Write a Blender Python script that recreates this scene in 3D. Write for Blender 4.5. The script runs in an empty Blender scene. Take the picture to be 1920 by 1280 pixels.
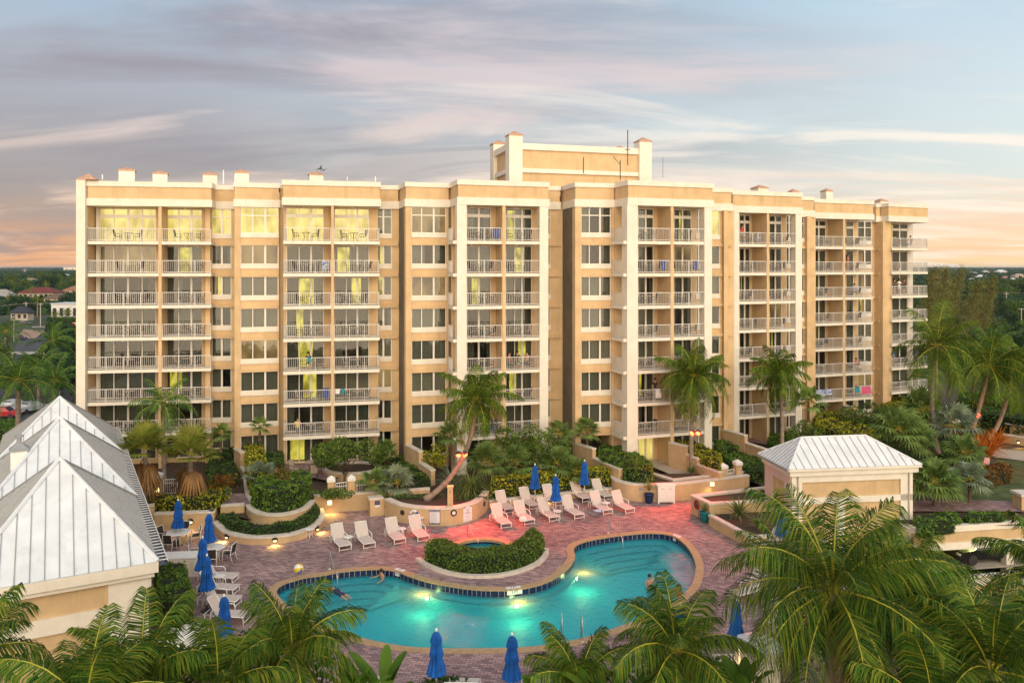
import bpy, bmesh, math, random
import numpy as np
from mathutils import Vector, Matrix, geometry
SC = bpy.context.scene
COL = SC.collection
R = math.radians
random.seed(7)
RNG = np.random.default_rng(11)
# ------------------------------------------------------------------ camera, world, sun, exposure
F, CAMZ, HY = 1500.0, 17.0, 501.0          # focal length in photo pixels, camera height, horizon row
cd = bpy.data.cameras.new('camera'); cam = bpy.data.objects.new('camera', cd); COL.objects.link(cam)
cam.location = (0, 0, CAMZ); cam.rotation_euler = (R(90), 0, 0)
cd.lens = 36 * F / 1920; cd.sensor_width = 36; cd.shift_y = -139 / 1920
cd.clip_start = 0.5; cd.clip_end = 20000
SC.camera = cam
SUN_EL, SUN_AZ = R(21), R(14)              # low evening sun behind the camera, a little to its right
w = bpy.data.worlds.new('World'); SC.world = w; w.use_nodes = True
nt = w.node_tree; nt.nodes.clear()
def N(tree, kind, **kw):
    n = tree.nodes.new(kind)
    for k, v in kw.items():
        if k == 'inp':
            for a, b in v.items(): n.inputs[a].default_value = b
        else: setattr(n, k, v)
    return n
def L(tree, a, b): tree.links.new(a, b)
def math_node(tree, op, a, b=None, clamp=False):
    n = N(tree, 'ShaderNodeMath', operation=op); n.use_clamp = clamp
    for i, q in enumerate((a, b)):
        if q is None: continue
        if isinstance(q, (int, float)): n.inputs[i].default_value = q
        else: L(tree, q, n.inputs[i])
    return n.outputs[0]
def mixc(tree, fac, a, b, mode='MIX'):
    n = N(tree, 'ShaderNodeMix', data_type='RGBA', blend_type=mode)
    for sock, q in ((n.inputs[0], fac), (n.inputs[6], a), (n.inputs[7], b)):
        if isinstance(q, (int, float)): sock.default_value = q
        elif isinstance(q, tuple): sock.default_value = (*q, 1) if len(q) == 3 else q
        else: L(tree, q, sock)
    return n.outputs[2]
def ramp(tree, fac, stops, interp='LINEAR'):
    n = N(tree, 'ShaderNodeValToRGB'); cr = n.color_ramp; cr.interpolation = interp
    while len(cr.elements) < len(stops): cr.elements.new(0.5)
    for e, (p, c) in zip(cr.elements, stops):
        e.position = p; e.color = (*c, 1) if isinstance(c, tuple) else (c, c, c, 1)
    L(tree, fac, n.inputs[0]); return n.outputs[0]
tc = N(nt, 'ShaderNodeTexCoord'); sep = N(nt, 'ShaderNodeSeparateXYZ'); L(nt, tc.outputs['Generated'], sep.inputs[0])
X_, Y_, Z_ = sep.outputs
zz = math_node(nt, 'MULTIPLY', Z_, 2.6, True)
left = ramp(nt, zz, [(0, (.78, .37, .16)), (.05, (.64, .29, .14)), (.13, (.42, .245, .175)), (.25, (.30, .245, .23)), (.42, (.32, .295, .31)), (.62, (.37, .40, .45)), (.85, (.31, .45, .57)), (1, (.24, .38, .52))])
right = ramp(nt, zz, [(0, (.93, .62, .31)), (.05, (.90, .63, .36)), (.13, (.76, .65, .48)), (.25, (.63, .66, .61)), (.42, (.58, .66, .66)), (.62, (.52, .62, .67)), (.85, (.40, .54, .64)), (1, (.32, .46, .58))])
fx = math_node(nt, 'ADD', math_node(nt, 'MULTIPLY', X_, 1.25), .46, True)
base = mixc(nt, fx, left, right)
den = math_node(nt, 'ADD', math_node(nt, 'MAXIMUM', Z_, 0.0), .11)
cmb = N(nt, 'ShaderNodeCombineXYZ'); L(nt, math_node(nt, 'DIVIDE', X_, den), cmb.inputs[0]); L(nt, math_node(nt, 'DIVIDE', Y_, den), cmb.inputs[1])
def cloud(scale, rot, sx, sy, seed, lo, hi, dist=.7, det=7):
    mp = N(nt, 'ShaderNodeMapping'); L(nt, cmb.outputs[0], mp.inputs[0])
    mp.inputs['Rotation'].default_value = (0, 0, R(rot)); mp.inputs['Scale'].default_value = (sx, sy, 1); mp.inputs['Location'].default_value = (seed, seed * .37, seed * .11)
    no = N(nt, 'ShaderNodeTexNoise', inp={'Scale': scale, 'Detail': det, 'Roughness': .55, 'Distortion': dist}); L(nt, mp.outputs[0], no.inputs['Vector'])
    return ramp(nt, no.outputs[0], [(lo, 0.0), (hi, 1.0)], 'EASE')
c1 = cloud(.55, 14, .5, 1.1, 3.1, .40, .60, 1.0, 8)
c2 = cloud(.7, 22, .5, 1.1, 9.7, .46, .64, 1.2, 8)
c3 = cloud(.95, 20, .5, 1.15, 7.9, .45, .66, 1.5, 10)
lw = math_node(nt, 'SUBTRACT', .74, math_node(nt, 'MULTIPLY', X_, 1.35), True)
sky = mixc(nt, math_node(nt, 'MULTIPLY', math_node(nt, 'MULTIPLY', c1, lw), .80), base, (.25, .20, .215))
pink = ramp(nt, zz, [(0, (.84, .44, .23)), (.25, (.82, .60, .46)), (.6, (.70, .55, .52)), (1, (.55, .54, .58))])
sky = mixc(nt, math_node(nt, 'MULTIPLY', c2, .64), sky, pink)
sky = mixc(nt, math_node(nt, 'MULTIPLY', math_node(nt, 'MULTIPLY', c3, fx), .75), sky, (.90, .77, .64))
nis = N(nt, 'ShaderNodeTexSky', sky_type='NISHITA'); nis.sun_disc = False; nis.sun_elevation = SUN_EL; nis.sun_rotation = R(180) - SUN_AZ
nmul = mixc(nt, 1.0, nis.outputs[0], (.014, .014, .014), 'MULTIPLY')
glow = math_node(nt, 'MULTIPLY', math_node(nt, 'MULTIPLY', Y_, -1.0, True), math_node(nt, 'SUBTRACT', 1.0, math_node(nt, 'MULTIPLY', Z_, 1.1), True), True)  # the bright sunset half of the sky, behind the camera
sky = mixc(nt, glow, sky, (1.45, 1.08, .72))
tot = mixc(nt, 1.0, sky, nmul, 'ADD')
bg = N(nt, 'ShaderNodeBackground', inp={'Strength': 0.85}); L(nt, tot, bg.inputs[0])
wo = N(nt, 'ShaderNodeOutputWorld'); L(nt, bg.outputs[0], wo.inputs[0])
sd = bpy.data.lights.new('sun', 'SUN'); sd.energy = 2.25; sd.angle = R(75); sd.color = (1, .86, .63)
sun = bpy.data.objects.new('sun', sd); COL.objects.link(sun)
sun.rotation_euler = (R(90) - SUN_EL, 0, SUN_AZ)
vs = SC.view_settings; vs.view_transform = 'Standard'; vs.look = 'None'; vs.gamma = 1; vs.exposure = 0.43
SC.cycles.max_bounces = 6; SC.cycles.transparent_max_bounces = 12; SC.cycles.caustics_reflective = False; SC.cycles.caustics_refractive = False
SC.cycles.sample_clamp_indirect = 4
# ------------------------------------------------------------------ measuring: a pixel of the photo to a point in the place
def G(x, y, h=0.0):
    d = F * (CAMZ - h) / (y - HY); return Vector(((x - 960) / F * d, d, h))
def at(x, d, h): return Vector(((x - 960) / F * d, d, h))
def hgt(y, d): return CAMZ - (y - HY) * d / F
# ------------------------------------------------------------------ materials
MATS = {}
def newmat(name):
    m = bpy.data.materials.new(name); m.use_nodes = True; t = m.node_tree; t.nodes.clear()
    o = N(t, 'ShaderNodeOutputMaterial'); MATS[name] = m; return m, t, o
def pr(name, col, rough=.7, var=.12, scale=2.5, bump=0, bscale=40, metal=0, spec=.4, detail=4, stain=0):
    m, t, o = newmat(name); p = N(t, 'ShaderNodeBsdfPrincipled', inp={'Roughness': rough, 'Metallic': metal, 'Specular IOR Level': spec})
    c = N(t, 'ShaderNodeTexCoord'); n = N(t, 'ShaderNodeTexNoise', inp={'Scale': scale, 'Detail': detail}); L(t, c.outputs['Object'], n.inputs['Vector'])
    lo = tuple(x * (1 - var) for x in col); hi = tuple(min(1, x * (1 + var)) for x in col)
    cc = ramp(t, n.outputs[0], [(.3, lo), (.7, hi)])
    if stain:
        n2 = N(t, 'ShaderNodeTexNoise', inp={'Scale': .6, 'Detail': 8, 'Roughness': .7}); mp = N(t, 'ShaderNodeMapping'); mp.inputs['Scale'].default_value = (3, 3, .35)
        L(t, c.outputs['Object'], mp.inputs[0]); L(t, mp.outputs[0], n2.inputs['Vector'])
        cc = mixc(t, math_node(t, 'MULTIPLY', ramp(t, n2.outputs[0], [(.52, 0.0), (.72, 1.0)]), stain), cc, tuple(x * .55 for x in col))
    L(t, cc, p.inputs['Base Color'])
    if bump:
        n3 = N(t, 'ShaderNodeTexNoise', inp={'Scale': bscale, 'Detail': 3}); L(t, c.outputs['Object'], n3.inputs['Vector'])
        b = N(t, 'ShaderNodeBump', inp={'Strength': bump, 'Distance': .02}); L(t, n3.outputs[0], b.inputs['Height']); L(t, b.outputs[0], p.inputs['Normal'])
    L(t, p.outputs[0], o.inputs[0]); return m
def leaf(name, cols, trans=.3, rough=.72):
    m, t, o = newmat(name); g = N(t, 'ShaderNodeNewGeometry')
    cc = ramp(t, g.outputs['Random Per Island'], [(i / (len(cols) - 1), c) for i, c in enumerate(cols)])
    c = N(t, 'ShaderNodeTexCoord'); n = N(t, 'ShaderNodeTexNoise', inp={'Scale': .9, 'Detail': 3}); L(t, c.outputs['Object'], n.inputs['Vector'])
    cc = mixc(t, 1.0, cc, ramp(t, n.outputs[0], [(.3, (.72, .74, .7)), (.7, (1.25, 1.22, 1.1))]), 'MULTIPLY')
    p = N(t, 'ShaderNodeBsdfPrincipled', inp={'Roughness': rough, 'Specular IOR Level': .18}); L(t, cc, p.inputs['Base Color'])
    tr = N(t, 'ShaderNodeBsdfTranslucent'); L(t, cc, tr.inputs[0])
    mx = N(t, 'ShaderNodeMixShader', inp={0: trans}); L(t, p.outputs[0], mx.inputs[1]); L(t, tr.outputs[0], mx.inputs[2]); L(t, mx.outputs[0], o.inputs[0]); return m
def emit(name, col, s):
    m, t, o = newmat(name); e = N(t, 'ShaderNodeEmission', inp={'Color': (*col, 1), 'Strength': s}); L(t, e.outputs[0], o.inputs[0]); return m
tan = pr('tan_stucco', (.64, .45, .255), .85, .10, .9, .5, 45, stain=.38)
tan_wall = pr('garden_wall_stucco', (.59, .415, .235), .85, .10, 1.2, .5, 45, stain=.4)
white = pr('white_trim', (.76, .70, .61), .6, .06, 1.5, .2, 30, stain=.16)
cap_m = pr('cap_stone', (.66, .60, .53), .7, .12, 3, .2, 30, stain=.25)
wpaint = pr('white_paint', (.80, .79, .77), .4, .04, 4)
frame_m = pr('window_frame_white', (.78, .73, .66), .45, .03, 4)
rail_m = pr('railing_paint', (.66, .64, .62), .45, .05, 4)
terra = pr('terracotta_cap', (.50, .30, .21), .8, .15, 4)
roofm = pr('white_metal_roof', (.72, .75, .79), .45, .08, 1.1, .12, 6, spec=.5, stain=.3)
roof_grey = pr('grey_metal_roof', (.68, .68, .65), .5, .12, 1.6, spec=.5, stain=.4)  # greyer, more stained metal for the side slopes
seam = pr('roof_seam', (.30, .31, .33), .5, .1)
dark = pr('dark_metal', (.03, .03, .035), .5, .2)
gutter_m = pr('gutter_dark', (.05, .07, .11), .4, .2)
bluefab = pr('blue_canvas', (.005, .095, .40), .8, .35, 3, .3, 60)
sling = pr('lounger_sling', (.58, .50, .46), .8, .05, 8, .2, 200)
slingdark = pr('dark_sling', (.035, .03, .03), .8, .2, 8)
bronze = pr('bronze_frame', (.07, .05, .045), .5, .2)
tan_sling = pr('tan_sling', (.42, .33, .25), .8, .1)
soil = pr('mulch', (.075, .05, .035), .95, .5, 9, .8, 25, detail=8)
grass_m = pr('lawn', (.075, .10, .03), .95, .45, 1.2, .6, 60, detail=9)
tblue = pr('navy_tile', (.012, .018, .075), .25, .4, 3, spec=.6)
asphalt = pr('asphalt', (.065, .068, .075), .9, .2, .5, .2, 20)
drive = pr('driveway_pavers', (.36, .23, .16), .9, .15, .8)
concrete = pr('concrete', (.42, .38, .33), .85, .15, 1.2, .2, 20, stain=.2)
chrome = pr('steel_rail', (.72, .72, .74), .3, .05, metal=1)
teal = pr('teal_glaze', (.01, .19, .22), .25, .15)
navy_pot = pr('navy_glaze', (.012, .03, .10), .22, .2)
bark = pr('palm_bark', (.27, .21, .165), .9, .3, 3.5, .6, 18, detail=7)
bark2 = pr('brown_bark', (.13, .09, .06), .9, .3, 4, .6, 18)
interior = pr('room_wall', (.16, .14, .11), .9, .2, .6)
poolpl = pr('pool_plaster', (.08, .70, .84), .6, .05, .7)
poolstep = pr('pool_step', (.22, .58, .64), .6, .05, .7)
steptile = pr('step_edge_tile', (.02, .10, .14), .4, .1)
coping = pr('coping_stone', (.44, .30, .17), .8, .16, 5, .3, 30)
red_p = pr('red_paint', (.35, .03, .03), .4, .1); skin_m = pr('skin', (.45, .26, .18), .6, .08, 6)
hair_m = pr('dark_hair', (.025, .017, .012), .6, .3, 20)
CURT = pr('sheer_curtain', (.125, .13, .10), .9, .12, .9)
CURT3 = pr('pale_curtain', (.21, .205, .155), .9, .12, .9)
CURT2 = pr('heavy_curtain', (.075, .08, .058), .9, .15, .9)
def emit_var(name, c0, c1, s, sc):
    m, t, o = newmat(name); e = N(t, 'ShaderNodeEmission', inp={'Strength': s}); c = N(t, 'ShaderNodeTexCoord'); mp = N(t, 'ShaderNodeMapping'); mp.inputs['Scale'].default_value = (1, 1, .55); L(t, c.outputs['Object'], mp.inputs[0])
    n = N(t, 'ShaderNodeTexNoise', inp={'Scale': sc, 'Detail': 3}); L(t, mp.outputs[0], n.inputs['Vector']); L(t, ramp(t, n.outputs[0], [(.33, c0), (.62, c1)]), e.inputs[0]); L(t, e.outputs[0], o.inputs[0]); return m
lit_soft = emit_var('lit_curtain_soft', (.52, .38, .07), (1.0, .76, .20), .95, 1.1)
lit_room = emit_var('lit_room', (.22, .17, .01), (1.0, .84, .12), .75, 1.6)
amber_reflect = emit_var('amber_reflection_curtain', (.20, .12, .05), (.75, .48, .18), .42, .8)  # orange sky reflection in the panes, put in as a faintly emitting curtain
lamp_e = emit('lamp_glow', (1, .74, .27), 3.2)
red_e = emit('red_floodlight_glow', (1, .045, .014), 16)
pool_e = emit('pool_light_glow', (1, .88, .45), 6)
frond_m = leaf('coconut_frond', [(0.020, 0.060, 0.012), (0.042, 0.108, 0.016), (0.073, 0.162, 0.018), (0.140, 0.216, 0.020), (0.238, 0.228, 0.030)], .25)
rachis_m = pr('frond_rib', (.42, .38, .04), .5, .2)
frond_far = leaf('palm_frond', [(0.024, 0.072, 0.010), (0.062, 0.133, 0.014), (0.113, 0.194, 0.017), (0.213, 0.226, 0.029)], .25)
royal_m = leaf('royal_frond', [(0.053, 0.133, 0.032), (0.090, 0.197, 0.039), (0.160, 0.267, 0.053)], .3)
fan_m = leaf('fan_leaf', [(0.111, 0.189, 0.051), (0.166, 0.254, 0.070), (0.222, 0.310, 0.091)], .25)
fan_y = leaf('fan_leaf_yellow', [(0.139, 0.202, 0.031), (0.232, 0.279, 0.046), (0.341, 0.310, 0.078)], .3)
blue_fan = leaf('silver_fan_leaf', [(0.153, 0.205, 0.145), (0.222, 0.290, 0.205), (0.307, 0.375, 0.273)], .25)
dead_m = leaf('dead_frond', [(.20, .10, .045), (.32, .18, .08), (.42, .26, .13)], .25)
hedge_g = leaf('hedge_leaf', [(0.064, 0.126, 0.026), (0.114, 0.215, 0.036), (0.177, 0.278, 0.045)], .25)
hedge_d = leaf('hedge_leaf_dark', [(0.036, 0.081, 0.023), (0.062, 0.125, 0.029), (0.101, 0.167, 0.040)], .2)
hedge_y = leaf('hedge_leaf_gold', [(0.107, 0.152, 0.018), (0.267, 0.285, 0.026), (0.642, 0.589, 0.062)], .25)
shrub_g = leaf('shrub_leaf', [(0.071, 0.132, 0.030), (0.121, 0.205, 0.042), (0.205, 0.276, 0.062)], .25)
tree_g = leaf('tree_leaf', [(0.056, 0.108, 0.026), (0.094, 0.160, 0.034), (0.167, 0.225, 0.047)], .25)
tree_d = leaf('tree_leaf_dark', [(0.019, 0.050, 0.028), (0.031, 0.070, 0.034), (0.054, 0.101, 0.040)], .2)
pine_m = leaf('casuarina_needles', [(0.128, 0.145, 0.043), (0.196, 0.196, 0.060), (0.289, 0.255, 0.085)], .2)
brom = leaf('orange_leaf', [(.40, .10, .012), (.75, .22, .02), (.22, .15, .02)], .25)
gold_b = leaf('bronze_hedge_leaf', [(0.155, 0.078, 0.023), (0.248, 0.124, 0.031), (0.139, 0.116, 0.031)], .2)
banana_m = leaf('banana_leaf', [(0.078, 0.171, 0.022), (0.116, 0.232, 0.031), (0.171, 0.295, 0.046)], .35)
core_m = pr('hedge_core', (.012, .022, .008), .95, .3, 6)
def glass():
    m, t, o = newmat('window_glass'); tr = N(t, 'ShaderNodeBsdfTransparent', inp={'Color': (.78, .80, .78, 1)}); gl = N(t, 'ShaderNodeBsdfGlossy', inp={'Roughness': .03, 'Color': (.9, .9, .9, 1)})
    lwt = N(t, 'ShaderNodeLayerWeight', inp={'Blend': .12}); c = N(t, 'ShaderNodeTexCoord'); n = N(t, 'ShaderNodeTexNoise', inp={'Scale': .8, 'Detail': 1}); L(t, c.outputs['Object'], n.inputs['Vector'])
    b = N(t, 'ShaderNodeBump', inp={'Strength': .12, 'Distance': .05}); L(t, n.outputs[0], b.inputs['Height']); L(t, b.outputs[0], gl.inputs['Normal'])
    mx = N(t, 'ShaderNodeMixShader'); L(t, math_node(t, 'ADD', lwt.outputs['Fresnel'], .05, True), mx.inputs[0]); L(t, tr.outputs[0], mx.inputs[1]); L(t, gl.outputs[0], mx.inputs[2]); L(t, mx.outputs[0], o.inputs[0]); return m
glass_m = glass()
def water_mat():
    m, t, o = newmat('pool_water'); tr = N(t, 'ShaderNodeBsdfTransparent', inp={'Color': (.45, .96, 1.0, 1)}); gl = N(t, 'ShaderNodeBsdfGlossy', inp={'Roughness': .06, 'Color': (1, 1, 1, 1)})
    c = N(t, 'ShaderNodeTexCoord'); n = N(t, 'ShaderNodeTexNoise', inp={'Scale': 3.4, 'Detail': 2.5, 'Distortion': .6}); L(t, c.outputs['Object'], n.inputs['Vector'])
    b = N(t, 'ShaderNodeBump', inp={'Strength': .8, 'Distance': .12}); L(t, n.outputs[0], b.inputs['Height']); L(t, b.outputs[0], gl.inputs['Normal'])
    di = N(t, 'ShaderNodeBsdfDiffuse', inp={'Color': (.0, .54, .88, 1)}); tl = N(t, 'ShaderNodeBsdfTranslucent', inp={'Color': (.85, .80, .30, 1)})
    s1 = N(t, 'ShaderNodeMixShader', inp={0: .5}); L(t, di.outputs[0], s1.inputs[1]); L(t, tl.outputs[0], s1.inputs[2])
    s2 = N(t, 'ShaderNodeMixShader', inp={0: .44}); L(t, tr.outputs[0], s2.inputs[1]); L(t, s1.outputs[0], s2.inputs[2])
    fr = N(t, 'ShaderNodeFresnel', inp={'IOR': 1.33}); L(t, b.outputs[0], fr.inputs['Normal'])
    mx = N(t, 'ShaderNodeMixShader'); L(t, math_node(t, 'MULTIPLY', fr.outputs[0], .6), mx.inputs[0]); L(t, s2.outputs[0], mx.inputs[1]); L(t, gl.outputs[0], mx.inputs[2]); L(t, mx.outputs[0], o.inputs[0]); return m
water_m = water_mat()
def paver_mat():
    m, t, o = newmat('brick_pavers'); p = N(t, 'ShaderNodeBsdfPrincipled', inp={'Roughness': .8, 'Specular IOR Level': .25}); c = N(t, 'ShaderNodeTexCoord')
    mp = N(t, 'ShaderNodeMapping'); mp.inputs['Rotation'].default_value = (0, 0, R(8)); L(t, c.outputs['Object'], mp.inputs[0])
    nz = N(t, 'ShaderNodeTexNoise', inp={'Scale': 1.4, 'Detail': 2}); L(t, c.outputs['Object'], nz.inputs['Vector'])
    br = N(t, 'ShaderNodeTexBrick', inp={'Scale': 1.0, 'Mortar Size': .012, 'Brick Width': .32, 'Row Height': .16, 'Bias': -.05, 'Color1': (.47, .33, .315, 1), 'Color2': (.21, .15, .16, 1), 'Mortar': (.12, .085, .085, 1)}); br.offset = .5
    va = N(t, 'ShaderNodeVectorMath', operation='ADD'); L(t, mp.outputs[0], va.inputs[0])
    vsx = N(t, 'ShaderNodeVectorMath', operation='SCALE', inp={'Scale': .12}); L(t, nz.outputs['Color'], vsx.inputs[0]); L(t, vsx.outputs[0], va.inputs[1]); L(t, va.outputs[0], br.inputs['Vector'])
    n2 = N(t, 'ShaderNodeTexNoise', inp={'Scale': .35, 'Detail': 7, 'Roughness': .65}); L(t, c.outputs['Object'], n2.inputs['Vector'])
    cc = mixc(t, 1.0, br.outputs[0], ramp(t, n2.outputs[0], [(.3, (.66, .64, .68)), (.7, (1.28, 1.22, 1.2))]), 'MULTIPLY')
    L(t, cc, p.inputs['Base Color']); b = N(t, 'ShaderNodeBump', inp={'Strength': .35, 'Distance': .01}); L(t, br.outputs['Fac'], b.inputs['Height']); b.invert = True; L(t, b.outputs[0], p.inputs['Normal']); L(t, p.outputs[0], o.inputs[0]); return m
paver = paver_mat()
def ground_mat():
    m, t, o = newmat('town_ground'); p = N(t, 'ShaderNodeBsdfPrincipled', inp={'Roughness': .95}); c = N(t, 'ShaderNodeTexCoord')
    n = N(t, 'ShaderNodeTexNoise', inp={'Scale': .02, 'Detail': 9}); L(t, c.outputs['Object'], n.inputs['Vector'])
    L(t, ramp(t, n.outputs[0], [(.35, (.02, .038, .015)), (.55, (.04, .06, .025)), (.7, (.09, .085, .06))]), p.inputs['Base Color']); L(t, p.outputs[0], o.inputs[0]); return m
town_g = ground_mat()
# ------------------------------------------------------------------ mesh helpers
OFF = {}
class MB:
    def __init__(s, M=None): s.v = []; s.f = []; s.mi = []; s.M = M
    def P(s, p):
        p = Vector(p); s.v.append(tuple(s.M @ p) if s.M else tuple(p)); return len(s.v) - 1
    def face(s, pts, m=0): s.f.append([s.P(p) for p in pts]); s.mi.append(m)
    def box(s, a, b, m=0):
        x0, x1 = sorted((a[0], b[0])); y0, y1 = sorted((a[1], b[1])); z0, z1 = sorted((a[2], b[2]))
        i = [s.P(p) for p in ((x0, y0, z0), (x1, y0, z0), (x1, y1, z0), (x0, y1, z0), (x0, y0, z1), (x1, y0, z1), (x1, y1, z1), (x0, y1, z1))]
        for q in ((0, 3, 2, 1), (4, 5, 6, 7), (0, 1, 5, 4), (1, 2, 6, 5), (2, 3, 7, 6), (3, 0, 4, 7)): s.f.append([i[k] for k in q]); s.mi.append(m)
        return s
    def prism(s, poly, z0, z1, m=0, mtop=None):
        n = len(poly); a = [s.P((p[0], p[1], z0)) for p in poly]; b = [s.P((p[0], p[1], z1)) for p in poly]
        ar = sum(poly[i][0] * poly[(i + 1) % n][1] - poly[(i + 1) % n][0] * poly[i][1] for i in range(n))
        for i in range(n):
            j = (i + 1) % n; q = [a[i], a[j], b[j], b[i]]; s.f.append(q if ar > 0 else q[::-1]); s.mi.append(m)
        s.f.append(b if ar > 0 else b[::-1]); s.mi.append(m if mtop is None else mtop)
        s.f.append(a[::-1] if ar > 0 else a); s.mi.append(m); return s
    def pyramid(s, a, b, z0, z1, m=0):
        i = [s.P(p) for p in ((a[0], a[1], z0), (b[0], a[1], z0), (b[0], b[1], z0), (a[0], b[1], z0), ((a[0] + b[0]) / 2, (a[1] + b[1]) / 2, z1))]
        for q in ((0, 1, 4), (1, 2, 4), (2, 3, 4), (3, 0, 4), (3, 2, 1, 0)): s.f.append([i[k] for k in q]); s.mi.append(m)
        return s
    def tube(s, pts, r, n=6, r2=None, m=0, cap=True):
        pts = [Vector(p) for p in pts]; k = len(pts); rings = []
        up = None
        for i, p in enumerate(pts):
            d = (pts[min(i + 1, k - 1)] - pts[max(i - 1, 0)]).normalized()
            if up is None: up = Vector((0, 0, 1)) if abs(d.z) < .9 else Vector((1, 0, 0))
            a = d.cross(up).normalized(); b = a.cross(d).normalized(); up = b
            rr = (r[i] if isinstance(r, (list, tuple)) else r + ((r2 if r2 is not None else r) - r) * i / max(1, k - 1))
            rings.append([s.P(p + a * (math.cos(2 * math.pi * j / n) * rr) + b * (math.sin(2 * math.pi * j / n) * rr)) for j in range(n)])
        for i in range(k - 1):
            for j in range(n): s.f.append([rings[i][j], rings[i][(j + 1) % n], rings[i + 1][(j + 1) % n], rings[i + 1][j]]); s.mi.append(m)
        if cap: s.f.append(rings[0][::-1]); s.f.append(rings[-1]); s.mi += [m, m]
        return s
    def lathe(s, prof, n=16, c=(0, 0), m=0, wob=None):
        rings = []
        for r, z in prof:
            rings.append([s.P((c[0] + math.cos(2 * math.pi * j / n) * r * (wob(j, z) if wob else 1), c[1] + math.sin(2 * math.pi * j / n) * r * (wob(j, z) if wob else 1), z)) for j in range(n)])
        for i in range(len(rings) - 1):
            for j in range(n): s.f.append([rings[i][j], rings[i][(j + 1) % n], rings[i + 1][(j + 1) % n], rings[i + 1][j]]); s.mi.append(m)
        s.f.append(rings[0][::-1]); s.f.append(rings[-1]); s.mi += [m, m]; return s
    def strip(s, A, B, m=0):
        a = [s.P(p) for p in A]; b = [s.P(p) for p in B]
        for i in range(len(a) - 1): s.f.append([a[i], a[i + 1], b[i + 1], b[i]]); s.mi.append(m)
        return s
    def arr(s, V, Q, m=0):
        o = len(s.v); s.v += [tuple(p) for p in V.tolist()]; s.f += [[i + o for i in q] for q in Q.tolist()]; s.mi += [m] * len(Q); return s
    def build(s, name, mats, parent=None, smooth=False):
        me = bpy.data.meshes.new(name); me.from_pydata(s.v, [], s.f)
        for q in (mats if isinstance(mats, (list, tuple)) else [mats]): me.materials.append(q)
        me.polygons.foreach_set('material_index', s.mi)
        if smooth: me.polygons.foreach_set('use_smooth', [True] * len(s.f))
        me.update(); return link(name, me, parent)
def link(name, me, parent=None):
    o = bpy.data.objects.new(name, me); COL.objects.link(o)
    if parent is not None:
        o.parent = parent
        if parent.name in OFF: o.location = -OFF[parent.name]
    return o
def npmesh(name, V, Q, mats, parent=None, midx=None):
    me = bpy.data.meshes.new(name); n = len(Q)
    me.vertices.add(len(V)); me.vertices.foreach_set('co', np.ascontiguousarray(V, dtype=np.float32).ravel())
    me.loops.add(4 * n); me.loops.foreach_set('vertex_index', np.ascontiguousarray(Q, dtype=np.int32).ravel())
    me.polygons.add(n); me.polygons.foreach_set('loop_start', np.arange(0, 4 * n, 4, dtype=np.int32))
    for q in (mats if isinstance(mats, (list, tuple)) else [mats]): me.materials.append(q)
    if midx is not None: me.polygons.foreach_set('material_index', np.ascontiguousarray(midx, dtype=np.int32))
    me.update(calc_edges=True); return link(name, me, parent)
def tag(o, label=None, cat=None, group=None, kind=None):
    if label: o['label'] = label
    if cat: o['category'] = cat
    if group: o['group'] = group
    if kind: o['kind'] = kind
    return o
def thing(name, label, cat, loc=(0, 0, 0), rz=0, group=None, world=False):
    o = bpy.data.objects.new(name, None); COL.objects.link(o); o.location = loc; o.rotation_euler = (0, 0, rz); o.empty_display_size = .2
    if world: OFF[o.name] = Vector(loc)
    return tag(o, label, cat, group)
def dup(o, loc=None, rz=None, label=None, parent=None, scale=None, group=None):
    c = o.copy(); COL.objects.link(c)
    if parent is not None: c.parent = parent
    if loc is not None: c.location = loc
    if rz is not None: c.rotation_euler = (0, 0, rz)
    if scale is not None: c.scale = (scale,) * 3 if not isinstance(scale, tuple) else scale
    if label: c['label'] = label
    if group: c['group'] = group
    for ch in o.children: dup(ch, parent=c)
    return c
def struct(name, mb, mats): return tag(mb.build(name, mats), kind='structure')
def light(name, kind, loc, energy, col, parent=None, target=None, size=.1, spot=100, blend=.6):
    d = bpy.data.lights.new(name, kind); d.energy = energy; d.color = col
    if kind == 'SPOT': d.spot_size = R(spot); d.spot_blend = blend
    d.shadow_soft_size = size
    o = bpy.data.objects.new(name, d); COL.objects.link(o)
    o.location = loc
    if target is not None: o.rotation_euler = (Vector(target) - Vector(loc)).to_track_quat('-Z', 'Y').to_euler()
    if parent is not None:
        o.parent = parent
        if parent.name in OFF: o.location = Vector(loc) - OFF[parent.name]
    return o
def smooth_path(pts, n=6, closed=False):
    pts = [Vector(p) for p in pts]; k = len(pts); out = []
    for i in range(k if closed else k - 1):
        p0, p1, p2, p3 = [pts[(i + j) % k] if closed else pts[max(0, min(k - 1, i + j))] for j in (-1, 0, 1, 2)]
        for a in range(n):
            t = a / n; out.append(.5 * (2 * p1 + (p2 - p0) * t + (2 * p0 - 5 * p1 + 4 * p2 - p3) * t * t + (3 * p1 - p0 - 3 * p2 + p3) * t ** 3))
    if not closed: out.append(pts[-1])
    return out
def offset(pts, w, closed=False):
    out = []; k = len(pts)
    for i in range(k):
        a = pts[(i - 1) % k] if closed or i > 0 else pts[i]; b = pts[(i + 1) % k] if closed or i < k - 1 else pts[i]
        p = pts[i]
        def nrm(q, r):
            d = Vector((r[0] - q[0], r[1] - q[1])); return Vector((-d.y, d.x)).normalized() if d.length > 1e-9 else None
        n1 = nrm(a, p); n2 = nrm(p, b); n1 = n1 or n2; n2 = n2 or n1
        m = (n1 + n2)
        m = m.normalized() if m.length > 1e-6 else n1
        q = w / max(.45, m.dot(n1)); out.append((p[0] + m.x * q, p[1] + m.y * q))
    return out
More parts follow.
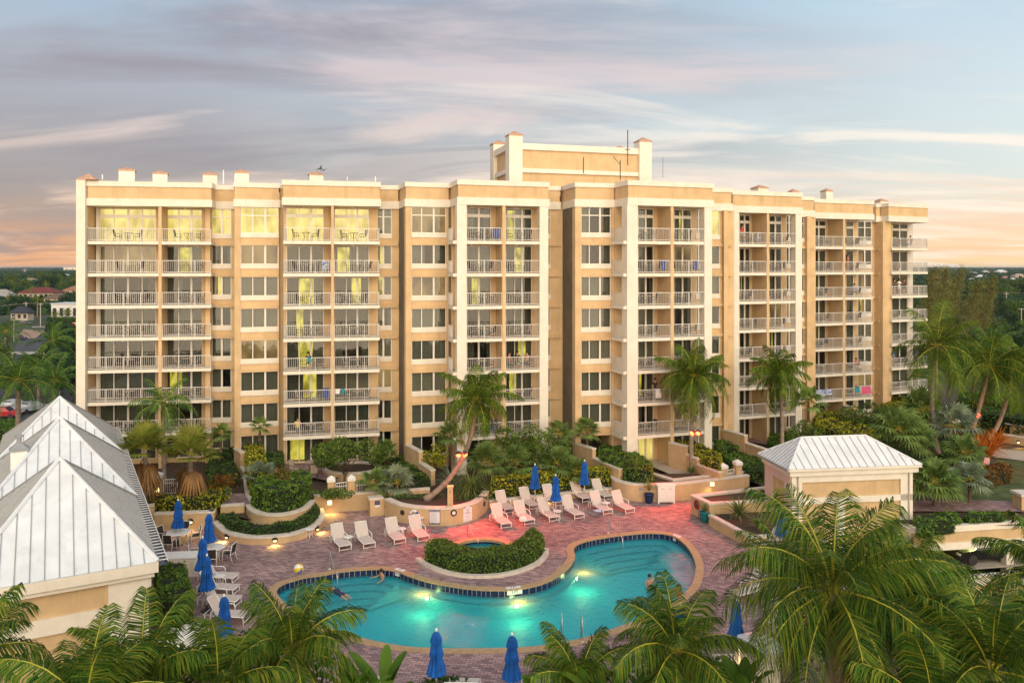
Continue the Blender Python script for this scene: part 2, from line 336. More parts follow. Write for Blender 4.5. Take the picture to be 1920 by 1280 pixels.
def ribbon(mb, pts, w0, w1, z0, z1, m=0, closed=False):
    a = offset(pts, w0, closed); b = offset(pts, w1, closed); k = len(pts)
    A0 = [mb.P((*p, z0)) for p in a]; A1 = [mb.P((*p, z1)) for p in a]; B0 = [mb.P((*p, z0)) for p in b]; B1 = [mb.P((*p, z1)) for p in b]
    for i in range(k if closed else k - 1):
        j = (i + 1) % k
        for q in ((A0[i], A0[j], A1[j], A1[i]), (B0[j], B0[i], B1[i], B1[j]), (A1[i], A1[j], B1[j], B1[i]), (A0[j], A0[i], B0[i], B0[j])): mb.f.append(list(q)); mb.mi.append(m)
    if not closed:
        mb.f.append([A0[0], A1[0], B1[0], B0[0]]); mb.f.append([A0[-1], B0[-1], B1[-1], A1[-1]]); mb.mi += [m, m]
    return mb
def poly_mesh(mb, loops, z, m=0):
    L3 = [[Vector((p[0], p[1], 0)) for p in lp] for lp in loops]; flat = [p for lp in L3 for p in lp]
    idx = [mb.P((p.x, p.y, z)) for p in flat]
    for t in geometry.tessellate_polygon(L3):
        a, b, c = [flat[i] for i in t]; cr = (b - a).cross(c - a).z
        mb.f.append([idx[i] for i in (t if cr > 0 else t[::-1])]); mb.mi.append(m)
    return mb
def inpoly(P, poly):
    x, y = P[:, 0], P[:, 1]; r = np.zeros(len(P), bool); n = len(poly)
    for i in range(n):
        x1, y1 = poly[i][:2]; x2, y2 = poly[(i + 1) % n][:2]
        c = ((y1 > y) != (y2 > y)) & (x < (x2 - x1) * (y - y1) / ((y2 - y1) or 1e-9) + x1); r ^= c
    return r
# ------------------------------------------------------------------ foliage
def unit(a): return a / np.maximum(np.linalg.norm(a, axis=-1, keepdims=True), 1e-9)
def leaves(P, size, rng=RNG, up=.0, asp=.55):
    n = len(P); d = unit(rng.normal(size=(n, 3)) + np.array([0, 0, up])); e = unit(np.cross(d, rng.normal(size=(n, 3))))
    s = size * rng.uniform(.65, 1.35, (n, 1)); d = d * s; e = e * s * asp
    V = np.stack([P - d, P + e * .9 - d * .1, P + d, P - e * .9 - d * .1], 1).reshape(-1, 3)
    return V, np.arange(4 * n).reshape(-1, 4)
def cat(parts):
    V = []; Q = []; M = []; o = 0
    for i, (v, q, *m) in enumerate(parts):
        V.append(v); Q.append(q + o); M.append(np.full(len(q), m[0] if m else 0)); o += len(v)
    return np.concatenate(V), np.concatenate(Q), np.concatenate(M)
def tubeQ(pts, r, n=6, m=0):
    b = MB(); b.tube(pts, r, n, cap=False); return np.array(b.v), np.array(b.f), m
def hedge(label, poly, z0, z1, mat, dens=110, size=.09, cat_='hedge', name='hedge', group=None, bump=.10, core=True):
    poly = [(p[0], p[1]) for p in poly]; n = len(poly); A = np.array(poly)
    ar = sum(poly[i][0] * poly[(i + 1) % n][1] - poly[(i + 1) % n][0] * poly[i][1] for i in range(n)) / 2
    mn, mx = A.min(0), A.max(0)
    k = int(abs(ar) * dens * (mx - mn).prod() / max(abs(ar), .01))
    T = RNG.uniform(mn, mx, (k, 2)); T = T[inpoly(T, poly)]
    ph = np.sin(T[:, 0] * 2.3) * np.cos(T[:, 1] * 2.7) * bump
    P = [np.c_[T, z1 + ph + RNG.uniform(-.10, .04, len(T))]]
    for i in range(n):
        a = A[i]; b = A[(i + 1) % n]; ln = np.linalg.norm(b - a); kk = int(ln * (z1 - z0) * dens)
        if kk < 1: continue
        t = RNG.uniform(0, 1, (kk, 1)); h = RNG.uniform(0, 1, kk); nr = np.array([b[1] - a[1], a[0] - b[0]]) / max(ln, 1e-6) * (1 if ar > 0 else -1)
        q = a + (b - a) * t + nr * (RNG.uniform(-.06, .08, (kk, 1)) + np.sin(t * ln * 2.1 + i) * bump * .5 - np.clip(h[:, None] - .8, 0, 1) * .5)
        P.append(np.c_[q, z0 + h * (z1 - z0)])
    P = np.concatenate(P); V, Q = leaves(P, size); parts = [(V, Q, 0)]
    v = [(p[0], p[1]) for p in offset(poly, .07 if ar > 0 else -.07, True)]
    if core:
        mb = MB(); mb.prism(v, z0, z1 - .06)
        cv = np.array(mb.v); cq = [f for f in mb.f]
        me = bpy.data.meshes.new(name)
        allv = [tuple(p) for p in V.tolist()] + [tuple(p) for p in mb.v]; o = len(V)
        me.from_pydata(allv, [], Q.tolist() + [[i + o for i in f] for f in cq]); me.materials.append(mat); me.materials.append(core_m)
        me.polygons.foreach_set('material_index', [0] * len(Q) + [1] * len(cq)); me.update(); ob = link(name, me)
    else: ob = npmesh(name, V, Q, mat)
    return tag(ob, label, cat_, group)
def frond(base, az, el, Ln, droop, nl, ll, lw, hang, rng=RNG, n=12, twist=0, r0=.035):
    dirs = []; p = np.array(base, float); pts = [p.copy()]; e = el
    for i in range(n):
        q = (i + .5) / n; ee = el - droop * (q ** 1.35)
        d = np.array([math.cos(az) * math.cos(ee), math.sin(az) * math.cos(ee), math.sin(ee)]); p = p + d * Ln / n; pts.append(p.copy()); dirs.append(d)
    pts = np.array(pts); dirs = np.array(dirs + [dirs[-1]])
    t = np.linspace(.10, .99, nl); f = t * n; i0 = np.minimum(f.astype(int), n - 1); fr = (f - i0)[:, None]
    pos = pts[i0] * (1 - fr) + pts[i0 + 1] * fr; T = unit(dirs[i0] * (1 - fr) + dirs[np.minimum(i0 + 1, n)] * fr)
    S = np.array([-math.sin(az), math.cos(az), 0.0]); S = np.tile(S, (nl, 1)); Nn = np.cross(T, S); S = S * math.cos(twist) + Nn * math.sin(twist)
    lens = ll * (np.sin(np.pi * (.14 + .80 * t)) ** .55)[:, None] * rng.uniform(.85, 1.1, (nl, 1))
    V = []
    for sgn in (1, -1):
        fw = .35 + .7 * t[:, None] ** 1.2; D = unit(S * sgn + T * fw + np.array([0, 0, -hang * .55]) + rng.normal(0, .12, (nl, 3)))
        D2 = unit(D + np.array([0, 0, -hang * 1.5]))
        W = unit(np.cross(D, np.cross(S * sgn, T) + 1e-6)) * lw
        W = T * lw * .5 + W * .0
        m = pos + D * lens * .5; tip = m + D2 * lens * .5
        V.append(np.stack([pos - W * .7, pos + W * .7, m - W, m + W, tip - W * .1, tip + W * .1], 1))
    V = np.concatenate(V); k = len(V); b = np.arange(k)[:, None] * 6
    Q = np.concatenate([b + np.array([[0, 1, 3, 2]]), b + np.array([[2, 3, 5, 4]])])
    rp = pts[::2] if n >= 8 else pts
    rr = [max(.006, r0 * (1 - .85 * i / (len(rp) - 1))) for i in range(len(rp))]
    rv, rq, _ = tubeQ([tuple(x) for x in rp], rr, 4)
    return [(V.reshape(-1, 3), Q, 0), (rv, rq, 1)]
def trunk_mesh(base, top, r0, r1, bend=(0, 0, 0), n=12, sides=10, rings=True):
    base, top, bend = Vector(base), Vector(top), Vector(bend); pts = []; rs = []
    for i in range(n * 2 + 1):
        t = i / (n * 2); p = base.lerp(top, t) + bend * (4 * t * (1 - t)); pts.append(p); r = r0 + (r1 - r0) * t
        if t < .08: r *= 1.0 + (.08 - t) * 6
        rs.append(r * (1.07 if rings and i % 2 else 1.0))
    return MB().tube(pts, rs, sides)
def palm(name, label, base, top, nf, Ln, ll, lw, nl, mat, r=(.16, .11), bend=(0, 0, 0), el=(-35, 80), droop=1.5, hang=.5, cat_='palm', group=None, seed=0, extra=None, shaft=None, fruit=False, dead=0, skip=None, bark_=None):
    rng = np.random.default_rng(seed); o = thing(name, label, cat_, base, group=group, world=True)
    trunk_mesh(base, top, r[0], r[1], bend).build('trunk', bark_ or bark, o, True)
    parts = []; tp = np.array(top, float)
    ga = math.pi * (3 - math.sqrt(5))
    for i in range(nf):
        q = i / (nf - 1); az = i * ga + rng.uniform(-.25, .25) + seed; e = R(el[0] + (el[1] - el[0]) * q ** 1.05 + rng.uniform(-9, 9))
        if skip and skip(math.degrees(az) % 360): continue
        parts += frond(tp + np.array([math.cos(az) * .08, math.sin(az) * .08, .15 * q]), az, e, Ln * rng.uniform(.82, 1.08) * (1 - .18 * q), droop * rng.uniform(.75, 1.2) * (1 - .45 * q ** 2), nl, ll, lw, hang * rng.uniform(.7, 1.3), rng, twist=rng.uniform(-.5, .5), r0=.016 + Ln * .006)
    for f in (extra or []): parts += frond(tp, *f, nl, ll, lw, hang, rng, r0=.016 + Ln * .006)
    V, Q, M = cat(parts); npmesh('crown', V, Q, [mat, rachis_m], o, M)
    if dead:
        parts = []
        for k in range(dead): parts += frond(tp - np.array([0, 0, .12]), rng.uniform(0, 6.28), R(rng.uniform(-62, -38)), Ln * rng.uniform(.55, .8), .7, nl // 2, ll * .75, lw * .8, 1.6, rng, r0=.02)
        V, Q, M = cat(parts); npmesh('dead_fronds', V, Q, [dead_m, dead_m], o, M)
    if shaft: MB().tube([Vector(top) - Vector((0, 0, shaft)), Vector(top) - Vector((0, 0, shaft * .5)), Vector(top) + Vector((0, 0, .2))], [r[1] * 1.05, r[1] * 1.2, r[1] * .5], 10).build('crownshaft', royal_m, o, True)
    if fruit:
        mb = MB()
        for k in range(14):
            a = rng.uniform(0, 6.28); z = rng.uniform(-.55, -.1); c = Vector(top) + Vector((math.cos(a) * .3, math.sin(a) * .3, z))
            mb.lathe([(.01, c.z - .13), (.09, c.z - .08), (.12, c.z), (.09, c.z + .09), (.01, c.z + .13)], 8, (c.x, c.y))
        mb.build('coconuts', rachis_m, o, True)
    return o
def fans(c, n, Lp, Rb, rng, el=(-20, 80), seg=16, spread=115, droop=.35, az0=None):
    parts = []; ga = 2.39996
    for i in range(n):
        az = i * ga + rng.uniform(-.3, .3); e = R(el[0] + (el[1] - el[0]) * (i + .5) / n + rng.uniform(-8, 8))
        d = np.array([math.cos(az) * math.cos(e), math.sin(az) * math.cos(e), math.sin(e)]); S = np.array([-math.sin(az), math.cos(az), 0]); Nn = np.cross(d, S)
        lp = Lp * rng.uniform(.8, 1.15); h = np.array(c) + d * lp - np.array([0, 0, .12 * lp * math.cos(e)]); rb = Rb * rng.uniform(.8, 1.15)
        rv, rq, _ = tubeQ([tuple(c), tuple(h)], [.022, .013], 3); parts.append((rv, rq, 1))
        a = np.radians(np.linspace(-spread, spread, seg)); ln = rb * (.72 + .28 * np.cos(a * .8))
        D = np.cos(a)[:, None] * d + np.sin(a)[:, None] * S; W = (-np.sin(a)[:, None] * d + np.cos(a)[:, None] * S) * (rb * .5 * np.radians(2 * spread / seg) * .62)
        m = h + D * (ln * .5)[:, None] + Nn * .0; tip = h + D * ln[:, None] - np.array([0, 0, 1.0]) * (droop * rb * rng.uniform(.6, 1.2, (seg, 1)))
        V = np.stack([np.tile(h, (seg, 1)) - W * .15, np.tile(h, (seg, 1)) + W * .15, m - W, m + W, tip - W * .1, tip + W * .1], 1); b = np.arange(seg)[:, None] * 6
        parts.append((V.reshape(-1, 3), np.concatenate([b + np.array([[0, 1, 3, 2]]), b + np.array([[2, 3, 5, 4]])]), 0))
    return parts
def fan_palm(name, label, base, h, nf, Lp, Rb, mat, cat_='palm', seed=0, r=.11, el=(-20, 80), skirt=0, group=None, lean=(0, 0), droop=.35, seg=16):
    rng = np.random.default_rng(seed + 100); o = thing(name, label, cat_, base, group=group, world=True); top = Vector(base) + Vector((lean[0], lean[1], h))
    trunk_mesh(base, top, r * 1.15, r, n=7, sides=8).build('trunk', bark2 if not skirt else bark, o, True)
    V, Q, M = cat(fans(tuple(top), nf, Lp, Rb, rng, el, droop=droop, seg=seg)); npmesh('crown', V, Q, [mat, rachis_m], o, M)
    if skirt:
        V, Q, M = cat(fans(tuple(top - Vector((0, 0, .25))), skirt, Lp * .75, Rb * 1.0, rng, (-86, -58), droop=.9, seg=10, spread=55)); npmesh('dead_skirt', V, Q, [dead_m, bark], o, M)
    return o
def spiky(name, label, base, n, Ln, w_, mat, cat_='plant', seed=0, el=(5, 85), droop=.9, stem=0, group=None, stemmat=None):
    rng = np.random.default_rng(seed + 300); base = Vector(base); parts = []; c = np.array(base) + np.array([0, 0, stem])
    for i in range(n):
        az = i * 2.39996 + rng.uniform(-.3, .3); e = R(el[0] + (el[1] - el[0]) * (i + .5) / n); p = c.copy(); rows = []; k = 5; ln = Ln * rng.uniform(.75, 1.15); S = np.array([-math.sin(az), math.cos(az), 0])
        for j in range(k + 1):
            wd = w_ * (1 - (j / k) ** 1.5) * (.6 if j == 0 else 1) + .004; rows.append(p - S * wd); rows.append(p + S * wd); ee = e - droop * ((j + .5) / k) ** 1.4
            p = p + np.array([math.cos(az) * math.cos(ee), math.sin(az) * math.cos(ee), math.sin(ee)]) * ln / k
        parts.append((np.array(rows), np.array([[2 * j, 2 * j + 1, 2 * j + 3, 2 * j + 2] for j in range(k)])))
    V, Q, M = cat(parts)
    if not stem: return tag(npmesh(name, V, Q, mat), label, cat_, group)
    o = thing(name, label, cat_, base, group=group, world=True); trunk_mesh(base, tuple(c), .06, .05, n=3, sides=6).build('stem', stemmat or bark2, o, True); npmesh('leaves', V, Q, mat, o); return o
def bush(name, label, base, rx, ry, h, mat, n=900, size=.09, seed=0, cat_='shrub', trunk=0.0, clumps=9, group=None, bk=None, local=False):
    rng = np.random.default_rng(seed + 500); base = np.array(base, float); P = []
    for k in range(clumps):
        a = rng.uniform(0, 6.28); q = math.sqrt(rng.uniform(.05, .8)); c = np.array([math.cos(a) * q * rx, math.sin(a) * q * ry, trunk + (h - trunk) * rng.uniform(.3, .82)]); rr = np.array([rx, ry, (h - trunk) * .8]) * rng.uniform(.28, .46)
        d = unit(rng.normal(size=(n // clumps, 3))) * rng.uniform(.55, 1.0, (n // clumps, 1)) ** .6; P.append(c + d * rr)
    P = np.concatenate(P); P[:, 2] = np.maximum(P[:, 2], .04); V, Q = leaves(P, size, rng)
    if not trunk: return tag(npmesh(name, V + base, Q, mat), label, cat_, group)
    o = thing(name, label, cat_, (0, 0, 0) if local else tuple(base), group=group)
    npmesh('crown', V, Q, mat, o); tb = MB()
    tb.tube([(0, 0, 0), (.05, .02, trunk * .6), (.02, 0, trunk * 1.15)], [.05 * h ** .6, .04 * h ** .6, .03 * h ** .6], 7)
    for k in range(5):
        a = k * 1.26 + rng.uniform(-.3, .3); tb.tube([(.02, 0, trunk * (.7 + .08 * k)), (math.cos(a) * rx * .35, math.sin(a) * ry * .35, trunk + (h - trunk) * .4), (math.cos(a) * rx * .6, math.sin(a) * ry * .6, trunk + (h - trunk) * .68)], [.025 * h ** .6, .016 * h ** .6, .008], 5)
    tb.build('trunk', bk or bark2, o, True); return o
# ------------------------------------------------------------------ the hotel
ZF = [0.95, 3.5, 6.1, 8.7, 11.3, 13.9, 16.5, 19.1]; ZC = 21.96; ZB1, ZT0, ZT1 = 22.55, 23.53, 23.95
HZ = 1500 * 6.53
def rp(x, y): d = HZ / (HY - y); return Vector(((x - 960) / F * d, d))
class Seg:
    def __init__(s, P0, P1, off=0.0):
        s.d = (P1 - P0); s.W = s.d.length; s.d /= s.W; s.n = Vector((-s.d.y, s.d.x)); s.P0 = P0 + s.n * off
        s.M = Matrix(((s.d.x, s.n.x, 0, s.P0.x), (s.d.y, s.n.y, 0, s.P0.y), (0, 0, 1, 0), (0, 0, 0, 1)))
    def s(s, px, t=0.0):
        u = (px - 960) / F; return (u * (s.P0.y + t * s.n.y) - (s.P0.x + t * s.n.x)) / (s.d.x - u * s.d.y)
    def w(s, a, t, z=0.0): return s.M @ Vector((a, t, z))
    def ang(s): return math.atan2(s.d.y, s.d.x)
hotel = thing('hotel_building', 'eight storey tan and white hotel with white balcony railings behind the pool', 'building', (0, 68, .9), world=True)
def opening(seg, kind, t, s0, s1, z0, z1, cuts, state, transom=None, sill=0):
    """a framed window or sliding door: frame mesh with glass, curtain and sill below it; cuts = mullions as fractions"""
    fr = MB(seg.M); b = .055; tf = t - .03; zz = [z0, z1]
    fr.box((s0, tf, z0), (s1, tf + .10, z0 + b)); fr.box((s0, tf, z1 - b), (s1, tf + .10, z1)); fr.box((s0, tf, z0 + b), (s0 + b, tf + .10, z1 - b)); fr.box((s1 - b, tf, z0 + b), (s1, tf + .10, z1 - b))
    for i, c in enumerate(cuts):
        x = s0 + (s1 - s0) * c; hb = .075 if i == len(cuts) // 2 else .035
        fr.box((x - hb, tf + .002, z0 + b), (x + hb, tf + .098, z1 - b))
    if transom:
        th = .13 if kind == 'sliding_door' else .04
        fr.box((s0 + b, tf - .012, transom - th), (s1 - b, tf + .07, transom + th))
    o = fr.build(kind, frame_m, hotel)
    g = MB(seg.M); g.face([(s0 + .01, t + .03, z0 + .01), (s1 - .01, t + .03, z0 + .01), (s1 - .01, t + .03, z1 - .01), (s0 + .01, t + .03, z1 - .01)]); g.build('glass_pane', glass_m, o)
    def curtain(a, b_, m, amp=.035, tt=.17, z_=None):
        n = max(4, int((b_ - a) / .055)); A = []; B = []
        ph = random.uniform(0, 6)
        for i in range(n + 1):
            x = a + (b_ - a) * i / n; q = math.sin(i * 1.9 + ph + .6 * math.sin(i * .41 + ph)) * amp; A.append((x, t + tt + q, z0 + .02)); B.append((x, t + tt + q * .8, z1 - .02))
        c = MB(seg.M); c.strip(A, B); c.build('curtain', m, o, True)
    W = s1 - s0
    if state == 'closed': curtain(s0, s1, random.choice([CURT, CURT, CURT2, CURT3]))
    elif state == 'split':
        k = random.uniform(.2, .42); curtain(s0, s0 + W * k, CURT, .05); curtain(s1 - W * random.uniform(.15, .4), s1, CURT2, .05)
    elif state == 'left': curtain(s0, s0 + W * random.uniform(.35, .62), CURT)
    elif state == 'right': curtain(s1 - W * random.uniform(.35, .62), s1, CURT2)
    elif state == 'litsoft': curtain(s0, s1, lit_soft)
    elif state == 'dim': curtain(s0, s1, amber_reflect)
    elif state == 'lit':
        k = random.uniform(.05, .5); curtain(s0, s0 + W * k, CURT2, .05); a = s0 + W * (k + .02); e = a + W * random.uniform(.15, .42)
        c = MB(seg.M); c.face([(a - .2, t + .9, z0), (e + .2, t + .9, z0), (e + .2, t + .9, z1 - .1), (a - .2, t + .9, z1 - .1)]); c.build('lit_room_wall', lit_room, o)
        curtain(min(e, s1 - .2), s1, CURT)
    if sill:
        q = MB(seg.M); q.box((s0 - .05, t - .10, z0 - sill), (s1 + .05, t + .02, z0 - .003)); q.build('sill', white, o)
    return o
def st(p_lit=.10):
    return random.choices(['closed', 'split', 'left', 'right', 'lit', 'open', 'dim'], [.42, .17, .12, .1, p_lit, .06, .07])[0]
def walls(mb, seg, t, sa, sb, cols, z0f, z1f, zlo, zhi, th=.25, m=0):
    """wall strip with the opening columns [(s0,s1)] cut out; z0f/z1f give each floor's opening"""
    e = [sa] + [x for c in cols for x in c] + [sb]
    for i in range(0, len(e), 2):
        if e[i + 1] - e[i] > .01: mb.box((e[i], t, zlo), (e[i + 1], t + th, zhi), m)
    for a, b in cols:
        zs = [zlo] + [z for k in range(8) for z in (z0f(k), z1f(k))] + [zhi]
        for i in range(0, len(zs), 2):
            if zs[i + 1] - zs[i] > .01: mb.box((a, t, zs[i]), (b, t + th, zs[i + 1]), m)
GZ = .55
def shell(seg, sa, sb, t0, i):
    """dark rooms behind the openings: floors, party walls and a back wall, with the roof slab above"""
    mb = MB(seg.M); e = .011 * i
    for k in range(1, 8): mb.box((sa, t0, ZF[k] - .20 - e), (sb, t0 + 3.8, ZF[k] - .02 - e))
    mb.box((sa, t0 + 3.8, GZ), (sb, t0 + 4.0, ZC))
    n = max(1, round((sb - sa) / 3.4))
    for k in range(n + 1):
        x = sa + (sb - sa) * k / n; mb.box((x - .06, t0 + .3, GZ), (x + .06, t0 + 3.8, ZC))
    mb.build('interior_wall', interior, hotel)
    rf = MB(seg.M); rf.box((sa + .1, t0 + .6, 23.0 + e * .3), (sb - .1, t0 + 12, 23.15 + e * .3)); rf.box((sa + .05, t0 + .25, ZC), (sb - .05, t0 + 4, ZC + .2 - e)); rf.build('roof', concrete, hotel)
def fascia(seg, sa, sb, t0, back, lend=True, rend=True, z=0.0):
    mb = MB(seg.M); g = .09
    mb.box((sa, t0, ZB1), (sb, back, ZT0), 0)
    mb.box((sa - g, t0 - g, ZC - z), (sb + g, back, ZB1), 1); mb.box((sa - g, t0 - g, ZT0), (sb + g, back, ZT1 - z), 1)
    mb.box((sa + .02, t0 + .02, ZB1 - .06), (sb - .02, back, ZB1), 1)
    mb.build('cornice', [tan, white], hotel)
def railing(slab, seg, pts, z, post=1.25):
    mb = MB(seg.M)
    for i in range(len(pts) - 1):
        a, b = Vector(pts[i]), Vector(pts[i + 1]); ln = (b - a).length; d = (b - a) / ln; ax = 0 if abs(d.x) > .5 else 1
        def bar(p, q, z0, z1, w_):
            lo = [min(p.x, q.x), min(p.y, q.y), z0]; hi = [max(p.x, q.x), max(p.y, q.y), z1]; o = 1 - ax; lo[o] -= w_; hi[o] += w_; mb.box(lo, hi)
        bar(a, b, z + 1.02, z + 1.07, .028); bar(a, b, z + .09, z + .13, .02)
        n = max(1, round(ln / .15))
        for k in range(1, n):
            p = a + d * (ln * k / n); w_ = .010; mb.box((p.x - w_, p.y - w_, z + .13), (p.x + w_, p.y + w_, z + 1.02))
        m = max(1, round(ln / post))
        for k in range(m + 1):
            p = a + d * (ln * k / m); w_ = .024; mb.box((p.x - w_, p.y - w_, z), (p.x + w_, p.y + w_, z + 1.03))
    mb.build('railing', rail_m, slab)
BAL = []     # every balcony: block number, side, storey, seg, s range
ORD = ['ground', 'second', 'third', 'fourth', 'fifth', 'sixth', 'seventh', 'top']
def balcony(seg, sa, sb, t0, tb, k, pts, block, side):
    z = ZF[k]; mb = MB(seg.M); mb.box((sa, t0, z - .25), (sb, tb, z)); mb.box((sa + .03, t0 + .06, z), (sb - .03, tb, z + .012), 1)
    o = mb.build('balcony', [white, concrete], hotel)
    railing(o, seg, pts, z)
    up = ZF[k + 1] - .25 if k < 7 else ZC
    lm = MB(seg.M); lm.lathe([(.02, up - .13), (.065, up - .11), (.075, up - .06), (.06, up - .01), (.06, up)], 8, ((sa + sb) / 2 - .3, t0 + .9)); lm.build('ceiling_lamp', wpaint, o)
    BAL.append((block, side, k, seg, sa, sb, tb))
def doors(seg, cols, t, states, ground=True, block=''):
    for ci, (s0, s1, cuts) in enumerate(cols):
        for k in range(0 if ground else 1, 8):
            z0 = ZF[k] + .03; z1 = ZF[k] + 2.27 if k < 7 else ZC - .08
            opening(seg, 'sliding_door', t, s0, s1, z0, z1, cuts, states(ci, k), transom=ZF[7] + 2.13 if k == 7 else None)
def wins(seg, s0, s1, t, cuts, states, ks=range(8), sill=.36):
    for k in ks:
        z0 = ZF[k] + (.74 if k < 7 else .69); z1 = ZF[k] + 2.38 if k < 7 else ZC - .02
        opening(seg, 'window', t, s0, s1, z0, z1, cuts, states(k), transom=ZF[7] + 2.15 if k == 7 else None, sill=sill)
wz0 = lambda k: ZF[k] + (.74 if k < 7 else .69); wz1 = lambda k: ZF[k] + 2.38 if k < 7 else ZC - .02
dz0 = lambda k: ZF[k] + .03; dz1 = lambda k: ZF[k] + 2.27 if k < 7 else ZC - .08
def block(i, seg, TB, doorpx, dividerpx, cols_px=None, leftside=False, rails=None, ext=0.0, states=None, winpx=None, gdoor=True, piers=(), backleft=0, backright=None, rightside=False, span=None):
    """one balcony stack: set-back wall with doors, divider, slabs with railings, corner columns, cornice"""
    S = seg; W = S.W; mb = MB(S.M)
    dc = [(S.s(a, TB), S.s(b, TB), c) for a, b, c in doorpx]; allc = [(a, b) for a, b, c in dc]
    wc = [(S.s(a, TB), S.s(b, TB)) for a, b in (winpx or [])]
    br = W if backright is None else backright
    e = sorted([(a, b, 'd') for a, b in allc] + [(a, b, 'w') for a, b in wc]); x = backleft
    for a, b, kd in e + [(br, None, None)]:
        if b is None:
            if a - x > .02: mb.box((x, TB, GZ), (a, TB + .25, ZC - .01))
        else:
            if a - x > .02: mb.box((x, TB, GZ), (a, TB + .25, ZC - .01))
            f0, f1 = (dz0, dz1) if kd == 'd' else (wz0, wz1); zs = [GZ] + [z for k in range(8) for z in (f0(k), f1(k))] + [ZC - .01]
            for q in range(0, len(zs), 2): mb.box((a, TB, zs[q]), (b, TB + .25, zs[q + 1]))
            x = b
    for a, b, t0, t1 in piers: mb.box((a, t0, GZ), (b, t1, ZC - .015))
    dv = [(S.s(a, -.02), S.s(b, -.02)) for a, b in dividerpx]
    for a, b in dv: mb.box((a, -.02, GZ), (b, TB, ZC - .015))
    mb.build('wall', tan, hotel)
    shell(S, min(backleft, 0), max(br, W), TB + .26, i)
    fascia(S, 0, W + ext, 0, TB + 3, z=.004 * i)
    if cols_px:
        for (a, b) in cols_px:
            x0, x1 = S.s(a, -.05), S.s(b, -.05); c = MB(S.M); c.box((x0, -.05, GZ), (x1, x1 - x0 - .05, ZC - .004)); c.build('column', white, hotel)
    doors(S, dc, TB, states or (lambda c, k: st()), gdoor)
    for (a, b) in wc: wins(S, a, b, TB, [.5], lambda k: st(), sill=.36)
    x0, x1 = (span or (0, W + ext))
    edges = [x0] + [v for d in dv for v in d] + [x1]
    for k in range(1, 8):
        for q in range(0, len(edges), 2):
            a, b = edges[q], edges[q + 1]; fr = .07; pts = [(a + .04, fr), (b - .04, fr)]; r = rails[q // 2] if rails else 'full'
            if q == 0 and leftside: pts = [(a + .04, TB - .05)] + pts
            if q == len(edges) - 2 and rightside: pts = pts + [(b - .04, TB - .05)]
            sa, sb = a, b
            if cols_px and q == 0:
                c0, c1 = S.s(cols_px[0][0], 0), S.s(cols_px[0][1], 0); sa = c0 - .32; pts = [(c1 + .02, fr), (b - .04, fr)]
            if cols_px and q == len(edges) - 2 and len(cols_px) > 1:
                c0 = S.s(cols_px[1][0], 0); sb = c0 + .05; pts = [pts[0], (c0 - .02, fr)]
            balcony(S, sa + (.003 if q else 0), sb - .003, 0 if not cols_px else .03, TB, k, pts, i, q // 2)
    return dc, dv
S1 = Seg(rp(164, 348.7), rp(396, 352.5)); SR1 = Seg(rp(398, 356), rp(434, 356.3)); SY1 = Seg(rp(440, 350.7), rp(523, 353))
S2 = Seg(rp(531, 347), rp(712, 351)); SR2 = Seg(rp(706, 355.6), rp(740, 355.9)); SY2 = Seg(rp(761, 350), rp(841, 352.5))
S3 = Seg(rp(859, 346.2), rp(1028, 351.2)); SR3 = Seg(rp(1020, 357), rp(1043, 357.2)); SY3 = Seg(rp(1079, 350.7), rp(1151, 352.6))
S4 = Seg(rp(1178, 347.4), rp(1336, 353.2)); SR4 = Seg(rp(1334, 360.4), rp(1365, 360.8)); S5 = Seg(rp(1374, 365), rp(1503, 369.5))
SR5 = Seg(rp(1502, 375.4), rp(1521, 376)); S6 = Seg(rp(1527, 380), rp(1637, 383.75)); SR6 = Seg(rp(1634, 387.2), rp(1662, 387.8)); S7 = Seg(rp(1666, 387.5), rp(1739.5, 390.75))
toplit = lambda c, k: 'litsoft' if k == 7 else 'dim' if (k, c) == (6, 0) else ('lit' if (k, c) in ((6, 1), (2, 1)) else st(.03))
block(1, S1, 2.0, [(187, 293, [.25, .5, .75]), (310, 384, [.34, .66])], [(297, 303)], leftside=True, states=toplit, piers=[(S1.s(385, 1.0), S1.s(394, 1.0), 1.0, 2.0)])
block(2, S2, 2.0, [(537, 607, [.34, .66]), (627, 692, [.34, .66])], [(621, 626)], leftside=True, rightside=True, states=lambda c, k: 'litsoft' if k == 7 else ('lit' if (k, c) in ((5, 0), (4, 0), (3, 0), (2, 0), (0, 0), (6, 1), (5, 1)) else st(.03)), span=(0, S2.W), backleft=-.1)
block(3, S3, backleft=-.1, TB=2.0, doorpx=[(875, 920, [.5]), (948, 997, [.34, .62])], dividerpx=[(942, 948)], cols_px=[(857, 875), (1012, 1028)], states=lambda c, k: {(7, 0): 'split', (7, 1): 'lit', (6, 1): 'lit', (5, 0): 'lit', (3, 1): 'lit', (2, 1): 'lit'}.get((k, c), st(.02)))
block(4, S4, backleft=-.1, TB=2.2, doorpx=[(1196, 1225, [.5]), (1263, 1296, [.5])], dividerpx=[(1258, 1263)], cols_px=[(1176, 1196), (1321, 1335)], winpx=[(1305, 1314)], states=lambda c, k: {(7, 1): 'lit', (2, 0): 'lit', (0, 0): 'litsoft'}.get((k, c), st(.02)))
block(5, S5, backleft=-.1, TB=2.2, doorpx=[(1386, 1406, [.5]), (1442, 1465, [.5])], dividerpx=[(1438, 1442)], cols_px=[(1368, 1386), (1492, 1504)], winpx=[(1474, 1485)], states=lambda c, k: {(5, 0): 'lit', (6, 1): 'left', (3, 1): 'lit'}.get((k, c), st(.02)))
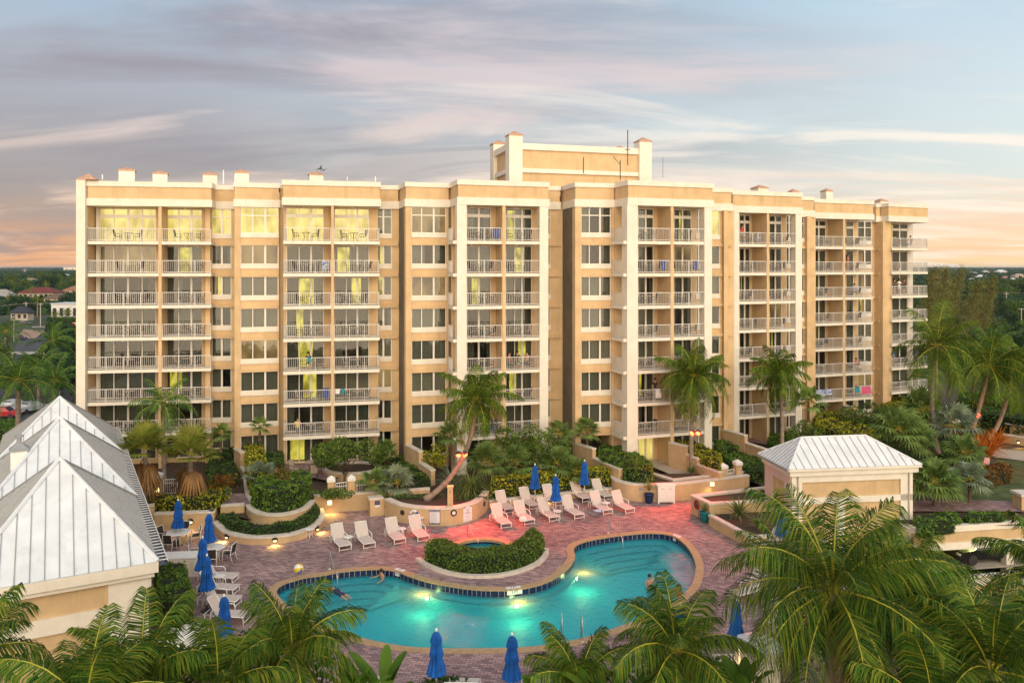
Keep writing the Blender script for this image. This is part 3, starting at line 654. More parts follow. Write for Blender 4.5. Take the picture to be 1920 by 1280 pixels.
block(6, S6, 2.2, [(1522, 1548, [.5]), (1586, 1600, [])], [(1581, 1585)], leftside=True, rightside=True, winpx=[(1608, 1634)], states=lambda c, k: {(6, 0): 'lit', (3, 0): 'lit'}.get((k, c), st(.02)), backright=S6.W + .1)
block(7, S7, 2.2, [(1672, 1701, [.5])], [], states=lambda c, k: {(7, 0): 'lit', (5, 0): 'lit'}.get((k, c), st(.02)), backright=S7.s(1711, 2.2), backleft=-.6, piers=[(S7.s(1657, .35), S7.s(1671, .35), .35, 2.3)], rightside=True, span=(S7.s(1671, .1), S7.W))
# white inner piece of wall beside the left stack and the white end pillar
mb = MB(S1.M); mb.box((.02, 1.93, GZ), (S1.s(186, 1.93), 1.99, ZC - .02)); q = MB(S7.M)
mb.build('white_wall', white, hotel); q.box((S7.s(1702, 2.15), 2.14, GZ), (S7.s(1711, 2.15) + .02, 2.2, ZC - .02)); q.box((S7.s(1711, 2.15) + .0, 2.14, GZ), (S7.s(1711, 2.15) + .05, 9, ZC - .02)); q.build('white_wall', white, hotel)
mb = MB(S1.M); xa, xb = S1.s(143, -.3), S1.s(160, -.3); mb.box((xa, -.35, GZ - 3), (xb, .25, 24.0)); mb.box((xa + .03, .25, GZ - 3), (xb - .02, 11, 23.3), 1); mb.pyramid((xa - .05, -.4), (xb + .9, .75), 24.0, 24.55, 2); mb.build('column', [white, tan, terra], hotel)
# window bays: piers, spandrels with a ledge at each floor, three-light windows
def bay(i, seg, winx, cuts, states, side=0.0, sill=.36, ks=range(8), right=0.0, ext=.5):
    a, b = seg.s(winx[0]), seg.s(winx[1]); mb = MB(seg.M); W = seg.W
    walls(mb, seg, .10, a - .02, b + .02, [(a, b)], wz0, wz1, GZ, ZC)
    mb.box((-.02 if side else 0, 0, GZ), (a - .02, .35, ZC)); mb.box((b + .02, 0, GZ), (W, .35, ZC))
    if side: mb.box((-.02, .35, GZ), (.25, side, ZC + .3))
    if right: mb.box((W - .25, .35, GZ), (W, right, ZC))
    mb.box((W, .36, GZ), (W + ext, .62, ZC - .02))
    for k in range(1, 8): mb.box((a - .02, -.035, ZF[k] - .30), (b + .02, .1, ZF[k] - .06))
    mb.build('wall', tan, hotel)
    wins(seg, a, b, .14, cuts, states, ks, sill); shell(seg, 0, W, .4, i)
    fascia(seg, 0, W, 0, 4, z=.004 * i + .002)
    fascia(seg, W + .1, W + ext, .45, 4, z=.004 * i + .03)
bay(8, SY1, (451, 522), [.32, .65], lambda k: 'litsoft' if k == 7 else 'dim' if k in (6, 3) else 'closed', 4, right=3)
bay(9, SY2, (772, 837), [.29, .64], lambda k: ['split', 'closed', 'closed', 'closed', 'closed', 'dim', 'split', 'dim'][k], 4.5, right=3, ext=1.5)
bay(10, SY3, (1090, 1146), [.28, .64], lambda k: ['closed', 'closed', 'closed', 'closed', 'closed', 'closed', 'split', 'split'][k], 5, ks=range(1, 8), right=3, ext=1.5)
def recess(i, seg, winx, cuts, states, wall_l=True):
    a, b = seg.s(winx[0]), seg.s(winx[1]); mb = MB(seg.M); W = seg.W; walls(mb, seg, .1, -.9, W + .6, [(a, b)], wz0, wz1, GZ, ZC)
    for k in range(1, 8): mb.box((-.5, -.10, ZF[k] - .30), (W + .3, .1, ZF[k] - .06))
    mb.build('wall', tan, hotel); wins(seg, a, b, .14, cuts, states); shell(seg, -.5, W + .4, .4, i); fascia(seg, -.5, W + .3, .0, 3, z=.004 * i + .002)
recess(11, SR1, (396, 433), [.52], lambda k: 'litsoft' if k == 7 else 'lit' if k == 5 else st(.05))
recess(12, SR2, (702, 734), [.52], lambda k: {6: 'lit', 5: 'lit'}.get(k, st(.05)))
recess(13, SR3, (1020, 1032), [], lambda k: 'closed')
recess(14, SR4, (1330, 1350), [], lambda k: 'litsoft' if k == 7 else st(.05))
recess(15, SR5, (1500, 1509), [], lambda k: st(.02))
mb = MB(SR4.M); mb.box((SR4.s(1357, -.3), -.35, GZ), (SR4.s(1365, -.3), 3, ZC)); mb.build('wall', tan, hotel)
mb = MB(SR5.M); mb.box((SR5.s(1513, -.3), -.35, GZ), (SR5.s(1521, -.3), 3, ZC)); mb.build('wall', tan, hotel)
mb = MB(S5.M); mb.box((S5.s(1367, .4), .9, GZ), (S5.s(1367, .4) + .2, 5, ZC)); mb.build('wall', tan, hotel)
mb = MB(S7.M); a0, a1 = S7.s(1640, 1.6), S7.s(1657, .36); mb.box((a1 - .12, .36, GZ), (a1 + .2, 4.2, ZC)); mb.box((a1 - 3.2, 2.4, GZ), (a1 - .12, 2.7, ZC)); mb.box((a1 - .6, 1.5, GZ), (a1 - .12, 2.4, ZC - .02))
for k in range(1, 8): mb.box((a1 - 1.9, 1.35, ZF[k] - .3), (a1 - .1, 2.42, ZF[k] - .08)); mb.box((a1 - .2, .8, ZF[k] - .3), (a1 - .1, 1.4, ZF[k] - .08))
mb.build('wall', tan, hotel); fascia(S7, a1 - .4, -.12, 1.0, 4, z=.05)
# little side railings behind the left corner columns
for i, sg, c, tb in ((3, S3, (857, 875), 2.0), (4, S4, (1176, 1196), 2.2), (5, S5, (1368, 1386), 2.2)):
    c0 = sg.s(c[0], 0)
    for bl in BAL:
        if bl[0] == i and bl[1] == 0:
            mb = MB(sg.M); mb.box((bl[4] + .02, .5, ZF[bl[2]] + .05), (bl[4] + .06, tb - .05, ZF[bl[2]] + .12)); 
            mb.box((bl[4] + .02, .5, ZF[bl[2]] + 1.02), (bl[4] + .06, tb - .05, ZF[bl[2]] + 1.07))
            n = 11
            for q in range(n + 1): t = .5 + (tb - .56) * q / n; mb.box((bl[4] + .028, t - .012, ZF[bl[2]]), (bl[4] + .052, t + .012, ZF[bl[2]] + 1.03))
            mb.build('side_railing', rail_m, hotel)
# penthouse, chimneys, roof gear
def rpz(x, y, z): d = F * (z - CAMZ) / (HY - y); return Vector(((x - 960) / F * d, d))
SP = Seg(rpz(956, 268, 28.65), rpz(1218, 280, 28.65)); mb = MB(SP.M); W = SP.W; D = 6.2
mb.box((.3, .3, 23), (W - .3, D, 26.0), 0); mb.box((.25, .25, 26.35), (W - .25, D, 28.1), 0)
mb.box((0, .1, 25.95), (W, D + .2, 26.35), 1); mb.box((-.05, .05, 28.1), (W + .05, D + .25, 28.7), 1)
for x, y in ((-.1, -.15), (W - 1.15, -.15), (-.1, D - .7), (W - 1.15, D - .7)):
    h = 29.35; mb.box((x, y, 22.5), (x + 1.3, y + 1.3, h), 1); mb.box((x - .05, y - .05, h), (x + 1.35, y + 1.35, h + .12), 2); mb.pyramid((x - .05, y - .05), (x + 1.35, y + 1.35), h + .12, h + .55, 2)
mb.build('penthouse', [tan, white, terra], hotel)
for x, y0, y1, d, lb in ((1177, 244, 310, 76, 'tall dark antenna mast on the rooftop penthouse front'), (1163, 300, 338, 75, 'short crooked antenna on the penthouse right of centre'), (1094, 295, 325, 75.2, 'thin dark pipe on the middle of the penthouse wall'), (192, 327, 337, 68, 'small white rod on the roof next to the left end pillar'), (419, 319, 345, 69, 'white rod on the roof between two left chimneys'), (651, 332, 338, 70, 'short white rod on the roof right of the weather vane'), (704, 331, 341, 70, 'short white vent rod at the right end of second block roof'), (1243, 294, 334, 82, 'thin distant mast in the sky right of the penthouse')):
    a = at(x, d, hgt(y0, d)); b = at(x, d, hgt(y1, d)); an = thing('antenna', lb, 'antenna', b, world=True); mb = MB(); mb.tube([b, a], .05 if x != 1243 else .02, 5); mb.build('mast', bronze if x > 1000 else wpaint, an)
    if x == 1163: mb = MB(); mb.tube([at(1150, 75.5, hgt(294, 75.5)), at(1163, 75, hgt(309, 75))], .03, 4); mb.build('arm', bronze, an)
    if x == 1177: mb = MB(); mb.tube([a.lerp(b, .55) + Vector((-.25, 0, 0)), a.lerp(b, .55) + Vector((.25, 0, 0))], .04, 4); mb.build('arm', bronze, an)
for x, y, wpx, d in ((239, 313, 33, 70), (301, 319, 31, 71), (394, 321, 31, 73), (453, 317, 31, 70), (592, 321, 31, 72), (1424, 346.5, 27, 82), (1487, 354, 18, 88), (1550, 353, 19, 92), (1651, 372, 21, 94)):
    c = at(x, d, 0); h = wpx * d / F / 2; z = hgt(y, d); b = MB(Matrix.Translation((c.x, c.y, 0)) @ Matrix.Rotation(R(20), 4, 'Z')); b.box((-h * .82, -h * .82, 22), (h * .82, h * .82, z - .42), 0); b.box((-h * .88, -h * .88, z - .42), (h * .88, h * .88, z - .3), 1); b.pyramid((-h * .88, -h * .88), (h * .88, h * .88), z - .3, z, 1); b.build('chimney', [white, terra], hotel)
c = at(601, 71, hgt(322, 71)); mb = MB(); mb.tube([c, c + Vector((0, 0, .5))], .03, 5)
wv = thing('weather_vane', 'small dark green weather vane above the left rooftop chimney', 'weather vane', c, world=True)
mb.build('post', dark, wv); mb = MB(); e = c + Vector((0, 0, .35)); mb.tube([e + Vector((-.6, 0, -.1)), e + Vector((-.1, 0, .1)), e + Vector((.1, 0, .35)), e + Vector((.05, 0, .6))], [.03, .1, .09, .05], 6); mb.tube([e + Vector((0, 0, .2)), e + Vector((.4, 0, -.2)), e + Vector((.85, 0, .05))], [.09, .07, .03], 6); mb.build('figure', dark, wv); wv.scale = (.62,) * 3; OFF.pop(wv.name)
# ------------------------------------------------------------------ balcony furniture
def bchair():
    mb = MB(); r = .018
    for sx in (-.25, .25):
        mb.tube([(sx, -.24, 0), (sx, -.22, .43), (sx, .22, .40), (sx, .34, 1.0)], r, 4, m=0); mb.tube([(sx, .22, .40), (sx, .30, 0)], r, 4, m=0); mb.tube([(sx, -.22, .43), (sx, -.2, .63), (sx, .27, .66)], r, 4, m=0)
    mb.box((-.25, -.22, .40), (.25, .22, .43), 1); mb.strip([(-.25, .23, .43), (.25, .23, .43)], [(-.25, .34, .98), (.25, .34, .98)], 1); return mb
ch0 = tag(bchair().build('balcony_chair', [bronze, slingdark]), cat='chair', group='chairs on the hotel balconies')
cht = tag(bchair().build('balcony_chair', [bronze, tan_sling]), cat='chair', group='chairs on the hotel balconies')
mb = MB(); mb.lathe([(.02, .70), (.44, .70), (.46, .715), (.44, .73), (.02, .73)], 16, m=0)
for a in range(4): mb.tube([(math.cos(a * 1.57) * .3, math.sin(a * 1.57) * .3, .7), (math.cos(a * 1.57) * .12, math.sin(a * 1.57) * .12, .35), (math.cos(a * 1.57) * .33, math.sin(a * 1.57) * .33, 0)], .018, 4, m=1)
tb0 = tag(mb.build('balcony_table', [tan_sling, bronze]), cat='table', group='tables on the hotel balconies')
SIDE = {1: ('first', 'second'), 2: ('third', 'fourth'), 3: ('fifth', 'sixth'), 4: ('seventh', 'eighth'), 5: ('ninth', 'tenth'), 6: ('eleventh', 'twelfth'), 7: ('thirteenth', '')}
used = {}
def put(o, loc, rz, label):
    k = o.name.split('.')[0] + str(o.data.name)
    if k not in used: used[k] = o; o.location = loc; o.rotation_euler = (0, 0, rz); o['label'] = label; return o
    return dup(used[k], loc, rz, label)
for bl, sd_, k, sg, a, b, tb in BAL:
    if bl == 7: a = max(a, 0); b = min(b, 3.6)
    if bl in (3, 4, 5) and sd_ == 0: a += 1.0
    m = (a + b) / 2 + random.uniform(-.25, .25); t = tb * .52; ps = '%s floor, %s balcony column from left' % (ORD[k], SIDE[bl][sd_]); z = ZF[k] + .012; an = sg.ang()
    fl = k <= 4 and bl <= 2; c = cht if fl or random.random() < .25 else ch0; cn = 'tan' if c is cht else 'dark'
    put(tb0, sg.w(m, t, z), an + random.uniform(0, 1), 'small round balcony table behind the railing, ' + ps)
    put(c, sg.w(m - .72, t + random.uniform(-.2, .2), z), an + R(90) + random.uniform(-.4, .4), cn + ' balcony chair left of the table, ' + ps)
    if b - a > 2.2: put(c, sg.w(m + .72, t + random.uniform(-.2, .2), z), an - R(90) + random.uniform(-.4, .4), cn + ' balcony chair right of the table, ' + ps)
def towel(sg, s0, s1, k, cols, label, drop=.75, t=.07):
    n = 10; A = []; B = []
    for i in range(n + 1):
        x = s0 + (s1 - s0) * i / n; A.append((x, t - .05 + .012 * math.sin(i * 2.1), ZF[k] + 1.09)); B.append((x + .02 * math.sin(i), t - .06 + .03 * math.sin(i * 1.7), ZF[k] + 1.09 - drop))
    mb = MB(sg.M); mb.strip(A, B); A2 = [(p[0], t + .05, p[2]) for p in A]; mb.strip(A2, A)
    return tag(mb.build('towel', cols), label, 'towel')
def striped(name, c1, c2, sc=8):
    m, t, o = newmat(name); p = N(t, 'ShaderNodeBsdfPrincipled', inp={'Roughness': .9}); c = N(t, 'ShaderNodeTexCoord'); n = N(t, 'ShaderNodeTexNoise', inp={'Scale': sc, 'Detail': 1}); L(t, c.outputs['Object'], n.inputs['Vector'])
    L(t, ramp(t, n.outputs[0], [(.45, c1), (.55, c2)]), p.inputs['Base Color']); L(t, p.outputs[0], o.inputs[0]); return m
tw_b = striped('blue_white_towel', (.05, .15, .5), (.7, .7, .75)); tw_w = pr('white_towel', (.75, .73, .72), .9); tw_p = pr('pink_towel', (.7, .12, .25), .9); tw_t = pr('teal_towel', (.03, .3, .4), .9); tw_blue = pr('blue_towel', (.02, .08, .4), .9)
towel(S6, S6.s(1530), S6.s(1546), 1, tw_b, 'blue and white patterned towel on railing, left end of lowest eleventh column balcony')
towel(S6, S6.s(1547), S6.s(1560), 1, tw_b, 'blue and white patterned towel beside its twin, middle of lowest eleventh column railing', .6)
towel(S6, S6.s(1603), S6.s(1612), 1, tw_t, 'teal towel hanging on the lowest right block railing beside a pink one', .5)
towel(S6, S6.s(1616), S6.s(1633), 1, tw_p, 'pink towel hanging on the lowest right block railing beside a teal one')
towel(S2, S2.s(577), S2.s(583), 3, tw_t, 'teal towel on fourth floor railing of the third balcony column', .35)
towel(S2, S2.s(640), S2.s(646), 2, tw_t, 'small teal towel on third floor railing of the fourth balcony column', .4)
towel(S2, S2.s(629), S2.s(637), 2, tw_w, 'white towel next to a small teal one on third floor railing', .4)
towel(S4, S4.s(1229), S4.s(1240), 2, tw_w, 'white towel over third floor railing of the seventh balcony column')
for sg, px, k, cl, lb in ((S2, 610, 6, tw_b, 'seventh floor, third balcony column'), (S3, 928, 7, tw_blue, 'top floor, fifth balcony column'), (S4, 1241, 6, tw_blue, 'seventh floor, seventh balcony column'), (S4, 1300, 6, tw_blue, 'seventh floor, eighth balcony column'), (S2, 611, 2, tw_blue, 'third floor, third balcony column'), (S3, 924, 1, tw_blue, 'second floor, fifth balcony column'), (S5, 1420, 7, tw_b, 'top floor, ninth balcony column')):
    a = sg.s(px, 1.3); mb = MB(sg.M)
    for x in (a - .25, a + .25): mb.tube([(x, .75, ZF[k] + .02), (x, 1.5, ZF[k] + .95)], .016, 4, m=1); mb.tube([(x, 1.5, ZF[k] + .02), (x, .9, ZF[k] + .85)], .016, 4, m=1)
    n = 8; mb.strip([(a - .25 + .5 * i / n, .95 + .03 * math.sin(i * 2), ZF[k] + 1.06) for i in range(n + 1)], [(a - .25 + .5 * i / n, .93 + .04 * math.sin(i * 2), ZF[k] + .25) for i in range(n + 1)], 0)
    tag(mb.build('drying_rack', [cl, wpaint]), 'folding rack draped with a %s towel, %s' % ('blue and white' if cl is tw_b else 'dark blue', lb), 'drying rack')
# ------------------------------------------------------------------ ground, deck, pool
TG = .60
def p2(L_, h=0.0): return [G(x, y, h).to_2d() for x, y in L_]
def ccw(P):
    a = sum(P[i][0] * P[(i + 1) % len(P)][1] - P[(i + 1) % len(P)][0] * P[i][1] for i in range(len(P))); return P if a > 0 else P[::-1]
mb = MB(); mb.face([(-9000, -60, -3), (9000, -60, -3), (9000, 14000, -3), (-9000, 14000, -3)]); struct('ground', mb, town_g)
POOL = [(527, 1097), (552, 1088), (575, 1082), (600, 1079), (635, 1072.5), (665, 1069), (697, 1067), (722, 1067.5), (745, 1071), (765, 1079), (797, 1089), (835, 1097), (885, 1104.5), (935, 1106.5), (965, 1105), (1005, 1098), (1035, 1087), (1058, 1071), (1073, 1054), (1077.5, 1042), (1075, 1033), (1076, 1026.5), (1085, 1019.5), (1110, 1012), (1160, 1004), (1210, 999.5), (1247, 1001), (1272, 1010), (1293, 1030), (1304.5, 1055), (1304, 1077), (1297, 1098), (1272, 1122), (1235, 1147), (1167, 1173), (1095, 1196.5), (1020, 1210), (970, 1214.5), (920, 1216), (870, 1216.5), (820, 1216), (757, 1212), (697, 1201), (640, 1185), (580, 1160), (540, 1136), (518, 1112)]
pool = ccw([tuple(p) for p in smooth_path([(*G(x, y, 0).to_2d(), 0) for x, y in POOL], 3, True)]); pool = [(p[0], p[1]) for p in pool]
SPA = G(903, 1032, 0); spa = [(SPA.x + math.cos(a) * 1.75, SPA.y + .2 + math.sin(a) * 1.75) for a in np.linspace(0, 2 * math.pi, 41)[:-1]]
deck_o = [(-22, 24), (-22, 62), (20, 62), (19.5, 50), (19, 24)]
mb = MB(); poly_mesh(mb, [deck_o, offset(pool, -.1, True)[::-1], offset(spa, -.1, True)[::-1]], 0); struct('pool_deck', mb, paver)
swim = thing('swimming_pool', 'curving turquoise swimming pool with navy tile band and stone coping', 'pool', (0, 44, 0), world=True)
mb = MB(); ribbon(mb, pool, .03, -.42, -.03, .035, closed=True); mb.build('coping', coping, swim)
mb = MB(); ribbon(mb, pool, .0, -.05, -.46, -.03, closed=True)
for i in range(0, len(pool)):
    a = Vector(pool[i]); b = Vector(pool[(i + 1) % len(pool)]); k = max(1, round((b - a).length / .30))
    for j in range(k):
        p = a + (b - a) * (j / k); t = (b - a).normalized(); n = Vector((-t.y, t.x)); q = p + n * .004; mb.face([(*(q - t * .012), -.45), (*(q + t * .012), -.45), (*(q + t * .012), -.035), (*(q - t * .012), -.035)], 1)
mb.build('tile_band', [tblue, concrete], swim)
mb = MB(); inn = offset(pool, .002, True); ribbon(mb, pool, -.002, -.06, -1.45, -.461, closed=True); poly_mesh(mb, [pool], -1.42); mb.build('basin', poolpl, swim)
mb = MB(); ribbon(mb, pool, .001, .34, -.80, -.58, 0, closed=True); ribbon(mb, pool, .30, .352, -.64, -.574, 1, closed=True); mb.build('ledge', [poolstep, steptile], swim)
def nearest(px, y): g = G(px, y, 0).to_2d(); return min(range(len(pool)), key=lambda i: (Vector(pool[i]) - g).length)
def arc(a, b):
    i, j = nearest(*a), nearest(*b); n = len(pool); f = [(i + k) % n for k in range((j - i) % n + 1)]; g = [(j + k) % n for k in range((i - j) % n + 1)]; return [pool[k] for k in (f if len(f) < len(g) else g)]
for A, B in (((548, 1090), (758, 1076)), ((1080, 1022), (1285, 1022))):
    path = arc(A, B)
    for k, (w_, z) in enumerate(((.75, -.50), (1.25, -.70), (1.75, -.90), (2.25, -1.10))):
        mb = MB(); ribbon(mb, path, .002, w_, z - .2, z, 0); ribbon(mb, path, w_ - .09, w_ + .012, z - .05, z + .006, 1); mb.build('step', [poolstep, steptile], swim)
mb = MB(); poly_mesh(mb, [offset(pool, -.01, True)], -.34); struct('water', mb, water_m)
for k, (x, y, tx, ty) in enumerate(((787, 1108, 735, 1160), (966, 1112, 985, 1190), (1086, 1060, 1140, 1110))):
    i = nearest(x, y); p = Vector(pool[i]); t = (Vector(pool[(i + 1) % len(pool)]) - Vector(pool[i - 1])).normalized(); n = Vector((-t.y, t.x)); c = p + n * .36; Mx = Matrix.Translation((c.x, c.y, -.70)) @ Vector((n.x, n.y, 0)).to_track_quat('Z', 'Y').to_matrix().to_4x4()
    mb = MB(Mx); mb.lathe([(.16, -.03), (.16, .03), (.12, .05)], 16, m=1); mb.lathe([(.11, .03), (.10, .06), (.02, .07)], 16, m=0); mb.build('pool_light', [pool_e, chrome], swim)
    g = G(tx, ty, 0); light('pool_lamp_beam', 'SPOT', (c.x + n.x * .12, c.y + n.y * .12, -.68), 55, (1, .62, .14), swim, (g.x, g.y, -1.8), .12, 105, .9); light('pool_lamp_glow', 'POINT', (c.x + n.x * .45, c.y + n.y * .45, -.72), 42, (1, .76, .26), swim, size=.08)
spat = thing('spa_pool', 'round hot tub with navy tile rim inside the crescent hedge', 'hot tub', (SPA.x, SPA.y, 0), world=True)
mb = MB(); ribbon(mb, spa, .03, -.4, -.12, .04, closed=True); mb.build('coping', coping, spat); mb = MB(); ribbon(mb, spa, 0, -.05, -.4, -.02, closed=True); mb.build('tile_band', tblue, spat)
mb = MB(); ribbon(mb, spa, -.002, -.06, -1, -.41, closed=True); poly_mesh(mb, [spa], -.95); mb.build('basin', poolpl, spat); mb = MB(); poly_mesh(mb, [offset(spa, -.01, True)], -.24); struct('water', mb, water_m)
def text(body, size, M, m, parent=None, name='lettering', ext=.004):
    c = bpy.data.curves.new(name, 'FONT'); c.body = body; c.size = size; c.align_x = 'CENTER'; c.align_y = 'CENTER'; c.extrude = ext; t = bpy.data.objects.new(name, c); COL.objects.link(t)
    me = bpy.data.meshes.new_from_object(t); bpy.data.objects.remove(t); me.transform(M); me.materials.clear(); me.materials.append(m); return link(name, me, parent)
navy_ink = pr('navy_ink', (.02, .02, .12), .6); grey_ink = pr('grey_ink', (.28, .27, .36), .7); sign_w = pr('sign_white', (.78, .77, .80), .5, .03)
i = nearest(962, 1106); p = Vector(pool[i]); t = (Vector(pool[(i + 1) % len(pool)]) - Vector(pool[i - 1])).normalized()
def facing(c, n, z): # matrix: x along the wall, y up, z out of the wall
    n = Vector((n[0], n[1], 0)).normalized(); x = Vector((0, 0, 1)).cross(n); return Matrix(((x.x, 0, n.x, c[0]), (x.y, 0, n.y, c[1]), (x.z, 1, 0, z), (0, 0, 0, 1)))
n_ = Vector((-t.y, t.x))
for bx, by, s_ in (('3 FT', (962, 1106), 1), ('3 FT', (747, 1072), .8), ('3 FT', (1265, 1007), .8)):
    i = nearest(*by); p = Vector(pool[i]); t = (Vector(pool[(i + 1) % len(pool)]) - Vector(pool[i - 1])).normalized(); n_ = Vector((-t.y, t.x)); M = facing(p + n_ * .012, n_, -.12)
    mb = MB(M); mb.box((-.42 * s_, -.12, -.004), (.42 * s_, .1, .004)); o = mb.build('depth_marker', sign_w, swim); text(bx, .2 * s_, M @ Matrix.Translation((0, 0, .006)), navy_ink, o)
    Mt = Matrix.Translation((p.x - n_.x * .22, p.y - n_.y * .22, .04)) @ Matrix.Rotation(math.atan2(-n_.x, n_.y) + math.pi, 4, 'Z'); mb = MB(Mt); mb.box((-.4 * s_, -.13, -.003), (.4 * s_, .13, .004)); o = mb.build('depth_marker', sign_w, swim); text(bx, .2 * s_, Mt @ Matrix.Translation((0, 0, .006)), navy_ink, o)
# garden terrace between deck and hotel
W1 = p2([(289, 962), (400, 958)], 1.2); W4 = p2([(402, 948), (461, 944)], 1.2); W3 = p2([(461, 945), (472, 957), (502, 964), (540, 962), (577, 950), (590, 936)], 1.2)
W6 = p2([(588, 929), (640, 925.5), (690, 922), (750, 918), (806, 915)], 1.25); W7 = p2([(722, 934), (734, 939.5), (750, 945), (785, 950), (842, 951), (885, 943), (908, 930), (916, 919)], 1.2)
W8 = p2([(917, 938), (1149, 914)], .5); W9 = p2([(1145, 890), (1150, 897), (1165, 902.5), (1185, 906), (1225, 907.5), (1270, 906), (1405, 890)], 1.28)
tb_ = [tuple(p) for p in ([W1[0] + Vector((-16, 1)), W1[0]] + [W1[1] + Vector((.2, .3)), W4[0] + Vector((.3, .5))] + W3[1:-1] + [W6[0], W6[2]] + [p + Vector((0, .25)) for p in W7[2:6]] + [W8[0] + Vector((0, .3)), W8[1] + Vector((0, .3))] + [p + Vector((.1, .3)) for p in W9[2:]] + [W9[-1] + Vector((.5, 1.5)), Vector((19, 57.5)), Vector((26, 50.9)), Vector((64, 50.9)), Vector((75, 130)), Vector((-40, 84))])]
mb = MB(); poly_mesh(mb, [tb_], TG); struct('garden_ground', mb, soil)
def flat(name, px, h, m, z): mb = MB(); poly_mesh(mb, [p2(px, h)], z); return struct(name, mb, m)
def wallpath(label, pts, z0, z1, th=.28, cap=.12, name='garden_wall', lip=.05, inward=1, close=False, capw=None):
    pts = [tuple(p) for p in pts]; o = thing(name, label, 'wall', (*pts[0], z0), world=True); mb = MB(); ribbon(mb, pts, 0, th * inward, z0, z1 - cap, closed=close); mb.build('wall_body', tan_wall, o)
    mb = MB(); ribbon(mb, pts, -lip * inward, (th + lip) * inward, z1 - cap, z1, closed=close); mb.build('coping', cap_m, o); return o
def sm(P, n=4): return [(p[0], p[1]) for p in smooth_path([(*q, 0) for q in P], n)]
wallpath('tan planter wall behind the dining tables, holding the gold hedge', W1, -.02, 1.2, .35)
wallpath('tan wall at the left edge of the terrace by the white roof', p2([(262, 948), (290, 945)], 1.5) , -.02, 1.5)
wallpath('short tan side wall between gold hedge planter and curved planters', [W1[1] + Vector((.03, .06)), W4[0] + Vector((0.05, .4))], -.02, 1.2)
wallpath('tan wall below the paved terrace with the teal pot', [W4[0] + Vector((.36, .1)), W4[1] + Vector((-.1, .02))], -.02, 1.2)
W2 = p2([(401, 975), (406, 985), (420, 996), (450, 1003.5), (490, 1006), (540, 1001.5), (575, 992.5), (598, 980.5), (608, 967), (605, 951)], .5)
wallpath('low curved lower planter wall with round black wall lights', sm(W2), -.02, .5, .36)
wallpath('upper round planter wall holding the big trimmed green hedge', sm(W3), -.02, 1.2, .36)
wallpath('long tan retaining wall with square lit lamp behind the loungers', W6, -.02, 1.25, .3)
pb = G(694, 968, 0); pe = G(722, 965, 0)
o = thing('sign_pier', 'tan pier with small navy sign at the end of palm planter', 'pier', pb, world=True); mb = MB(); ribbon(mb, [tuple(pb.to_2d()), tuple(pe.to_2d())], 0, .75, -.02, 1.12); mb.build('pier_body', tan_wall, o); mb = MB(); ribbon(mb, [tuple(pb.to_2d() + Vector((-.08, 0))), tuple(pe.to_2d() + Vector((-.13, 0)))], -.07, .8, 1.12, 1.22); mb.build('coping', cap_m, o)
M = facing((pb + (pe - pb) * .48).to_2d() + Vector((0, -.012)), Vector(((pe - pb).y, -(pe - pb).x)), .78); sg_ = thing('notice', 'small navy and white notice on the tan pier', 'sign', M.translation, world=True)
mb = MB(M); mb.box((-.17, -.02, 0), (.17, .26, .015)); mb.build('board', navy_ink, sg_); mb = MB(M); mb.box((-.13, .05, .012), (.13, .07, .019)); mb.box((-.13, .12, .012), (.13, .14, .019)); mb.box((-.13, .19, .012), (.13, .21, .019)); mb.build('printed_lines', grey_ink, sg_); mb = MB(M); mb.box((-.15, -.18, 0), (.17, -.03, .014)); mb.build('lower_board', sign_w, sg_)
w7 = sm(W7); wallpath('big curved planter wall with pool signs, holding the leaning palm', w7, -.02, 1.2, .38)
mb = MB(); poly_mesh(mb, [[tuple(p) for p in offset(w7, .3)] + [tuple(W6[4] + Vector((4.2, .4))), tuple(W6[2] + Vector((.4, -.3)))]], 1.02); struct('planter_soil', mb, soil)
mb = MB(); poly_mesh(mb, [[tuple(p) for p in offset(sm(W2), .2)] + [tuple(W3[-1]), tuple(W3[0])]], .38); struct('planter_soil', mb, soil)
mb = MB(); poly_mesh(mb, [[tuple(p) for p in offset(sm(W3), .2)] + [tuple(W6[0] + Vector((0, 3))), tuple(W4[1] + Vector((0, 3)))]], 1.05); struct('planter_soil', mb, soil)
wallpath('low tan wall in front of the long gold hedge', W8, -.02, .5, .3)
w9 = sm(W9); wallpath('curved then straight tan planter wall behind the white cabinet', w9, -.02, 1.28, .32)
wallpath('low inner curb of the entrance planter by the lit path', p2([(1205, 882), (1262, 899), (1400, 884)], 1.25), .3, 1.25, .3)
mb = MB(); poly_mesh(mb, [[tuple(p) for p in offset(w9, .2)] + p2([(1402, 884), (1205, 882)], 1.25)], 1.05); struct('planter_soil', mb, soil)
W10 = p2([(1296, 927), (1330, 943), (1477, 935.5), (1436, 911)], 1.3)
wallpath('raised box planter with bare soil beside the pavilion', [tuple(p) for p in W10], -.02, 1.3, .3, close=True); mb = MB(); poly_mesh(mb, [offset([tuple(p) for p in W10], .15, True)], 1.12); struct('planter_soil', mb, soil)
W11 = p2([(1329, 964), (1407, 1006), (1452, 1003)], .75); wallpath('low slanting planter wall on the right side of the deck', W11, -.02, .75, .26); mb = MB(); poly_mesh(mb, [[tuple(W11[0] + Vector((.1, .2))), tuple(W11[1] + Vector((0, .2))), tuple(W11[2] + Vector((0, .1))), tuple(W10[2]), tuple(W10[1])]], .55); struct('planter_soil', mb, soil)
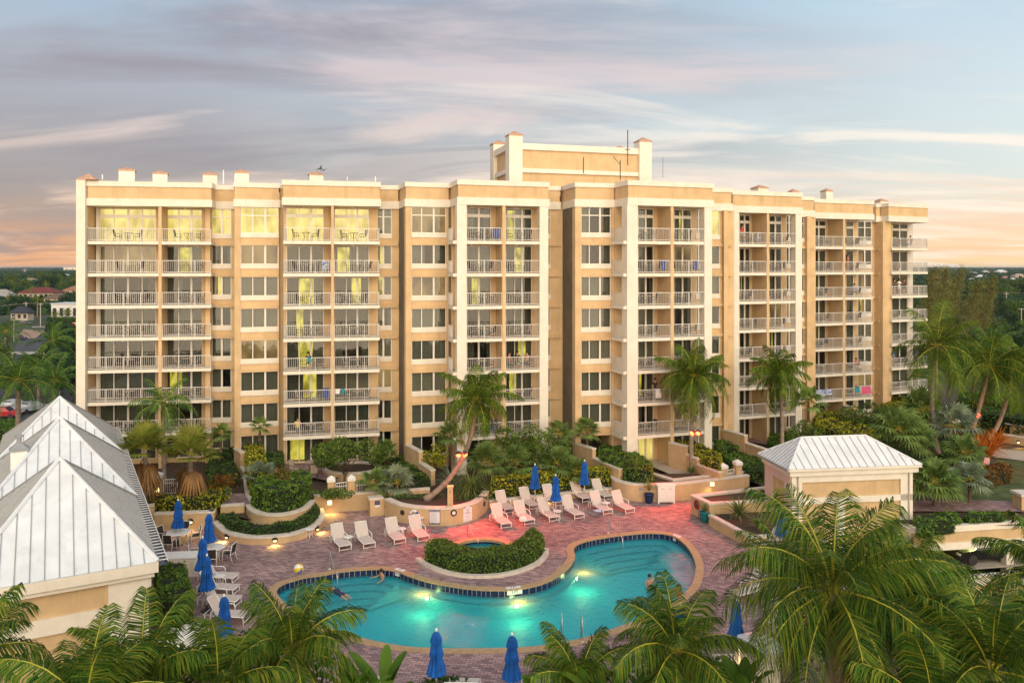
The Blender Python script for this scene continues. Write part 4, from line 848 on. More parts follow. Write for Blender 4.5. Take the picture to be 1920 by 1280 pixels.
def stepwall(label, segs, w_=.34):
    o = thing('garden_wall', label, 'wall', segs[0][0], world=True); mb = MB(); cp = MB()
    for i, (a, b) in enumerate(segs):
        a, b = Vector(a), Vector(b); P = [a.to_2d(), b.to_2d()]; z = a.z; ribbon(mb, P, -w_ / 2 + .002 * i, w_ / 2 - .002 * i, TG - .1, z - .1); ribbon(cp, P, -w_ / 2 - .05, w_ / 2 + .05, z - .1, z)
    mb.build('wall_body', tan_wall, o); cp.build('coping', cap_m, o)
def sw(pts): # (x,y,h) pairs
    return [(G(*a), G(*b)) for a, b in pts]
stepwall('stepped garden wall coming down left of the gold hedge', [(Vector((-22.5, 65.2, 2.3)), G(455, 847, 2.3)), (G(455, 873, 1.25), G(461, 882, 1.25)), (G(461, 893, .9), G(469, 940, 1.15))])
stepwall('stepped garden wall below the tall blank wall left of the leaning palm', [(Vector((-8.5, 64.9, 2.68)), G(789, 845, 2.68)), (G(787, 864, 1.8), G(812, 880, 1.8))])
stepwall('stepped garden wall left of the dark hedge by the entrance', [(Vector((5.2, 65.1, 2.74)), G(1114, 840, 2.74)), (G(1112, 856, 2.02), G(1164, 878, 2.02))])
stepwall('stepped wall with lit lamp on the right of the entrance path', [(G(1256, 827.5, 2.87), G(1287, 835, 2.87)), (G(1286, 850, 2.18), G(1311, 859, 2.18)), (G(1310, 869, 1.77), G(1352, 884, 1.77))])
stepwall('stepped wall beside the ground floor patio with one chair', [(G(1357, 804, 2.98), G(1399, 815, 2.98)), (G(1397, 828, 2.35), G(1448, 845, 2.35))])
stepwall('stepped wall in front of the right block', [(G(1583, 759, 2.9), G(1601, 762, 2.9)), (G(1599, 772, 2.2), G(1658, 787, 2.2))])
flat('terrace_paving', [(402, 948), (470, 944), (458, 924), (400, 926)], 1.1, paver, 1.1)
flat('patio_paving', [(530, 884), (612, 900), (720, 878), (705, 862), (560, 858), (532, 866)], .9, paver, .9)
flat('entrance_path', [(1200, 850), (1228, 846), (1315, 882), (1300, 890), (1268, 893), (1222, 874)], .9, concrete, .9)
flat('patio_paving', [(1392, 806), (1440, 806), (1440, 834), (1398, 826)], .95, paver, .95)
flat('lawn', [(1745, 945), (1790, 900), (1830, 880), (1890, 855), (2100, 850), (2100, 945)], .68, grass_m, .68)
flat('lawn', [(1500, 790), (1620, 835), (1640, 850), (1480, 815)], .68, grass_m, .68)
flat('garden_path', [(1700, 938), (1800, 936), (1905, 939), (2100, 945), (2100, 958), (1700, 958)], .72, paver, .72)
flat('garden_path', [(1800, 848), (1860, 838), (2050, 862), (2050, 880)], .74, concrete, .74)
flat('garden_path', [(1640, 880), (1560, 850), (1480, 808), (1500, 800), (1580, 838), (1650, 862)], .74, concrete, .74)
wallpath('curved pink planter curb under the palms on the right', sm(p2([(1700, 864), (1725, 872), (1760, 877), (1800, 880), (1835, 878), (1852, 868), (1855, 858)], 1.3)), TG, 1.3, .3)
wallpath('long tan wall on the far right behind the leaning palms', p2([(1835, 783), (1912, 797), (1990, 811)], 2.0), TG, 2.0, .3)
wallpath('low wall with a round lamp at the far right path', p2([(1880, 813), (1925, 820), (2020, 836)], 1.4), TG, 1.4, .3)
o = thing('wall_pier', 'square tan pier with pale cap at the right edge by the path', 'pier', G(1925, 970, .6), world=True); c = G(1918, 955, .6); mb = MB(); mb.box((c.x - .4, c.y - .5, .3), (c.x + 1.6, c.y + .5, 1.62)); mb.build('pier_body', tan_wall, o); mb = MB(); mb.box((c.x - .5, c.y - .6, 1.62), (c.x + 1.7, c.y + .6, 1.8)); mb.build('coping', cap_m, o)
# fences, gates, pillars
def fence(label, a, b, z0, h, name='fence_panel', cat_='fence', sub=True, m=None):
    a, b = Vector(a), Vector(b); d = b - a; ln = d.to_2d().length; M = Matrix.Translation(a) @ Matrix.Rotation(math.atan2(d.y, d.x), 4, 'Z'); mb = MB(M); mb.box((0, -.025, z0), (.05, .025, z0 + h)); mb.box((ln - .05, -.025, z0), (ln, .025, z0 + h)); mb.box((.05, -.02, z0 + h - .05), (ln - .05, .02, z0 + h)); mb.box((.05, -.02, z0 + .06), (ln - .05, .02, z0 + .11))
    if sub: mb.box((.05, -.02, z0 + h - .3), (ln - .05, .02, z0 + h - .26))
    n = max(2, round(ln / .14))
    for k in range(1, n): mb.box((ln * k / n - .011, -.011, z0 + .11), (ln * k / n + .011, .011, z0 + h - .05))
    return tag(mb.build(name, m or wpaint), label, cat_, 'white garden fence panels')
def pillar(label, p, z0, h, w_=.24, lamp=None):
    o = thing('gate_pillar', label, 'pillar', (p[0], p[1], z0), world=True, group='capped gate pillars'); b = MB(Matrix.Translation((p[0], p[1], 0)) @ Matrix.Rotation(R(12), 4, 'Z')); b.box((-w_, -w_, z0), (w_, w_, z0 + h)); b.build('post', tan_wall, o)
    c = MB(b.M); c.box((-w_ - .05, -w_ - .05, z0 + h), (w_ + .05, w_ + .05, z0 + h + .22)); c.pyramid((-w_ - .05, -w_ - .05), (w_ + .05, w_ + .05), z0 + h + .22, z0 + h + .42); c.build('pillar_cap', wpaint, o)
zf = .62
P = [at(621, 56.6, zf), at(659, 56.9, zf), at(695, 57.2, zf)]
for p, lb in zip(P, ('left white capped tan pillar of the three in front of the round tree planter', 'middle white capped pillar with glowing lamp before the round tree planter', 'right white capped pillar of the three in front of the round tree planter')): pillar(lb, p, zf, 1.25)
fence('white picket panel left of the glowing middle pillar', P[0] + Vector((.3, 0, -zf)), P[1] + Vector((-.3, 0, -zf)), zf, 1.15); fence('white picket panel right of the glowing middle pillar', P[1] + Vector((.3, 0, -zf)), P[2] + Vector((-.3, 0, -zf)), zf, 1.15)
q = [at(271, 57.5, zf), at(298, 57.7, zf), at(328, 57.9, zf)]
pillar('white capped pillar with glowing lamp between the two skirted palms', q[1], zf, 1.25); fence('white picket panel behind the left skirted palm', q[0] + Vector((-.4, 0, -zf)), q[1] + Vector((-.3, 0, -zf)), zf, 1.1); fence('white picket panel between lamp pillar and right skirted palm', q[1] + Vector((.3, 0, -zf)), q[2] + Vector((.2, 0, -zf)), zf, 1.1)
e = [at(1356, 60.5, zf), at(1383, 61, zf)]; pillar('left capped pillar of the small white gate near the pavilion', e[0], zf, 1.2); pillar('right capped pillar of the small white gate near the pavilion', e[1], zf, 1.35); fence('small white garden gate near the pavilion roof', e[0] + Vector((.25, 0, -zf)), e[1] + Vector((-.25, 0, -zf)), zf, 1.05, 'garden_gate', 'gate')
pillar('white capped pillar between hedge and leaning palms, far right', at(1788, 76, .7), .7, 1.7, .8); fence('white picket gate behind the red lamp at the far right', at(1822, 70, 0), at(1842, 69, 0), .9, 1.3, 'garden_gate', 'gate')
# round tree planter on the patio
rc = G(655, 884, 1.2); ring = [(rc.x + math.cos(a) * 2.35, rc.y + 1.3 + math.sin(a) * 1.9) for a in np.linspace(0, 2 * math.pi, 37)[:-1]]
wallpath('round patio planter wall with a broad green tree inside', ring, TG, 1.25, .3, close=True); mb = MB(); poly_mesh(mb, [ring], 1.08); struct('planter_soil', mb, soil)
# stuff on the big planter wall
def on_wall(path, px, y, z):
    g = G(px, y, z).to_2d(); i = min(range(1, len(path) - 1), key=lambda i: (Vector(path[i]) - g).length); a, b = Vector(path[i - 1]), Vector(path[i + 1]); t = (b - a).normalized(); n = Vector((t.y, -t.x)); s = (g - a).dot(t); return a + t * s + n * .012, n
c, n = on_wall(w7, 815.5, 967, .62); M = facing(c, n, .58); s1 = thing('pool_rules_sign', 'white board reading POOL RULES and NO DIVING in navy bands', 'sign', (c.x, c.y, .58), world=True)
mb = MB(M); mb.box((-.37, -.49, 0), (.37, .49, .02)); mb.build('board', sign_w, s1)
mb = MB(M); [mb.box((-.37, y0, .017), (.37, y1, .023)) for y0, y1 in ((.35, .49), (-.49, -.36))]; mb.box((-.37, -.36, .017), (-.345, .35, .023)); mb.box((.345, -.36, .017), (.37, .35, .023)); mb.build('navy_band', navy_ink, s1)
text('POOL RULES', .125, M @ Matrix.Translation((0, .42, .026)), sign_w, s1); text('NO DIVING', .13, M @ Matrix.Translation((0, -.425, .026)), sign_w, s1)
mb = MB(M)
for k in range(11): mb.box((-.29, .29 - k * .058, .018), (random.uniform(.05, .29), .305 - k * .058, .023))
mb.build('printed_lines', grey_ink, s1)
c, n = on_wall(w7, 876.5, 962, .6); M = facing(c, n, .6); s2 = thing('spa_notice', 'white notice board with navy top strip near the palm post', 'sign', (c.x, c.y, .6), world=True)
mb = MB(M); mb.box((-.36, -.5, 0), (.36, .5, .02)); mb.build('board', sign_w, s2); mb = MB(M); mb.box((-.36, .42, .017), (-.16, .5, .023)); mb.box((.16, .42, .017), (.36, .5, .023)); mb.build('navy_band', navy_ink, s2)
mb = MB(M)
for k in range(10): h = .05 if k in (2, 4) else .016; mb.box((-.3 + .1 * (k % 3), .34 - k * .08, .018), (random.uniform(.1, .3), .34 - k * .08 + h, .023))
mb.build('printed_lines', grey_ink, s2)
def ringlamp(px, y, z, label, r=.22, m=wpaint):
    c, n = on_wall(w7, px, y, z); M = facing(c, n, z); o = thing('wall_light' if m is wpaint else 'wall_vent', label, 'light' if m is wpaint else 'vent', (c.x, c.y, z), world=True); mb = MB(M); mb.lathe([(r, 0), (r, .05), (r * .7, .06)], 20); mb.build('rim', dark, o); mb = MB(M); mb.lathe([(r * .7, .045), (r * .5, .066), (.01, .07)], 16); mb.build('lens', m, o)
ringlamp(847, 958, .82, 'round unlit wall light with white lens between the two boards'); ringlamp(755, 960, .7, 'round dark vent in planter wall left of the life ring', .17, dark); ringlamp(910, 944, .7, 'round dark vent at the right end of the planter wall', .17, dark)
c, n = on_wall(w7, 779, 963, .68); M = facing(c, n, .68); lr = thing('life_ring', 'white life ring with blue bands hanging on the curved planter wall', 'life ring', (c.x, c.y, .68), world=True)
def torus(mb, a0, a1, Rm, r, m): pts = [(math.cos(a) * Rm, math.sin(a) * Rm, r) for a in np.linspace(a0, a1, max(4, int((a1 - a0) * 5)))]; mb.tube(pts, r, 8, m=m)
mb = MB(M); [torus(mb, R(a), R(b), .26, .075, 0) for a, b in ((50, 175), (215, 265), (305, 378))]; mb.build('ring', wpaint, lr, True); mb = MB(M); [torus(mb, R(a), R(b), .26, .082, 0) for a, b in ((18, 50), (175, 215), (265, 305))]; mb.build('blue_band', pr('ring_blue', (.02, .12, .35), .6), lr, True); mb = MB(M); mb.tube([(.05, -.2, .06), (0, 0, .06), (.02, .15, .06), (0, .26, .06)], .03, 5); mb.build('rope', wpaint, lr)
po = thing('shower_post', 'tan outdoor shower post standing at the planter wall', 'post', G(845, 950, 1.0), world=True); c, n = on_wall(w7, 845, 950, 1.2); mb = MB(Matrix.Translation((c.x - n.x * .22, c.y - n.y * .22, 0))); mb.box((-.17, -.17, 1.0), (.17, .17, 2.45)); mb.box((-.2, -.2, 2.45), (.2, .2, 2.55)); mb.build('post', tan_wall, po); q = MB(mb.M); q.lathe([(.03, 1.35), (.05, 1.36), (.05, 1.44), (.03, 1.45)], 8, (0, -.19)); q.lathe([(.03, 2.2), (.05, 2.21), (.05, 2.28), (.03, 2.3)], 8, (0, -.19)); q.build('tap', chrome, po)
# lamps ------------------------------------------------------------------
def wall_lamp(label, p, n, z, power=40, target=1.2, kind='dome', down=.9):
    n = Vector((n[0], n[1])).normalized(); M = facing((p[0], p[1]), n, z); o = thing('wall_lamp', label, 'lamp', (p[0], p[1], z), world=True)
    mb = MB(M)
    if kind == 'dome':
        mb.lathe([(.17, -.01), (.17, .05), (.15, .06)], 18, m=0); o2 = mb.build('rim', dark, o); g = MB(M); g.lathe([(.13, .055), (.10, .085), (.01, .095)], 14); q = MB(M); q.box((-.14, 0, .05), (.14, .14, .12)); q.build('hood', dark, o)
    else:
        mb.box((-.17, -.17, 0), (.17, .17, .05)); mb.build('frame', white, o); g = MB(M); g.box((-.13, -.13, .045), (.13, .13, .10))
    g.build('lamp_glass', lamp_e, o)
    L0 = Vector((p[0] + n.x * .22, p[1] + n.y * .22, z)); light('lamp_light', 'SPOT', L0, power, (1, .66, .16), o, (p[0] + n.x * (.22 + target), p[1] + n.y * (.22 + target), z - down), .08, 150, .8); return o
w2 = sm(W2)
for px, y, lb in ((427, 1005, 'round black wall light on the low planter beside the dining chair'), (515, 1009, 'round black wall light in the middle of the low curved planter'), (594, 989, 'round black wall light at the right end of the low curved planter')):
    g = G(px, y, .28).to_2d(); i = min(range(1, len(w2) - 1), key=lambda i: (Vector(w2[i]) - g).length); t = (Vector(w2[i + 1]) - Vector(w2[i - 1])).normalized(); n = Vector((t.y, -t.x)); c = Vector(w2[i]) + n * .01; wall_lamp(lb, c, n, .27, 50, .5)
wall_lamp('round wall light behind the first blue umbrella', (W1[0] + (W1[1] - W1[0]) * .62 + Vector((0, -.01))), (.05, -1), .62, 60, .8)
wall_lamp('square glowing lamp on the long tan retaining wall', W6[0] + (W6[1] - W6[0]) * .58 + Vector((0, -.02)), (W6[1] - W6[0]).yx * Vector((1, -1)), .72, 130, .9, 'square')
wall_lamp('glowing lamp low on the middle gate pillar', (P[1].x - .02, P[1].y - .27), (.1, -1), 1.05, 90, .6, 'square'); wall_lamp('glowing lamp low on the pillar between the skirted palms', (q_ := at(298, 57.7, zf)).xy + Vector((0, -.27)), (.1, -1), 1.05, 90, .6, 'square')
wall_lamp('glowing wall light behind the back row of loungers', (W8[0] + (W8[1] - W8[0]) * .44 + Vector((0, -.02))), (-.1, -1), .3, 60, .5)
wall_lamp('glowing lamp on the wall by the entrance path', G(1271, 858, 1.35).xy + Vector((0, -.2)), (-.75, -.6), 1.45, 130, 1.2, 'square', 1.0)
wall_lamp('glowing lamp on the planter wall right of the white cabinet', (W9[-2] + (W9[-1] - W9[-2]) * .47 + Vector((0, -.02))), (-.05, -1), .95, 110, .9, 'square')
wall_lamp('round lamp on the low wall at the far right path', G(1909, 828, 1.1).xy, (-.2, -1), 1.1, 60, .8)
c = G(362, 927, .9); wall_lamp('lamp beside the teal flower pot', G(405, 920, .9).xy, (.2, -1), .9, 60, 1.0)
# ------------------------------------------------------------------ pool house (left), pavilion and parking deck (right)
ZE = 5.0
def GE(x, y): return G(x, y, ZE).to_2d()
cR = [GE(296, 1052), GE(250, 932), GE(226, 847), GE(212, 800)]
dv_ = (cR[3] - cR[0]).normalized(); lf = Vector((-dv_.y, dv_.x)); Wd = 7.0
lens = [0, (cR[1] - cR[0]).length, (cR[2] - cR[0]).length, (cR[3] - cR[0]).length]
ph = thing('pool_house', 'pool house with three white metal pyramid roofs at left', 'building', (*(cR[0] + lf * 3.5 + dv_ * 12), 0), world=True)
Mh = Matrix(((lf.x, dv_.x, 0, cR[0].x), (lf.y, dv_.y, 0, cR[0].y), (0, 0, 1, 0), (0, 0, 0, 1)))  # local: x to the left, y away, z up
TOP = 8.5
def ribs(mb, a, b, apex, n):
    """standing seams on a triangular roof face, running up the slope"""
    a, b, apex = Vector(a), Vector(b), Vector(apex); base = b - a; nr = base.cross(apex - a).normalized()
    if nr.z < 0: nr = -nr
    foot = a + base * ((apex - a).dot(base) / base.dot(base)); up = apex - foot; t0 = (foot - a).length / base.length; e = base.normalized()
    for k in range(1, n):
        t = k / n; h = t / t0 if t < t0 else (1 - t) / (1 - t0); p = a + base * t; q = p + up * (h * .985); w_ = e * .016; o = nr * .035
        mb.face([p - w_ + o, p + w_ + o, q + w_ + o, q - w_ + o]); mb.face([p - w_, p - w_ + o, q - w_ + o, q - w_]); mb.face([p + w_ + o, p + w_, q + w_, q + w_ + o])
for i in range(3):
    y0, y1 = lens[i], lens[i + 1] + .0; ap = (Wd / 2, (y0 + y1) / 2, TOP - (.35 if i == 2 else 0)); e = .012 * i
    C = [(0, y0, ZE + e), (Wd, y0, ZE + e), (Wd, y1, ZE + e), (0, y1, ZE + e)]
    mb = MB(Mh)
    mb.face([C[1], C[0], ap], 0); mb.face([C[0], C[3], ap], 1); mb.face([C[3], C[2], ap], 0); mb.face([C[2], C[1], ap], 1)
    rf = mb.build('roof', [roofm, roof_grey], ph); mb = MB(Mh); ribs(mb, C[0], C[1], ap, 14); ribs(mb, C[0], C[3], ap, 26 if i else 26); ribs(mb, C[1], C[2], ap, 26); mb.build('standing_seam', seam, rf)
    mb = MB(Mh)
    for q in (C[0], C[1]): mb.tube([Vector(q) + Vector((0, 0, .03)), Vector(ap) + Vector((0, 0, .04))], .09, 6)
    mb.build('ridge_cap', roofm, rf); mb = MB(Mh)
    for q in (C[2], C[3]): mb.tube([Vector(q) + Vector((0, 0, .03)), Vector(ap) + Vector((0, 0, .02))], .07, 5)
    mb.tube([ap, (ap[0], ap[1], ap[2] + .45)], .012, 4); mb.build('valley_flashing', seam, rf)
y1 = lens[3]
mb = MB(Mh); mb.box((-.34, -.05, ZE - .16), (-.01, y1, ZE - .14)); mb.box((-.36, -.05, ZE - .16), (-.34, y1, ZE - .0)); mb.build('gutter', gutter_m, ph)
mb = MB(Mh)
for k in range(int(y1 / .42)): mb.box((-.37, .1 + k * .42, ZE - .005), (.02, .16 + k * .42, ZE + .02))
mb.box((-.385, -.05, ZE - .02), (-.355, y1, ZE + .025)); mb.build('gutter_strap', wpaint, ph)
mb = MB(Mh); mb.box((-.02, -.06, ZE - .42), (Wd + .02, .02, ZE - .01), 0); mb.box((.12, .08, ZE - .62), (Wd - .1, .15, ZE - .42), 0); mb.build('eave_fascia', white, ph)
mb = MB(Mh); mb.box((.35, .35, -.05), (Wd - .35, y1 - .3, ZE - .4)); mb.build('wall', tan_wall, ph)
mb = MB(Mh); mb.box((.3, .22, 4.40), (Wd - .3, .36, ZE - .42)); mb.box((.32, .25, -.04), (1.8, .36, 4.40)); mb.box((1.8, .24, 2.75), (Wd - .3, .36, 3.4)); mb.box((6.2, .25, 3.4), (Wd - .3, .36, 4.40)); mb.build('wall_trim', white, ph)
mb = MB(Mh); mb.box((.22, .3, 3.9), (.36, y1 - .4, ZE - .42)); mb.build('wall_trim', white, ph)
v = at(36, 42.5, 6.2); vv = thing('roof_vent', 'white square roof vent with dark hood on the left roof slope', 'vent', v, world=True); mb = MB(Matrix.Translation((v.x, v.y, 0)) @ Matrix.Rotation(R(30), 4, 'Z')); mb.box((-.38, -.38, 5.6), (.38, .38, 7.3)); mb.build('vent_box', wpaint, vv); q = MB(mb.M); q.box((-.45, -.45, 7.3), (.45, .45, 7.42)); q.pyramid((-.4, -.4), (.4, .4), 7.42, 7.8); q.lathe([(.12, 7.6), (.12, 8.0), (.2, 8.0), (.2, 8.1), (.02, 8.15)], 10); q.build('hood', seam, vv)
# pavilion
ZP = 4.2; A = G(1479, 880, ZP); B = G(1729, 871, ZP); ex = (B - A).to_2d(); Wp = ex.length; ex /= Wp; ey = Vector((-ex.y, ex.x)); Dp = 4.4
Mp = Matrix(((ex.x, ey.x, 0, A.x), (ex.y, ey.y, 0, A.y), (0, 0, 1, 0), (0, 0, 0, 1))); pv = thing('pavilion', 'small cream and tan pavilion with white hipped metal roof at right', 'building', (*(A.to_2d() + ex * 4 + ey * 3), 0), world=True)
zr = ZP + 1.5; C = [(0, 0, ZP), (Wp, 0, ZP), (Wp, Dp, ZP), (0, Dp, ZP)]; r0, r1 = (2.0, Dp / 2, zr), (Wp - 2.6, Dp / 2, zr)
mb = MB(Mp); mb.face([C[0], C[1], r1, r0]); mb.face([C[1], C[2], r1]); mb.face([C[2], C[3], r0, r1]); mb.face([C[3], C[0], r0]); rf = mb.build('roof', roofm, pv)
mb = MB(Mp); nn = 17
for k in range(1, nn):
    x = Wp * k / nn; t = min(1, x / 2.0, (Wp - x) / 2.6); p = Vector((x, 0, ZP)); q = Vector((x, Dp / 2 * t, ZP + 1.5 * t)); o = Vector((0, -.015, .03)); w_ = Vector((.016, 0, 0)); mb.face([p - w_ + o, p + w_ + o, q + w_ + o, q - w_ + o]); mb.face([p - w_, p - w_ + o, q - w_ + o, q - w_]); mb.face([p + w_ + o, p + w_, q + w_, q + w_ + o])
ribs(mb, C[3], C[0], r0, 12); ribs(mb, C[1], C[2], r1, 12); mb.build('standing_seam', seam, rf)
mb = MB(Mp)
for a, b in ((C[0], r0), (C[1], r1), (C[3], r0), (C[2], r1), (r0, r1)): mb.tube([Vector(a) + Vector((0, 0, .02)), Vector(b) + Vector((0, 0, .03))], .07, 6)
mb.build('ridge_cap', roofm, rf)
mb = MB(Mp); mb.box((.02, -.02, ZP - .16), (Wp - .02, Dp, ZP - .01)); mb.box((.16, .12, ZP - .5), (Wp - .16, Dp - .2, ZP - .16)); mb.build('eave_fascia', white, pv); mb = MB(Mp); mb.box((-.12, -.05, ZP - .14), (-.0, Dp, ZP)); mb.build('gutter', seam, pv)
mb = MB(Mp); mb.box((.4, .42, -3), (Wp - .5, Dp - .4, ZP - .4)); mb.build('wall', tan_wall, pv)
mb = MB(Mp); mb.box((.35, .3, ZP - .95), (Wp - .45, .43, ZP - .5)); mb.box((.35, .3, ZP - 2.35), (Wp - .45, .43, ZP - 1.95)); mb.box((.35, .3, -3), (1.05, .43, ZP - .95)); mb.box((Wp - 1.3, .3, -3), (Wp - .45, .43, ZP - .95)); mb.box((3.4, .31, -3), (4.0, .43, ZP - 2.35)); mb.box((Wp - .52, .43, -3), (Wp - .38, Dp - .3, ZP - .5)); mb.build('wall_trim', white, pv)
mb = MB(Mp); mb.box((.28, .43, -3), (.42, 1.2, ZP - .5)); mb.box((.28, 2.9, -3), (.42, Dp - .4, ZP - .5)); mb.box((.28, 1.2, ZP - 1.1), (.42, 2.9, ZP - .5)); mb.box((.28, 1.2, -3), (.42, 2.9, ZP - 2.7)); mb.build('wall_trim', pr('red_lit_trim', (.66, .50, .44), .7, .06), pv)  # left face trim: pink cast of the red floodlights put into its colour
mb = MB(Mp); mb.tube([(Wp - .75, .26, ZP - .1), (Wp - .75, .26, -2.5)], .05, 6); mb.tube([(.75, .26, ZP - .1), (.75, .26, 0)], .05, 6); mb.build('drain_pipe', concrete, pv)
# parking deck front below the lawn
gz = .72; ga, gb = G(1715, 990, gz), G(2060, 968, gz); gx = (gb - ga).to_2d(); Wg = gx.length; gx /= Wg; gy = Vector((-gx.y, gx.x)); Mg = Matrix(((gx.x, gy.x, 0, ga.x), (gx.y, gy.y, 0, ga.y), (0, 0, 1, 0), (0, 0, 0, 1)))
pk = thing('parking_garage', 'tan and white banded parking garage front with open lower level', 'garage', (*ga.to_2d(), -3), world=True)
mb = MB(Mg); mb.box((0, -.02, gz - .38), (Wg, .35, gz), 1); mb.box((0, .06, gz - 1.05), (Wg, .3, gz - .38), 0); mb.box((0, -.02, gz - 1.5), (Wg, .35, gz - 1.05), 1); mb.box((0, .35, gz - 1.4), (Wg, 12, gz - .2), 1); mb.box((0, 2.75, -3), (Wg, 2.9, gz - 1.4), 2)
for x in (.3, 7, 13.5): mb.box((x, .5, -3), (x + .5, 1.0, gz - 1.4), 1)
mb.build('upper_parapet', [tan_wall, white, pr('garage_back_wall', (.30, .32, .10), .9, .1, 1)], pk)
mb = MB(Mg); mb.box((-1, -1.9, gz - 3.0), (Wg, -1.55, gz - 2.45), 1); mb.box((-1, -1.85, -3.2), (Wg, -1.6, gz - 3.0), 0); mb.build('lower_parapet', [tan_wall, white], pk)
light('garage_light', 'AREA', Mg @ Vector((5, 1.2, gz - 1.55)), 120, (.8, .9, .25), pk, Mg @ Vector((5, 2.2, -3)), size=.5)
def car(label, p, rz, col, s=1.0):
    o = thing('parked_car', label, 'car', p, rz); bm_ = pr('car_paint_' + label.split()[0], col, .25, .03, spec=.6) if ('car_paint_' + label.split()[0]) not in MATS else MATS['car_paint_' + label.split()[0]]
    mb = MB(); pr_ = [(-2.2, .35), (-2.2, .75), (-2.05, .9), (-1.3, .95), (-.75, 1.42), (.6, 1.45), (1.2, .95), (2.05, .85), (2.2, .65), (2.2, .35)]; k = len(pr_)
    for sgn in (1, -1):
        mb.face([(x, sgn * (.86 if z < 1 else .68), z) for x, z in (pr_ if sgn < 0 else pr_[::-1])])
    for i in range(k):
        (x0, z0), (x1, z1) = pr_[i], pr_[(i + 1) % k]; w0, w1 = (.86 if z0 < 1 else .68), (.86 if z1 < 1 else .68); mb.face([(x0, -w0, z0), (x0, w0, z0), (x1, w1, z1), (x1, -w1, z1)])
    mb.build('body', bm_, o); mb = MB(); mb.face([(-1.26, -.72, .98), (-1.26, .72, .98), (-.8, .62, 1.38), (-.8, -.62, 1.38)][::-1]); mb.face([(.66, -.62, 1.42), (.66, .62, 1.42), (1.17, .74, .99), (1.17, -.74, .99)][::-1])
    for sg in (1, -1): mb.face([(-1.1, sg * .84, .99), (1.0, sg * .84, .99), (.55, sg * .70, 1.37), (-.68, sg * .70, 1.37)])
    mb.build('windows', glass_m if False else dark, o)
    for x in (-1.35, 1.35):
        for y in (-.78, .78): mb = MB(Matrix.Translation((x, y, .33)) @ Matrix.Rotation(R(90), 4, 'X')); mb.lathe([(.2, -.1), (.33, -.1), (.33, .1), (.2, .1)], 14); mb.build('wheel', dark, o)
    mb = MB(); [mb.box((2.14, y - .18, .62), (2.21, y + .18, .76)) for y in (-.6, .6)]; mb.build('headlight', wpaint, o); o.scale = (s,) * 3; return o
cpos = Mg @ Vector((6.1, 1.6, 0)); car('black car parked in the open garage level at right', (cpos.x, cpos.y, -2.18), math.atan2(gx.y, gx.x) + math.pi, (.012, .013, .015))
mb = MB(Mg); mb.box((0, .4, -2.3), (Wg, 6, -2.2)); tag(mb.build('pavement', concrete), kind='structure')
# ------------------------------------------------------------------ hedges and planting beds
def HP(px, h): return [tuple(p) for p in p2(px, h)]
def arcband(path, w0, w1): a = offset(path, w0); b = offset(path, w1); return a + b[::-1]
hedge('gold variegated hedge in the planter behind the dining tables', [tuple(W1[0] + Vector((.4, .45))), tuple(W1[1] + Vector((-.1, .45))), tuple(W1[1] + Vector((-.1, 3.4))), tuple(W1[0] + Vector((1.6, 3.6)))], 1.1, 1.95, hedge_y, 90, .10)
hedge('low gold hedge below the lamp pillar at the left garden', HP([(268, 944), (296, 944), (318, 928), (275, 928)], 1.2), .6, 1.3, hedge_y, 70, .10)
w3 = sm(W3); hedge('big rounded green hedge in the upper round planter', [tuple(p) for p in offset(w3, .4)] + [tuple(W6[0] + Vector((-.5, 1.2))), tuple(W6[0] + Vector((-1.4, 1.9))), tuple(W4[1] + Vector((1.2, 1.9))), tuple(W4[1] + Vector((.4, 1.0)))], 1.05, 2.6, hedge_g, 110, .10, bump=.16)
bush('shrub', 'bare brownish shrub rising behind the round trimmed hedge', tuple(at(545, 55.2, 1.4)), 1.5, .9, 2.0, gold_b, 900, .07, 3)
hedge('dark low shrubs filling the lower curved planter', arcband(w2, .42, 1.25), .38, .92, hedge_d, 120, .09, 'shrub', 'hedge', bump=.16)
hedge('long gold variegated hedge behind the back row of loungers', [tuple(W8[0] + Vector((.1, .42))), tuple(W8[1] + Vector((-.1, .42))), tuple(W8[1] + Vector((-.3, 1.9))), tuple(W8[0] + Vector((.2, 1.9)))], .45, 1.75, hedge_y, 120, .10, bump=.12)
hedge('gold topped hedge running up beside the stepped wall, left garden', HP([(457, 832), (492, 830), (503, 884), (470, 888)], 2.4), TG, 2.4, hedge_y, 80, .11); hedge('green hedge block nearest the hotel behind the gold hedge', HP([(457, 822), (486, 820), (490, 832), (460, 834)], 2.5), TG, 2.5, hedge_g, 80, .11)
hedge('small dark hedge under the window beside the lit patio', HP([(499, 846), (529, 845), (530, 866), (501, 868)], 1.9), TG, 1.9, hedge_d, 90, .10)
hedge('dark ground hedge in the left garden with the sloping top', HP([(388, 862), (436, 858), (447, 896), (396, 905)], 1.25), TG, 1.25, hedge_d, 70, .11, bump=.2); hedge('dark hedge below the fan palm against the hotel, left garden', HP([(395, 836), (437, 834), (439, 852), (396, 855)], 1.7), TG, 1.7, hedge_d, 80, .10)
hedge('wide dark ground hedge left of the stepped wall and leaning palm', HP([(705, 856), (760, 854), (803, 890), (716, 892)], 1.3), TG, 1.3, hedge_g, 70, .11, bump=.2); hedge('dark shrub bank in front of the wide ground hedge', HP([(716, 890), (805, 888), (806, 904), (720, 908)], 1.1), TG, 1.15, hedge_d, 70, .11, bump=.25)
hedge('rounded dark hedge left of the entrance path', HP([(1118, 838), (1140, 833), (1176, 834), (1222, 866), (1222, 880), (1190, 878), (1128, 858)], 2.3), TG, 2.3, hedge_g, 85, .11, bump=.16)
